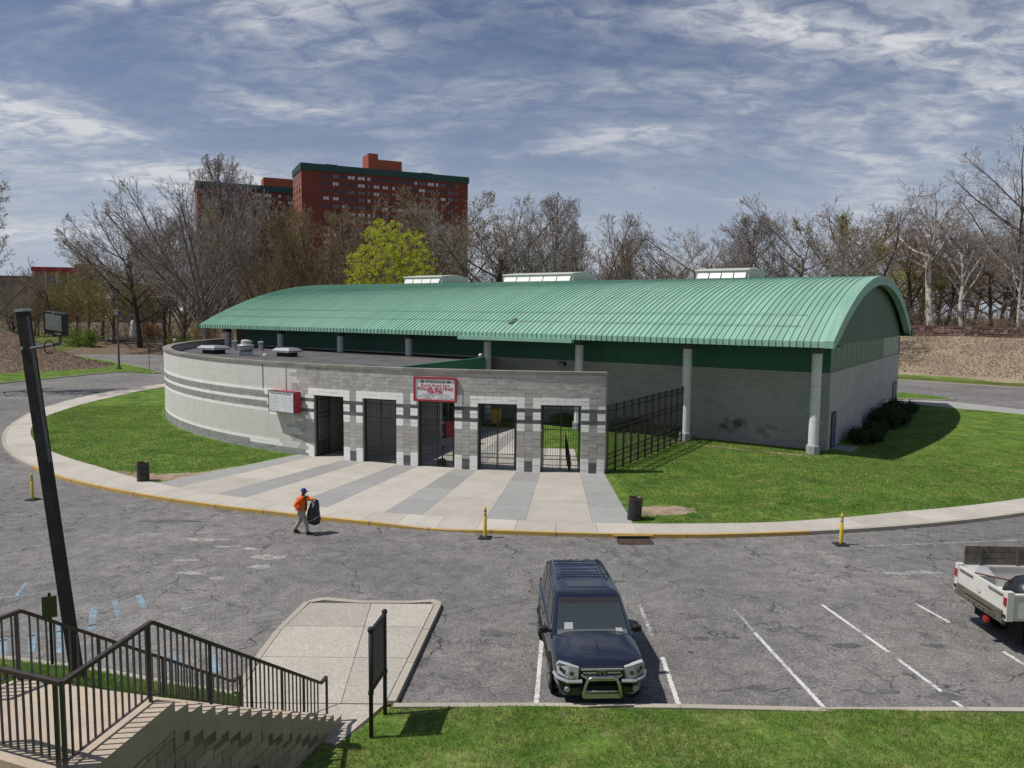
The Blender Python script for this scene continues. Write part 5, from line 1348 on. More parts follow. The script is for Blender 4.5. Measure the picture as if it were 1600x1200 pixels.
chain(0, [(.05, -.10, .86), (.17, -.11, .50), (.255, -.12, .10), (.36, -.125, .045), (.42, -.13, .04)], [.095, .062, .045, .04, .035])
chain(0, [(-.02, .10, .86), (-.06, .10, .49), (-.27, .10, .13), (-.19, .10, .05), (-.12, .10, .04)], [.095, .062, .045, .04, .035])
ra = chain(3, [(.03, -.18, 1.40), (-.17, -.27, 1.17), (-.01, -.31, 1.08), (.06, -.31, 1.07)], [.065, .05, .034, .036])
la = chain(3, [(.06, .18, 1.40), (.27, .21, 1.29), (.46, .15, 1.27), (.53, .14, 1.26)], [.065, .05, .034, .036])
for hnd, sgn, bx, by, bz in ((ra, -1, .06, -.31, 1.07), (la, 1, .53, .14, 1.26)):
    for k, (dy, L) in enumerate(((-.032, .075), (-.011, .085), (.011, .08), (.032, .065))):
        chain(hnd, [(bx + .045, by + dy, bz + .005), (bx + .045 + L * .5, by + dy, bz - .005), (bx + .045 + L * .62, by + dy, bz - L * .5)], [.011, .0095, .008])
    chain(hnd, [(bx + .01, by - sgn * .045, bz + .0), (bx + .05, by - sgn * .06, bz - .02)], [.012, .009])
chain(5, [(.19, 0, 1.575), (.212, 0, 1.565)], [.02, .012])                       # nose
chain(5, [(.09, -.098, 1.585)], [.018]); chain(5, [(.09, .098, 1.585)], [.018])    # ears
link('body', skin_mesh('body', V, E_, RD, ['skin_dark'], 0, 1), person)
for s in (-1, 1): MB().lathe([(0.001, -.011), (.011, 0), (.001, .011)], 8, (.186, s * .035, 1.60)).build('eye', 'dark_interior', person)
MB().box((.195, 0, 1.535), (.012, .05, .010)).build('mouth', 'shoe_black', person)
TV = [(0, 0, .95), (.05, -.095, .84), (.12, -.105, .66), (.17, -.112, .49), (.225, -.118, .27), (.25, -.12, .12), (-.03, .095, .84), (-.05, .10, .66), (-.065, .10, .49), (-.19, .10, .28), (-.275, .10, .15)]
link('trousers', skin_mesh('trousers', TV, [(0, 1), (1, 2), (2, 3), (3, 4), (4, 5), (0, 6), (6, 7), (7, 8), (8, 9), (9, 10)], [.15, .118, .098, .088, .080, .082, .118, .098, .088, .080, .082], ['trousers_grey'], 0, 2), person)
JV = [(-.01, 0, .86), (0, 0, 1.0), (.02, 0, 1.15), (.035, 0, 1.30), (.05, 0, 1.42), (.07, 0, 1.49), (.035, -.185, 1.395), (-.09, -.25, 1.28), (-.185, -.28, 1.17), (-.06, -.305, 1.11), (.02, -.31, 1.08), (.065, .185, 1.395), (.17, .21, 1.34), (.28, .215, 1.285), (.40, .17, 1.275), (.48, .15, 1.265)]
jk = link('jacket', skin_mesh('jacket', JV, [(0, 1), (1, 2), (2, 3), (3, 4), (4, 5), (4, 6), (6, 7), (7, 8), (8, 9), (9, 10), (4, 11), (11, 12), (12, 13), (13, 14), (14, 15)], [.20, .195, .19, .205, .16, .085, .098, .085, .085, .072, .062, .098, .085, .08, .068, .058], ['jacket_orange'], 2, 2), person)
MB().tube([(.16, -.165, 1.47), (.225, -.13, 1.30), (.225, -.10, 1.10), (.20, -.10, .92)], 0.035, 6).build('trim_strip', 'olive_trim', jk)
MB().lathe([(.001, 1.76), (.05, 1.755), (.088, 1.725), (.108, 1.66), (.108, 1.625)], 16, (.105, 0, 0)).build('cap', 'cap_blue', person, True)
mb = MB(); mb.add([(.17, -.09, 1.635), (.27, -.05, 1.62), (.28, .05, 1.62), (.17, .09, 1.635), (.17, -.09, 1.65), (.27, -.05, 1.632), (.28, .05, 1.632), (.17, .09, 1.65)], [(3, 2, 1, 0), (4, 5, 6, 7), (0, 1, 5, 4), (1, 2, 6, 5), (2, 3, 7, 6), (3, 0, 4, 7)]); mb.build('cap_brim', 'cap_blue', person)
for (x_, y_, z_, p_) in ((.34, -.125, .05, 0.0), (-.17, .10, .06, 0.35)):
    mb = MB(); mb.rings([[(-.14, -.045, -.05), (.05, -.052, -.05), (.14, -.03, -.05), (.14, .03, -.05), (.05, .052, -.05), (-.14, .045, -.05)], [(-.14, -.045, 0.0), (.05, -.05, 0.0), (.13, -.03, -.01), (.13, .03, -.01), (.05, .05, 0), (-.14, .045, 0)], [(-.13, -.04, .07), (-.02, -.04, .07), (.05, -.025, .03), (.05, .025, .03), (-.02, .04, .07), (-.13, .04, .07)]], True, True)
    o = mb.build('shoe', 'shoe_black', person); o.location = (x_, y_, z_); o.rotation_euler = (0, p_, 0)
bag = thing('trash_bag', 'full black trash bag held out by the walking person', 'trash bag', (-7.88 + .43, 28.02 + .08, 0.36), R(10))
mb = MB(); rr = random.Random(8); rs_b = []
for z, rx, ry, ox in ((0, .13, .10, .06), (.03, .21, .17, .05), (.18, .26, .22, .04), (.38, .255, .21, .03), (.58, .21, .17, .04), (.76, .17, .13, .06), (.88, .12, .09, .08), (.95, .05, .05, .09)):
    rs_b.append([(ox + rx * (1 + rr.uniform(-.16, .12)) * math.cos(a), ry * (1 + rr.uniform(-.16, .12)) * math.sin(a), z + rr.uniform(-.015, .015)) for a in [i * 2 * math.pi / 16 for i in range(16)]])
mb.rings(rs_b, True, True); mb.build('sack', 'bag_black', bag, True)
mb = MB(); mb.tube([(-.12, -.225, .20), (.03, -.245, .24), (.20, -.19, .34), (.27, -.08, .44)], 0.012, 5); mb.build('tie_string', 'bag_lining', bag)
mb = MB(); mb.tube([(-.04, -.10, .93), (.04, -.12, .80), (.0, -.17, .66)], [0.02, .03, .005], 5); mb.build('fold', 'bag_lining', bag)

# ================================================================== VEHICLES
simple('suv_paint', (0.020, 0.027, 0.052), 0.22, 0.6, metal=0.5, var=0.05, coat=1.0)
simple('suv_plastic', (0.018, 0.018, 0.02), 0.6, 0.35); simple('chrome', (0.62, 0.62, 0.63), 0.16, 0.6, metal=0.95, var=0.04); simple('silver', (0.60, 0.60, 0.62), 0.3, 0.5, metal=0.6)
glass('car_glass', (0.040, 0.052, 0.054), 0.04, 1.0); glass('headlamp', (0.42, 0.43, 0.44), 0.08, 1.0); glass('lamp_inner', (0.10, 0.10, 0.11), 0.2, 0.7); simple('reflection_grey', (0.13, 0.145, 0.145), 0.35, 0.5)
glass('tail_red', (0.35, 0.01, 0.015), 0.2, 0.6); simple('rim_alloy', (0.38, 0.38, 0.40), 0.35, 0.5, metal=0.7); simple('tyre', (0.016, 0.016, 0.016), 0.85, 0.25)
suv = thing('suv', 'dark blue suv with a chrome bull bar parked facing the grass', 'suv', (1.83, 17.90, 0.0), R(3.0))
ST = [(-2.43, .66, .42, .78, .84), (-2.41, .80, .34, .86, .92), (-2.33, .92, .29, .94, 1.00), (-2.10, .975, .27, .99, 1.07), (-1.75, .99, .27, 1.02, 1.125), (-1.35, .995, .27, 1.05, 1.165), (-1.12, .995, .27, 1.07, 1.185), (-1.02, .995, .27, 1.075, 1.10), (-.3, .998, .27, 1.09, 1.10), (.8, .998, .27, 1.10, 1.11), (1.7, .995, .28, 1.10, 1.11), (2.25, .975, .32, 1.10, 1.11), (2.40, .94, .36, 1.07, 1.08), (2.43, .86, .45, .95, .97)]
rings_ = []
for y, w_, zb, zs, zt in ST:
    half = [(w_ * .86, zb), (w_ * .955, zb + .10), (w_ * .995, zb + .30), (w_, zs - .28), (w_ * .99, zs - .12), (w_ * .955, zs - .01), (w_ * .84, zs + (zt - zs) * .55), (w_ * .55, zt - .012), (w_ * .25, zt)]
    rings_.append([(-x, y, z) for x, z in half] + [(x, y, z) for x, z in half[::-1]])
mb = MB(); mb.rings(rings_, True, True); body = smooth_by_angle(mb.build('body', 'suv_paint', suv), 38)
# greenhouse
def gh(fy, ry, hw, hwr, z): return [(-hw, fy + .10, z), (-hw * .93, fy, z), (hw * .93, fy, z), (hw, fy + .10, z), (hwr, ry - .12, z), (hwr * .9, ry, z), (-hwr * .9, ry, z), (-hwr, ry - .12, z)]
L0, L1, L2, L3 = gh(-1.22, 2.36, .935, .90, 1.08), gh(-.40, 2.18, .785, .75, 1.735), gh(-.30, 2.08, .715, .68, 1.795), gh(-.02, 1.85, .45, .43, 1.815)
mb = MB(); mb.rings([L0, L1, L2, L3], False, True); cabin = smooth_by_angle(mb.build('cabin', 'suv_paint', suv), 30)
def gpan(q, u0, u1, v0, v1, off, name, mat, par, th=0.0):
    a_, b_, c_, d_ = [Vector(p) for p in q]
    def pt(u, v): return a_ * (1 - u) * (1 - v) + b_ * u * (1 - v) + c_ * u * v + d_ * (1 - u) * v
    n_ = (b_ - a_).cross(d_ - a_).normalized() * off
    k = 6; mb = MB(); pts = []
    for vv in (v0, v1):
        pts.append([pt(u0 + (u1 - u0) * i / k, vv) + n_ for i in range(k + 1)])
    mb.rings([pts[0], pts[1]], close=False); o = mb.build(name, mat, par); return o
wsq = (L0[1], L0[2], L1[2], L1[1])
ws = gpan(wsq, .02, .98, .05, .95, .012, 'windshield', 'car_glass', suv)
gpan(wsq, .03, .97, .82, .94, .016, 'sun_strip', 'suv_plastic', ws); gpan(wsq, .03, .97, .055, .17, .015, 'dash_reflection', 'reflection_grey', ws); gpan(wsq, .12, .24, .18, .34, .016, 'dash_paper', 'bag_lining', ws); gpan(wsq, .82, .91, .12, .20, .016, 'sticker', 'bag_lining', ws)  # pale grey strip low on the opaque glass paints the dashboard's reflection

for s, q in ((-1, (L0[7], L0[0], L1[0], L1[7])), (1, (L0[3], L0[4], L1[4], L1[3]))):
    for u0, u1 in (((.03, .27), (.30, .62), (.65, .93)) if s < 0 else ((.07, .35), (.38, .70), (.73, .97))): gpan(q, u0, u1, .14, .90, .010, 'side_window', 'car_glass', suv)
gpan((L0[5], L0[6], L1[6], L1[5]), .06, .94, .2, .9, .012, 'rear_window', 'car_glass', suv)
mb = MB(); mb.box((0, .18, 1.815), (.86, .42, .012)); mb.build('sunroof', 'car_glass', suv)
for s in (-1, 1):
    mb = MB(); mb.tube([(s * .62, .45, 1.79), (s * .63, .55, 1.85), (s * .62, 1.3, 1.865), (s * .60, 1.95, 1.84), (s * .59, 2.02, 1.78)], 0.017, 6); mb.build('roof_rail', 'suv_paint', suv)
for y in (.75, 1.75): MB().bar((-.61, y, 1.85), (.61, y, 1.85), .035, .02).build('cross_bar', 'suv_paint', suv)
for y in (1.0, 1.25, 1.5): MB().box((0, y, 1.818), (.95, .03, .012)).build('roof_rib', 'suv_paint', suv)
# front end
FY = -2.40
gr = MB(); gr.add([(-.46, FY - .035, .93), (.46, FY - .035, .93), (.42, FY - .055, .74), (.30, FY - .06, .655), (-.30, FY - .06, .655), (-.42, FY - .055, .74), (-.46, FY + .1, .93), (.46, FY + .1, .93), (.42, FY + .1, .74), (.30, FY + .1, .655), (-.30, FY + .1, .655), (-.42, FY + .1, .74)], [(5, 4, 3, 2, 1, 0), (0, 1, 7, 6), (1, 2, 8, 7), (2, 3, 9, 8), (3, 4, 10, 9), (4, 5, 11, 10), (5, 0, 6, 11)])
gr = gr.build('grille', 'suv_plastic', suv)
for a_, b_ in (((-.45, .915), (.45, .915)), ((-.43, .80), (-.30, .70)), ((.43, .80), (.30, .70)), ((-.32, .685), (.32, .685)), ((-.40, .845), (-.12, .845)), ((.12, .845), (.40, .845)), ((-.36, .765), (-.11, .765)), ((.11, .765), (.36, .765))): MB().bar((a_[0], FY - .07, a_[1]), (b_[0], FY - .07, b_[1]), .03, .032).build('grille_bar', 'silver', gr)
em = MB()
for a_, b_ in (((-.072, .72), (-.085, .87)), ((.072, .72), (.085, .87)), ((-.085, .875), (.085, .875)), ((-.072, .715), (.072, .715))): em.bar((a_[0], FY - .095, a_[1]), (b_[0], FY - .095, b_[1]), .014, .012)
for s in (-1, 1): em.bar((s * .04, FY - .098, .735), (s * .046, FY - .098, .86), .016, .018)
em.bar((-.04, FY - .098, .79), (.04, FY - .098, .79), .016, .02); em.build('emblem', 'chrome', gr)
for s in (-1, 1):
    mb = MB(); pts = [(s * .49, FY - .05, .945), (s * .70, FY - .025, .99), (s * .905, FY + .06, 1.015), (s * .955, FY + .12, .93), (s * .925, FY + .04, .79), (s * .72, FY - .055, .72), (s * .51, FY - .075, .70)]
    bk = [(x * .98, y + .12, z) for x, y, z in pts]
    mb.rings([bk, pts] if s > 0 else [bk, pts], False, True); hl = mb.build('headlight', 'headlamp', suv)
    MB().lathe([(.001, 0), (.05, 0), (.05, -.01), (.001, -.012)], 14, (s * .64, FY - .068, .83), axis='Y').build('projector', 'lamp_inner', hl)
    MB().lathe([(.001, 0), (.035, 0), (.035, -.01), (.001, -.012)], 12, (s * .80, FY - .03, .87), axis='Y').build('high_beam', 'lamp_inner', hl)
    mb = MB(); mb.tube([(s * .42, FY - .07, .665), (s * .72, FY - .05, .655), (s * .92, FY + .05, .70), (s * .985, FY + .25, .72)], .042, 6); mb.build('bumper_sheen', 'silver', suv)  # silver tube paints the light reflected along the top of the body-coloured bumper
    mb = MB(); mb.lathe([(.001, 0), (.06, 0), (.06, -.02), (.04, -.03), (.001, -.03)], 12, (s * .73, FY - .02, .47), axis='Y'); mb.build('fog_light', 'headlamp', suv)
    m_ = MB().cbox((s * 1.09, -.86, 1.12), (.20, .13, .16), .03).build('side_mirror', 'suv_plastic', suv); MB().bar((s * .93, -.86, 1.08), (s * 1.02, -.86, 1.10), .05, .05).build('mirror_arm', 'suv_plastic', m_)
    MB().box((s * 1.0, .1, .48), (.02, 3.6, .14)).build('side_trim', 'suv_plastic', suv)
    for y in (-.15, .95): MB().box((s * 1.005, y, .93), (.02, .18, .03)).build('door_handle', 'suv_paint', suv)
    for yy in (-.62, .42, 1.35): MB().box((s * .992, yy, .78), (.012, .012, .62)).build('door_seam', 'suv_plastic', suv)
    MB().box((s * .80, 2.42, 1.0), (.18, .04, .35)).build('tail_light', 'tail_red', suv)
    MB().bar((s * .30, -1.16, 1.16), (s * .05 + .25 * (1 if s > 0 else -1), -1.10, 1.175), .02, .012).build('wiper', 'suv_plastic', suv)
mb = MB(); mb.rings([[(x, FY - .03 + .16 * (abs(x) / .9) ** 3, z) for x in [-.9 + i * .15 for i in range(13)]] for z in (.30, .45, .60)], close=False); mb.build('bumper', 'suv_plastic', suv)
MB().box((0, FY - .05, .50), (.95, .03, .10)).build('air_intake', 'dark_interior', suv)
bb = MB().tube([(-.40, FY - .16, .36), (-.36, FY - .17, .60), (-.30, FY - .16, .735), (-.22, FY - .16, .77), (.22, FY - .16, .77), (.30, FY - .16, .735), (.36, FY - .17, .60), (.40, FY - .16, .36)], .034, 10).build('bull_bar', 'chrome', suv, True)
MB().tube([(-.38, FY - .165, .48), (.38, FY - .165, .48)], .026, 8).build('lower_tube', 'chrome', bb, True); MB().box((0, FY - .14, .37), (.80, .03, .10)).build('skid_plate', 'silver', bb)
MB().box((0, -1.72, 1.139), (.012, .8, .006)).build('hood_crease', 'suv_plastic', suv).hide_render = False
def wheel(par, x, y, r, w_, s, mrim='rim_alloy'):
    t_ = MB().lathe([(r * .62, -w_ / 2), (r * .93, -w_ / 2), (r, -w_ * .36), (r, w_ * .36), (r * .93, w_ / 2), (r * .62, w_ / 2)], 28, (x, y, r), axis='X').build('wheel', 'tyre', par, True)
    MB().lathe([(r * .64, -.05), (r * .64, .0), (r * .60, .03), (.02, .015)], 24, (x + s * w_ * .32, y, r), axis='X').build('rim', mrim, t_)
    for k in range(5):
        a = k * 2 * math.pi / 5; MB().bar((x + s * (w_ * .46), y, r), (x + s * (w_ * .44), y + r * .6 * math.cos(a), r + r * .6 * math.sin(a)), .06, .03).build('spoke', mrim, t_)
for sx in (-1, 1):
    for yy in (-1.47, 1.31):
        wheel(suv, sx * .90, yy, .37, .24, sx)
        MB().lathe([(.44, -.004), (.44, .004), (.35, .004)], 24, (sx * 1.0, yy, .40), axis='X').build('wheel_arch', 'suv_plastic', suv)

# dump-bed truck, cut by the picture's edge
simple('truck_white', (0.66, 0.65, 0.60), 0.4, 0.45, var=0.06, scale=2.0); simple('truck_dirt', (0.13, 0.12, 0.10), 0.9, 0.2, var=0.3)
tr = thing('dump_truck', 'white dump bed truck with a timber stake side and trash bags', 'truck', (12.36, 19.42, 0.0), R(-1.2))
FZ = .97; HB = 1.13
MB().box((1.75, 0, FZ - .05), (3.4, 2.2, .10)).build('bed_floor', 'truck_white', tr)
tg = MB().box((0.03, 0, FZ + .30), (.07, 2.04, .58)).build('tailgate', 'truck_white', tr)
MB().bar((-.03, -1.0, FZ + .06), (-.03, 1.0, FZ + .06), .05, .12).build('rib', 'truck_dirt', tg)
for a_, b_ in ((-.95, -.35), (.35, .95)): MB().box((-.022, (a_ + b_) / 2, FZ + .52), (.03, b_ - a_, .035)).build('pressed_rib', 'truck_dirt', tg)
MB().lathe([(.001, -.014), (.06, -.014), (.06, 0)], 14, (-.012, 0.05, FZ + .26), axis='X').build('badge', 'silver', tg)
MB().lathe([(.001, -.016), (.045, -.016), (.045, -.014)], 12, (-.012, 0.05, FZ + .26), axis='X').build('badge_ring', 'truck_white', tg)
for s in (-1, 1):
    MB().box((.05, s * 1.09, FZ + .28), (.16, .14, .74)).build('corner_post', 'truck_white', tr)
    MB().box((1.75, s * 1.10, FZ + .26), (3.3, .08, .56)).build('bed_side', 'truck_white', tr)
    MB().box((1.75, s * 1.10, FZ + .565), (3.34, .11, .05)).build('side_lip', 'truck_white', tr)
    MB().box((-.045, s * 1.09, FZ + .40), (.03, .10, .20)).build('tail_light', 'tail_red', tr)
    MB().bar((-.05, s * 1.0, FZ - .02), (-.05, s * .6, FZ - .06), .04, .06).build('latch', 'truck_dirt', tr)
    MB().lathe([(.05, -.02), (.05, .0), (.0, .0)], 12, (-.035, s * 1.09, FZ + .02), axis='X').build('marker_lamp', 'dark_interior', tr)
MB().box((3.42, 0, FZ + .55), (.08, 2.2, 1.2)).build('headboard', 'truck_white', tr)
for k in range(3): MB().box((1.80, 1.12, FZ + .70 + k * .175), (3.25, .035, .165)).build('stake_board', 'timber_grey', tr)
for x_ in (.62, 1.62, 2.62): MB().box((x_, 1.085, FZ + .75), (.08, .03, .75)).build('stake', 'truck_dirt', tr)
for s in (-1, 1): MB().box((2.4, s * .42, FZ - .22), (4.6, .09, .20)).build('chassis_rail', 'dark_interior', tr)
MB().bar((-.02, -1.05, FZ - .12), (-.02, 1.05, FZ - .12), .10, .12).build('rear_sill', 'truck_dirt', tr)
for i in range(6): MB().lathe([(.025, -.08), (.025, -.07), (.0, -.07)], 8, (0, -.75 + i * .22, FZ - .12), axis='X').build('clearance_light', 'dark_interior', tr)
for s in (-1, 1):
    for o_ in (.62, .92): wheel(tr, 1.05, 0, .39, .24, s, 'truck_dirt') if False else None
for s in (-1, 1):
    for o_ in (.60, .88):
        t_ = MB().lathe([(.22, -.11), (.36, -.11), (.39, -.08), (.39, .08), (.36, .11), (.22, .11)], 24, (1.0, s * o_, .39), axis='Y').build('wheel', 'tyre', tr, True)
        MB().lathe([(.24, -.04), (.24, .04), (.06, .06 * s), (.0, .06 * s)], 16, (1.0, s * o_, .39), axis='Y').build('rim', 'truck_dirt', t_)
    MB().box((.50, s * .74, .50), (.02, .55, .55)).build('mud_flap', 'rubber', tr)
    t_ = MB().lathe([(.22, -.11), (.36, -.11), (.39, -.08), (.39, .08), (.36, .11), (.22, .11)], 24, (5.0, s * .88, .39), axis='Y').build('wheel', 'tyre', tr, True)
    MB().lathe([(.24, -.04), (.24, .04), (.06, .06 * s), (.0, .06 * s)], 16, (5.0, s * .88, .39), axis='Y').build('rim', 'rim_alloy', t_)
MB().lathe([(.06, -.05), (.09, -.04), (.09, .04), (.06, .05)], 12, (-.02, -.35, FZ - .35), axis='X', cap0=True, cap1=True).build('hitch_reflector', 'tail_red', tr)
MB().lathe([(.17, -.35), (.17, .35)], 16, (.72, -.38, .62), axis='X', cap0=True, cap1=True).build('air_tank', 'dark_interior', tr)
cb = [[(3.6, s * .95, .55) for s in (-1, 1)]]
mb = MB(); mb.rings([[(3.60, -.98, .5), (6.1, -.98, .5), (6.1, .98, .5), (3.6, .98, .5)], [(3.60, -1.0, 1.25), (6.1, -.98, 1.18), (6.1, .98, 1.18), (3.6, 1.0, 1.25)], [(3.64, -.98, 1.35), (5.1, -.98, 1.35), (5.1, .98, 1.35), (3.64, .98, 1.35)], [(3.72, -.82, 1.98), (4.6, -.82, 1.98), (4.6, .82, 1.98), (3.72, .82, 1.98)]], True, True)
cabo = mb.build('cab', 'truck_white', tr)
for s in (-1, 1):
    mb = MB(); mb.quad((3.85, s * .985, 1.42), (4.85, s * .985, 1.42), (4.5, s * .87, 1.9), (3.85, s * .87, 1.9)) ; mb.build('side_window', 'car_glass', cabo)
    MB().cbox((4.95, s * 1.15, 1.45), (.1, .2, .3), .02).build('side_mirror', 'suv_plastic', tr)
mb = MB(); mb.quad((3.63, -.8, 1.45), (3.63, .8, 1.45), (3.70, .7, 1.9), (3.70, -.7, 1.9)); mb.build('rear_window', 'car_glass', cabo)
def sack(loc, sx, sy, sz, seed, label, group):
    t = thing('trash_bag', label, 'trash bag', loc, seed * .7, group); rr = random.Random(seed); mb = MB(); rs_ = []
    for z, r in ((0, .25), (.06, .42), (.25, .5), (.5, .46), (.7, .32), (.82, .14), (.88, .05), (.95, .10), (1.0, .06)):
        rs_.append([(sx * r * (1 + rr.uniform(-.1, .1)) * math.cos(a), sy * r * (1 + rr.uniform(-.1, .1)) * math.sin(a), sz * z + rr.uniform(-.02, .02)) for a in [i * 2 * math.pi / 18 for i in range(18)]])
    mb.rings(rs_, True, True); mb.build('sack', 'bag_black', t, True); MB().lathe([(.05, .86 * sz), (.06, .89 * sz), (.05, .92 * sz)], 10).build('tie', 'bag_lining', t)
sack((13.45, 18.95, FZ), 1.5, 1.3, 1.0, 3, 'big black trash bag tied at its neck behind the truck tailgate', 'trash bags in the truck bed')
sack((14.3, 19.6, FZ), 1.0, .95, .75, 4, 'smaller black trash bag beside the timber boards of the truck', 'trash bags in the truck bed')
t = thing('rake', 'wooden handled rake lying over the truck tailgate', 'rake', (12.42, 19.55, FZ + .62)); MB().tube([(0, .25, 0), (.5, -.35, .02), (1.2, -.2, -.1)], .02, 6).build('handle', 'rust', t); MB().box((1.2, -.2, -.1), (.06, .4, .04)).build('head', 'rust', t)
t = thing('cardboard_scraps', 'crumpled pale sheet in the far corner of the truck bed', 'sheet', (12.75, 20.2, FZ + .2)); MB().add([(-.3, -.25, .3), (.3, -.3, .28), (.35, .2, .42), (-.25, .25, .38), (0, 0, .46), (-.3, -.25, 0), (.3, -.3, 0), (.35, .2, 0), (-.25, .25, 0)], [(0, 1, 4), (1, 2, 4), (2, 3, 4), (3, 0, 4), (0, 5, 6, 1), (1, 6, 7, 2), (2, 7, 8, 3), (3, 8, 5, 0)]).build('sheet', 'bag_lining', t)

# ================================================================== BACKGROUND: towers, stone wall, trees, shrubs
def atpx(px_, D, z=None):                # plan position of a sight line at depth D (metres ahead)
    return (px_ - 800) / 1190.164 * D
def make_tower(name, label, corner, far, side_len, H, rows, cols, side_cols, roof_box, small):
    c, f = Vector(corner), Vector(far); L = (f - c).length; ang = math.atan2(f.y - c.y, f.x - c.x)
    t = thing(name, label, 'apartment tower', (c.x, c.y, 0), ang)
    MB().box((L / 2, side_len / 2, H / 2), (L, side_len, H)).build('walls', 'brick_red' if not small else 'brick_brown', t)
    # paler end wall facing left, slightly proud
    MB().box((-0.05, side_len / 2, H / 2 - .1), (0.1, side_len - 0.02, H - 0.2)).build('side_wall', 'brick_pale', t)
    MB().box((L / 2, side_len / 2, H - 0.9), (L + 0.8, side_len + 0.8, 2.6)).build('cornice', 'cornice_green', t)
    for (x0, x1, h, m_) in roof_box: MB().box(((x0 + x1) / 2, side_len / 2, H + 0.4 + h / 2), (x1 - x0, side_len * .5, h)).build('penthouse', m_, t)
    FH = 2.85; cache = {}
    rr = random.Random(len(label))
    def wmesh(w_, glassm):
        k = (round(w_, 1), glassm)
        if k not in cache:
            m = MB(); m.box((0, -0.02, 0), (w_, 0.10, 1.55), mi=0); m.box((-w_ * .25, -0.09, 0.05), (w_ * .42, 0.05, 1.2), mi=1); m.box((w_ * .25, -0.09, 0.05), (w_ * .42, 0.05, 1.2), mi=1); m.box((0, -0.1, -.83), (w_ + .2, 0.2, .14), mi=2)
            cache[k] = m.mesh('window', ['dark_interior', glassm, 'brick_pale'])
        return cache[k]
    for r in range(rows):
        z = H - 3.9 - r * FH
        for (x_, w_) in cols:
            g_ = rr.choices(['window_dark', 'window_mid', 'window_blind'], [.34, .30, .36])[0]
            link('window', wmesh(w_, g_), t, (x_ * L, 0, z))
        for y_ in side_cols: link('window', wmesh(1.6, 'window_dark'), t, (-0.1, y_ * side_len, z), (0, 0, R(-90)))
    for (x_, w_) in [(.36, .9), (.52, .9), (.69, .9)]: MB().box((x_ * L, -0.03, H / 2 - 2), (w_ * .6, 0.08, H - 6)).build('brick_pier', 'brick_brown', t)
    return t
cols1 = [(.135, 2.4), (.19, 2.4), (.235, 1.2), (.28, 2.9), (.338, 2.9), (.382, 1.2), (.427, 2.4), (.48, 2.4), (.53, 1.2), (.573, 2.9), (.624, 2.4), (.666, 1.2), (.705, 2.9), (.76, 2.9), (.80, 1.2), (.838, 2.2), (.888, 2.4), (.925, 1.2)]
make_tower('apartment_tower', 'tall red brick apartment tower with a complete roofline above the trees', (-82, 300), (-19.5, 329), 19.5, 64.6, 14, cols1, (.2, .5, .8), [(27.5, 31.5, 7.0, 'penthouse_red'), (31.6, 41.5, 4.8, 'penthouse_red'), (10, 15, 1.2, 'brick_brown'), (50, 55, 1.2, 'brick_brown')], False)
cols2 = [(.1 + i * .075, 2.4 if i % 3 else 1.3) for i in range(11)]
make_tower('apartment_tower', 'brown brick apartment tower partly hidden behind bare trees', (-140.5, 344), (-82, 371), 19, 64.6, 12, cols2, (), [(29, 44, 4.6, 'penthouse_red')], True)
# low school-like building far left
fb = thing('brick_school', 'low pink and tan building with red roof trim beyond the park', 'building', (-246, 420, 0), R(14))
MB().box((0, 6, 14), (30, 12, 28)).build('walls', 'brick_pale', fb); MB().box((0, 6, 29.2), (31, 13, 2.4)).build('roof_band', 'sign_red', fb); MB().box((9, 6, 31.4), (8, 6, 2.0)).build('penthouse', 'stone_wall_a', fb)
for i in range(5):
    MB().box((-11.5 + i * 5.6, -0.1, 22.5), (3.2, 0.3, 5.5)).build('window', 'window_mid', fb)
    MB().box((-14.2 + i * 5.6, -0.2, 20), (1.2, 0.4, 16)).build('pier', 'block_tan', fb)
for i, (x_, y_, w_, h_, m_) in enumerate([(-300, 450, 26, 26, 'stone_wall_b'), (-215, 440, 24, 22, 'block_band'), (-168, 430, 22, 19, 'brick_pale')]):
    fb = thing('far_house', ['grey flat roofed house beyond the park at the far left', 'pale flat roofed house behind the low pink building', 'small brick house behind the park trees'][i], 'house', (x_, y_, 0), R(8 * i))
    MB().box((0, 5, h_ / 2), (w_, 10, h_)).build('walls', m_, fb); MB().box((0, 5, h_ + .4), (w_ + .8, 10.8, .8)).build('roof', 'stone_wall_c', fb)
    for k in range(4): MB().box((-w_ / 2 + 3 + k * 5.2, -.1, h_ - 4), (2.0, .3, 2.6)).build('window', 'window_dark', fb)

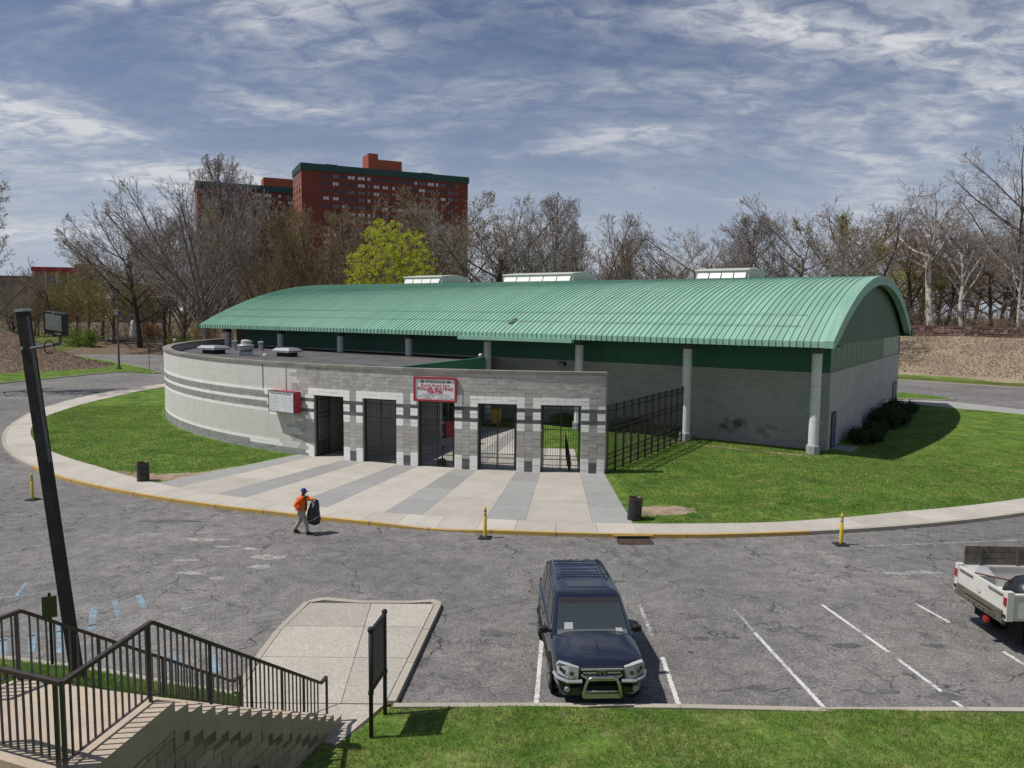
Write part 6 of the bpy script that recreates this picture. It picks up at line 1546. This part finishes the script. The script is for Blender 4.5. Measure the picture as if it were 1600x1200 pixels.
# ------------------------------------------------------------------ stone wall on the bank
stw = thing('stone_wall', 'long reddish stone retaining wall along the top of the bank', 'wall', (0, 0, 0))
mb = MB(); p0, p1 = B0 + BD * -60 + BN * 17.05, B0 + BD * 60 + BN * 17.05
mb.prism([tuple(p0), tuple(p1), tuple(p1 + BN * .5), tuple(p0 + BN * .5)], 4.6, 6.95); mb.build('wall_core', 'stone_wall_c', stw)
rr = random.Random(31); restw = MB(); stm = {}
wang = math.atan2(BD.y, BD.x)
for row in range(5):
    h = [0.36, 0.34, 0.30, 0.33, 0.28][row]; z = 5.28 + sum([0.36, 0.34, 0.30, 0.33, 0.28][:row])
    a = -60.0 + rr.uniform(0, .5)
    while a < 60:
        L = rr.choice([0.6, 0.8, 1.0, 1.3]); am = a + L / 2; mt = rr.choices(['stone_wall_a', 'stone_wall_b', 'stone_wall_c'], [.5, .25, .25])[0]
        p = B0 + BD * am + BN * (17.0 + rr.uniform(-.05, .03))
        if -15 < am < 8:
            k = (L, row, mt)
            if k not in stm: stm[k] = MB().cbox((0, 0, 0), (L - .04, .3, h - .035), .03).mesh('stone', mt)
            link('stone', stm[k], stw, (p.x, p.y, z + h / 2), (0, 0, wang))
        else: restw.box((p.x, p.y, z + h / 2), (L - .04, .3, h - .035), wang, ['stone_wall_a', 'stone_wall_b', 'stone_wall_c'].index(mt))
        a += L
tag(restw.build('stone_courses', ['stone_wall_a', 'stone_wall_b', 'stone_wall_c'], stw), kind='stuff')
a = -15.0
while a < 8:
    p = B0 + BD * (a + .9) + BN * 17.2; MB().box((p.x, p.y, 6.99), (1.76, .62, .12), wang).build('coping_stone', 'stone_wall_a', stw); a += 1.8

# ------------------------------------------------------------------ tree generator
def rvec(rr): 
    a = rr.uniform(0, 6.2832); z = rr.uniform(-1, 1); s = math.sqrt(1 - z * z); return Vector((s * math.cos(a), s * math.sin(a), z))
def gen_tree(seed, H, p):
    rr = random.Random(seed); tk, cr, lf = MB(), MB(), MB()
    ez, erz, erx = p['env']
    ph = [rr.uniform(0, 6.28) for _ in range(4)]
    def outside(q):
        a = math.atan2(q.y, q.x); w = 1 + .13 * math.sin(2 * a + ph[0]) + .09 * math.sin(3 * a + ph[1] + q.z * .35) + .07 * math.sin(5 * a + ph[2] - q.z * .5)
        k = (math.hypot(q.x, q.y) / (erx * H * w)) ** 2 + ((q.z - ez * H) / (erz * H * (1 + .06 * math.sin(3 * a + ph[3])))) ** 2
        return k > 1
    def leafq(c, s):
        n = rvec(rr); a = n.orthogonal().normalized() * s; b = n.cross(a).normalized() * s * rr.uniform(.6, 1)
        o = len(lf.v); lf.v += [tuple(c - a), tuple(c - b * .8), tuple(c + a), tuple(c + b)]; lf.f.append((o, o + 1, o + 2, o + 3)); lf.m.append(0)
    def grow(pt, d, L, r, lvl):
        n = (7, 7, 4, 3, 1)[lvl]; st = L / n; pts = [pt.copy()]; dirs = [d.copy()]; rad = [r]
        tp = p['taper'][lvl]
        for i in range(n):
            d = (d + rvec(rr) * p['jit'][lvl] + Vector((0, 0, p['trop'][lvl]))).normalized(); np_ = pt + d * st
            if lvl >= 1 and i > 0 and np_.z > ez * H * .7 and outside(np_): break
            pt = np_
            pts.append(pt.copy()); dirs.append(d.copy()); rad.append(max(p['rmin'], r * (1 - tp * (i + 1) / n)))
        n = len(pts) - 1
        (tk if lvl <= 1 else cr).tube(pts, rad, (9, 6, 4, 3, 3)[lvl], lvl < 1)
        if lvl < p['maxl']:
            nc = p['nc'][lvl]; az = rr.uniform(0, 6.28)
            for k in range(nc):
                t_ = p['start'][lvl] + (1 - p['start'][lvl]) * (k + rr.uniform(.2, .8)) / nc
                x = t_ * n; i0 = min(n - 1, int(x)); f = x - i0; bp = pts[i0].lerp(pts[i0 + 1], f); bd = dirs[i0 + 1]; br = rad[i0] + (rad[i0 + 1] - rad[i0]) * f
                az += 2.4 + rr.uniform(-.5, .5)
                u = bd.orthogonal().normalized(); v = bd.cross(u); side = u * math.cos(az) + v * math.sin(az)
                an = R(p['ang'][lvl] * rr.uniform(.75, 1.25)); cd = (bd * math.cos(an) + side * math.sin(an)).normalized()
                lf_ = p['len'][lvl] * L * rr.uniform(.75, 1.2) * (p['shape'](t_) if lvl == 0 else (1.15 - .6 * t_))
                grow(bp, cd, lf_, min(br * .72, br * p['rr'][lvl] * rr.uniform(.85, 1.1)), lvl + 1)
        if lvl >= p['maxl'] - p.get('lfl', 0) and p['leaf']:
            for _ in range(p['leaf']):
                c = pts[-1].lerp(pts[max(0, len(pts) - 3)], rr.random()) + rvec(rr) * p['lsp'] * rr.random(); leafq(c, p['lsz'] * rr.uniform(.6, 1.3))
    grow(Vector((0, 0, -.3)), Vector((0, 0, 1)), H * p['tl'], H * p['tr'], 0)
    zs = [v[2] for v in cr.v]; h = sorted(zs)[int(len(zs) * .995)]
    return tk, cr, lf, h
BASE = dict(taper=(.5, .8, .75, .6, .5), jit=(.05, .10, .14, .18, .2), trop=(.02, .06, .06, .05, .03), rmin=.015, maxl=4, nc=(11, 9, 8, 6), start=(.35, .18, .15, .12), ang=(48, 40, 40, 42), len=(.5, .48, .46, .5), rr=(.55, .5, .55, .7), shape=lambda t: 1.15 - .65 * t, leaf=0, lsp=.3, lsz=.1, tl=.85, tr=.014, env=(.60, .42, .38))
def pv(**k): d = dict(BASE); d.update(k); return d
PROT = {}
def proto(name, seed, H, p, bark, twig, leafm=None):
    tk, cr, lf, h = gen_tree(seed, H, p)
    PROT[name] = (tk.mesh('trunk', bark, True), cr.mesh('crown', twig), lf.mesh('foliage', leafm) if (leafm and lf.f) else None, h)
vase = dict(tl=.30, nc=(15, 15, 7, 5), start=(.40, .14, .12, .12), ang=(34, 24, 32, 36), len=(2.5, .30, .36, .42), trop=(.02, .03, .06, .05, .04), shape=lambda t: .9 + .15 * t, tr=.016, rr=(.5, .42, .5, .65), jit=(.04, .06, .10, .14, .18), env=(.56, .445, .36))
spread = dict(tl=.60, nc=(16, 14, 7, 5), start=(.26, .16, .12, .12), ang=(58, 32, 38, 40), len=(.95, .34, .38, .42), trop=(.02, .07, .06, .05, .03), shape=lambda t: 1.1 - .3 * t, tr=.016, env=(.56, .445, .42), rr=(.5, .45, .5, .65), jit=(.05, .08, .12, .16, .18))
upright = dict(tl=.92, nc=(24, 10, 7, 5), start=(.18, .15, .12, .12), ang=(34, 30, 36, 38), len=(.50, .40, .42, .42), trop=(.02, .06, .06, .05, .04), shape=lambda t: 1.1 - .6 * t, tr=.012, env=(.56, .45, .27), rr=(.5, .5, .5, .65))
crook = dict(tl=.55, nc=(10, 10, 7, 6), start=(.38, .12, .12, .12), ang=(46, 46, 46, 44), len=(1.0, .42, .42, .44), trop=(.02, .05, .04, .03, .0), jit=(.12, .2, .22, .24, .25), tr=.018, shape=lambda t: 1.1 - .4 * t, env=(.57, .44, .42))
proto('vase_a', 1, 20, pv(**vase), 'bark_grey', 'twig_grey'); proto('vase_b', 2, 20, pv(**vase), 'bark_brown', 'twig_brown')
proto('spread_a', 3, 20, pv(**spread), 'bark_grey', 'twig_grey'); proto('spread_b', 4, 20, pv(**spread), 'bark_dark', 'twig_grey'); proto('oak', 5, 24, pv(**dict(spread, ang=(55, 40, 44, 44), jit=(.08, .14, .18, .2, .22), tr=.022, nc=(15, 13, 8, 5))), 'bark_dark', 'twig_grey')
proto('upright_a', 6, 22, pv(**upright), 'bark_grey', 'twig_grey'); proto('upright_b', 7, 20, pv(**dict(upright, leaf=1, lsp=.35, lsz=.06, nc=(20, 9, 6, 4))), 'bark_brown', 'twig_brown', 'leaf_bud')
proto('bud_vase', 8, 20, pv(**dict(vase, leaf=1, lsp=.4, lsz=.06, nc=(12, 12, 6, 4))), 'bark_brown', 'twig_olive', 'leaf_bud'); proto('bud_spread', 9, 20, pv(**dict(spread, leaf=1, lsp=.4, lsz=.07)), 'bark_brown', 'twig_brown', 'leaf_bud')
proto('olive', 10, 14, pv(**dict(spread, leaf=2, lsp=.4, lsz=.065, nc=(12, 10, 7, 5))), 'bark_brown', 'twig_olive', 'leaf_olive')
proto('sycamore_a', 11, 22, pv(**dict(crook, nc=(8, 9, 7, 6), tr=.022)), 'bark_sycamore', 'twig_brown'); proto('sycamore_b', 12, 20, pv(**dict(crook, tr=.02)), 'bark_sycamore', 'twig_grey')
proto('crooked', 13, 18, pv(**dict(crook, leaf=0)), 'bark_dark', 'twig_brown')
# rounded maple in young leaf: bare frame plus a domed shell of small leaf clumps
def gen_lime(seed, H):
    tk, cr, lf, h = gen_tree(seed, H, pv(**dict(vase, tl=.24, nc=(13, 10, 6, 0), maxl=3, ang=(48, 34, 40, 44), len=(2.6, .42, .42, .5), env=(.50, .48, .44))))
    rr = random.Random(seed); lf = MB(); ncl = 1150
    for _ in range(ncl):
        v = rvec(rr); 
        if v.z < -.55: continue
        q = rr.random() ** .24 * .98; a = math.atan2(v.y, v.x); w = 1 + .05 * math.sin(3 * a + 1) + .04 * math.sin(5 * a) 
        c = Vector((v.x * .455 * H * w * q, v.y * .455 * H * w * q, .50 * H + v.z * .49 * H * q)); cs = rr.uniform(.25, .6)
        for k in range(int(rr.uniform(16, 42))):
            d = rvec(rr) * cs * rr.random() ** .5; d.z *= .55; s = rr.uniform(.05, .12); nn = (rvec(rr) + Vector((0, 0, .7))).normalized(); aa = nn.orthogonal().normalized() * s; bb_ = nn.cross(aa) * rr.uniform(.6, 1)
            lf.add([c + d - aa, c + d - bb_, c + d + aa, c + d + bb_], [(0, 1, 2, 3)])
    return tk, cr, lf, .985 * H
tk, cr, lf, h = gen_lime(14, 14); PROT['lime'] = (tk.mesh('trunk', 'bark_dark', True), cr.mesh('crown', 'twig_olive'), lf.mesh('foliage', 'leaf_lime'), h)
HZ = lambda px_: 487.8 + (px_ - 800) * .00984
def tree(px_, ytop, D, kind, label, group, wf=1.0, rot=None, lean=0.0, zb=None):
    x = atpx(px_, D); z0 = ground_z(x, D) if zb is None else zb
    if zb is None and x < 20 and D > 130: z0 = max(z0, park_z(x, D))
    ztop = 8.4 + (HZ(px_) - ytop) / 1190.164 * D
    s = (ztop - z0) / PROT[kind][3]
    t = thing('tree', label, 'tree', (x, D, z0), rnd.uniform(0, 6.28) if rot is None else rot, group)
    t.rotation_euler.x = lean; t.scale = (s * wf, s * wf, s)
    tk, cr, lf, h = PROT[kind]
    link('trunk', tk, t); c = link('crown', cr, t)
    if lf: link('foliage', lf, c)
    return t
for px_, yt, D, k, wf, lb in [(768, 322, 118, 'spread_b', 1.25, 'dark spreading bare tree right behind the first roof vent'), (813, 333, 122, 'vase_a', .95, 'bare tree with fine upright twigs beside the long middle vent'), (868, 310, 124, 'upright_a', 1.05, 'tallest narrow bare tree above the long middle roof vent'), (912, 345, 112, 'vase_a', 1.25, 'dense fan shaped bare tree at the end of the long middle vent'), (985, 350, 110, 'vase_b', 1.35, 'brown fan shaped bare tree between the middle and last roof vents'),
                          (1075, 348, 112, 'spread_a', 1.25, 'wide spreading bare tree beside the last roof vent'), (1165, 338, 116, 'upright_a', 1.35, 'upright bare tree directly above the last roof vent'), (1240, 322, 116, 'spread_a', 1.2, 'broad bare tree between the last roof vent and the arched gable')]:
    tree(px_, yt, D, k, lb, 'bare trees behind the roof', wf=wf)
for px_, yt, D, k, wf in [(1035, 418, 150, 'olive', 1.2), (1125, 408, 150, 'olive', 1.1), (1200, 400, 150, 'vase_a', 1.0)]:
    tree(px_, yt, D, k, 'low tree half hidden behind the bare trees and the roof', 'bare trees in the second row', wf=wf)
tree(1355, 308, 126, 'crooked', 'gnarled bare dark tree just behind the arched end of the roof', None, wf=1.05)
tree(1302, 340, 122, 'olive', 'budding brown green tree behind the roof near the arched gable', None)
tree(690, 298, 125, 'bud_spread', 'broad budding brown tree in front of the right end of the red tower', None, wf=1.1)
tree(611, 342, 108, 'lime', 'round bright yellow green maple in front of the red tower', None, wf=.69)
GF = ('budding brown tree with dense twigs in front of the brick towers', 'budding trees before the towers')
for px_, yt, D, k, wf in [(500, 312, 135, 'bud_vase', .9), (545, 330, 128, 'upright_b', 1.1), (455, 325, 138, 'upright_b', 1.0), (410, 318, 130, 'bud_vase', .85), (570, 385, 132, 'bud_spread', .8), (650, 338, 140, 'bud_vase', .9)]:
    tree(px_, yt, D, k, *GF, wf=wf)
tree(357, 250, 150, 'upright_a', 'very tall pale budding tree rising above the flat roof of the brown tower', None, wf=1.0)
tree(325, 285, 128, 'vase_a', 'large vase shaped bare tree at the corner of the brown tower', None, wf=1.15)
tree(285, 330, 140, 'vase_b', 'smaller dark many stemmed tree left of the brown tower', None)
tree(218, 335, 150, 'spread_b', 'leaning dark trunked bare tree beside the park road', None, wf=1.05, lean=.06)
tree(258, 345, 152, 'crooked', 'thin crooked bare tree beside the leaning dark trunk', None, wf=.7)
GO = ('low olive budding tree in the park beyond the road', 'olive trees in the park')
for px_, yt, D, k, wf in [(178, 408, 155, 'olive', 1.2), (140, 425, 160, 'olive', 1.2), (120, 440, 170, 'olive', 1.1), (205, 430, 172, 'olive', 1.2), (95, 445, 185, 'olive', 1.2), (160, 380, 185, 'bud_spread', 1.1), (60, 450, 175, 'olive', 1.2), (240, 430, 175, 'olive', 1.2), (20, 452, 190, 'olive', 1.3)]:
    tree(px_, yt, D, k, *GO, wf=wf)
tree(86, 415, 170, 'crooked', 'small bare tree in front of the low pink building', None, wf=1.1); tree(25, 455, 135, 'crooked', 'bare tree growing on the leaf covered mound', None, wf=1.2)
tree(-40, 238, 75, 'upright_b', 'big pale tree at the road edge with fine drooping twigs', None, wf=1.0, zb=.1)
tree(1452, 300, 120, 'sycamore_a', 'white barked sycamore with a thick forked trunk behind the stone wall', None, wf=.95, rot=.4); tree(1500, 322, 118, 'sycamore_b', 'slimmer white barked sycamore with twin stems behind the stone wall', None, wf=.8, rot=2.0)
tree(1588, 350, 110, 'sycamore_b', 'pale trunked sycamore below the big dark oak', None, wf=.7, rot=3.3); tree(1425, 345, 132, 'crooked', 'crooked bare tree behind the white barked sycamores', None)
tree(1578, 222, 116, 'oak', 'very large dark spreading oak above the stone wall', None, wf=.95, rot=1.0)
tree(1428, 398, 140, 'lime', 'small yellow green tree behind the white barked sycamores', None, wf=.8)
GW = ('dark bare woodland tree deep behind the stone wall', 'woodland behind the stone wall')
for i in range(11):
    px_ = 1395 + i * 21 + rnd.uniform(-6, 6); D = rnd.uniform(128, 168)
    tree(px_, rnd.uniform(345, 420), D, rnd.choice(['crooked', 'spread_b', 'vase_b', 'bud_spread', 'oak']), *GW, wf=rnd.uniform(.9, 1.2))
for i in range(5): tree(1640 + i * 45, rnd.uniform(260, 340), rnd.uniform(112, 140), rnd.choice(['oak', 'spread_b', 'crooked']), *GW)
GD = ('thin background tree in the wood behind the park', 'background wood behind the park')
for i in range(17):
    px_ = -20 + i * 41 + rnd.uniform(-8, 8); D = rnd.uniform(165, 235)
    yt = rnd.uniform(405, 440) if px_ > 260 else rnd.uniform(428, 460)
    tree(px_, yt, D, rnd.choice(['vase_a', 'bud_vase', 'spread_a', 'bud_spread', 'olive', 'olive']), *GD, wf=rnd.uniform(.9, 1.25))

# undergrowth: tangles nobody could count
def tangle(name, label, pts_fn, n, hmin, hmax, seed, leafm, twig):
    rr = random.Random(seed); mb = MB()
    for _ in range(n):
        x, y, z = pts_fn(rr); h = rr.uniform(hmin, hmax)
        top = Vector((x + rr.uniform(-.5, .5) * h, y + rr.uniform(-.5, .5) * h, z + h)); b = Vector((x, y, z - .2)); m_ = b.lerp(top, .5) + rvec(rr) * h * .12
        mb.tube([b, m_, top], [.04, .028, .012], 3, False)
        for k in range(4):
            q = m_.lerp(top, rr.random()); e = q + rvec(rr) * h * .4 + Vector((0, 0, h * .12)); mb.tube([q, e], [.02, .01], 3, False)
        for k in range(7):
            c = b.lerp(top, rr.uniform(.2, 1)) + rvec(rr) * h * .3; s = rr.uniform(.06, .14); nn = rvec(rr); a = nn.orthogonal().normalized() * s; bb_ = nn.cross(a)
            mb.add([c - a, c - bb_, c + a, c + bb_], [(0, 1, 2, 3)], 1)
    tag(mb.build(name, [twig, leafm]), label, 'undergrowth', kind='stuff')
def uw(rr):
    a = rr.uniform(-70, 40); n_ = rr.uniform(19, 55); p = B0 + BD * a + BN * n_; return p.x, p.y, ground_z(p.x, p.y)
tangle('undergrowth', 'brown brush under the trees behind the stone wall', uw, 2600, 1.2, 4.5, 41, 'leaf_dry', 'twig_brown')
def ul(rr):
    x = rr.uniform(-190, 10); y = rr.uniform(152, 215) + max(0, x + 60) * -.1; return x, y, park_z(x, y)
tangle('undergrowth', 'budding brush under the park trees beyond the road', ul, 2600, 1.0, 4.2, 42, 'leaf_olive', 'twig_brown')
def ub(rr):
    a = rr.uniform(-150, -20); n_ = rr.uniform(4, 40); p = B0 + BD * a + BN * n_; return p.x, p.y, ground_z(p.x, p.y)
tangle('undergrowth', 'brush on the bank behind the rink roof', ub, 350, 1.0, 2.2, 43, 'leaf_bud', 'twig_brown')
# dead leaves and stalks on the straw bank and mound
def litter(name, label, pts_fn, n, seed, s0, s1, mat):
    rr = random.Random(seed); mb = MB()
    for _ in range(n):
        c = Vector(pts_fn(rr)); s = rr.uniform(s0, s1); nn = (rvec(rr) + Vector((0, 0, .8))).normalized(); a = nn.orthogonal().normalized() * s; bb_ = nn.cross(a) * rr.uniform(.4, 1)
        mb.add([c - a, c - bb_, c + a, c + bb_], [(0, 1, 2, 3)])
    tag(mb.build(name, mat), label, 'leaf litter', kind='stuff')
def lm(rr):
    a = rr.uniform(-22, 16); n_ = rr.uniform(4, 16.5); p = B0 + BD * a + BN * n_; return p.x, p.y, bank_z(n_) + .12 + rr.uniform(0, .15)
litter('dry_leaves', 'dry leaves and stalks lying on the straw coloured bank', lm, 14000, 51, .04, .11, 'leaf_dry')
def ll(rr):
    while True:
        x, y = rr.uniform(-108, -56), rr.uniform(88, 124); d = math.hypot((x + 82) / 26, (y - 106) / 17)
        if d < .97: return x, y, 7.0 * (1 - smoothstep(d, .1, 1.0)) + .08 + rr.uniform(0, .2)
litter('dry_leaves', 'brown dead leaves covering the mound by the road', ll, 12000, 52, .05, .12, 'leaf_brown')

# shrubs
def shrub(name, label, loc, rx, ry, h, rz, n, mat, seed, lumps=7, size=.09, cat='shrub', spiky=0.0):
    rr = random.Random(seed); t = thing(name, label, cat, loc, rz); mb = MB(); st = MB()
    big_ = lumps > 20
    L = [(rr.uniform(-.75, .75) * rx, rr.uniform(-.8, .8) * ry if big_ else rr.uniform(-.5, .5) * ry, rr.uniform(.15, .65) * h, rr.uniform(.16, .30) if big_ else rr.uniform(.35, .55)) for _ in range(lumps)]
    for i in range(n):
        lx_, ly_, lz_, q = L[i % lumps]; v = rvec(rr) * (rr.random() ** .4)
        c = Vector((lx_ + v.x * rx * q * (1.7 if big_ else 1), ly_ + v.y * ry * q * (.8 if big_ else 1.2), max(.05, lz_ * .9 + v.z * h * (.28 if big_ else .45))))
        if spiky: c.z += spiky * max(0, rr.gauss(0, .4))
        s = size * rr.uniform(.6, 1.4); nn = rvec(rr); a = nn.orthogonal().normalized() * s; bb_ = nn.cross(a)
        mb.add([c - a, c - bb_ * .6, c + a, c + bb_ * .6], [(0, 1, 2, 3)])
    for i in range(lumps): st.tube([(L[i][0] * .3, L[i][1] * .3, -.05), (L[i][0], L[i][1], L[i][2])], [.05, .02], 5)
    mb.build('foliage', mat, t); st.build('stem', 'bark_dark', t); return t
p = RWld(WX + 1.35, 8.2); shrub('yew_shrub', 'dark evergreen shrub between the blue door and the larger shrub', (p[0], p[1], .03), 1.0, 3.6, 1.05, RZ, 15000, 'leaf_yew', 61, 34, .085, spiky=.35)
p = RWld(WX + 1.5, 19.0); shrub('yew_shrub', 'larger dark evergreen shrub along the end wall of the rink', (p[0], p[1], .03), 1.25, 6.0, 1.4, RZ, 20000, 'leaf_yew', 62, 48, .09, spiky=.45)
p = RWld(-11.3, 1.0); shrub('low_hedge', 'low green shrub bed against the rink wall behind the iron fence', (p[0], p[1], .03), 2.6, .6, 1.1, RZ, 6000, 'leaf_green', 63, 9, .07)
p = RWld(-16.8, 1.0); shrub('low_hedge', 'low green shrub bed behind the end pier of the entrance wall', (p[0], p[1], .03), 2.2, .6, 1.0, RZ, 4000, 'leaf_green', 64, 8, .07)
for i, (px_, D, rx, h, m_, lb) in enumerate([(126, 150, 3.4, 4.2, 'leaf_green', 'round light green bush beyond the park road'), (300, 140, 3.6, 3.6, 'leaf_green', 'light green bush behind the curved corner of the wall'), (278, 146, 2.5, 3.0, 'leaf_olive', 'olive bush among the trunks beside the curved wall'), (8, 150, 3, 4.0, 'leaf_green', 'green bush beyond the leaf mound'), (240, 170, 4, 3.6, 'leaf_cherry', 'rusty pink flowering bush behind the fountain'), (315, 165, 4.0, 9.0, 'leaf_olive', 'tall yellow green shrub behind the bare vase shaped tree')]):
    x = atpx(px_, D); shrub('bush', lb, (x, D, park_z(x, D)), rx, rx * .8, h, 0, 2200, m_, 70 + i, 8, .16)
# fountain jet
x = atpx(208, 166); ft = thing('fountain', 'white fountain jet rising from the pond in the park', 'fountain', (x, 166, 1.95))
mb = MB(); rr = random.Random(3); rsf = []
for z, r in ((0, .9), (.6, .75), (1.5, .6), (2.6, .5), (3.4, .36), (3.9, .15)): rsf.append([(r * (1 + rr.uniform(-.2, .2)) * math.cos(a), r * (1 + rr.uniform(-.2, .2)) * math.sin(a), z) for a in [i * .5236 for i in range(12)]])
mb.rings(rsf, True, True); mb.build('jet', 'fountain_spray', ft, True); MB().lathe([(1.0, -.2), (1.1, .1), (.8, .12)], 14, cap1=True).build('basin', 'stone_wall_b', ft)
# lamp post and small sign post on the left verge
lp = thing('street_lamp', 'tall grey lamp post with a square head on the left verge', 'street lamp', (-53.6, 103.6, .12))
MB().tube([(0, 0, 0), (0, 0, 7.3)], [.15, .10], 8).build('post', 'lamp_grey', lp); MB().box((0, 0, 7.62), (.62, .62, .62)).build('lantern', 'lamp_grey', lp); MB().box((0, -.32, 7.62), (.5, .03, .5)).build('glass', 'galvanised', lp); MB().box((0, 0, 8.0), (.78, .78, .14)).build('cap', 'galvanised', lp); MB().box((0, 0, .15), (.42, .42, .3)).build('base', 'lamp_grey', lp)
sp_ = thing('sign_post', 'thin dark sign post at the tip of the left verge', 'sign post', (-49.0, 102.6, .12)); MB().tube([(0, 0, 0), (0, 0, 4.2)], .045, 6).build('post', 'lamp_grey', sp_); MB().box((0, .02, 2.7), (.4, .03, .5)).build('plate', 'lamp_grey', sp_)
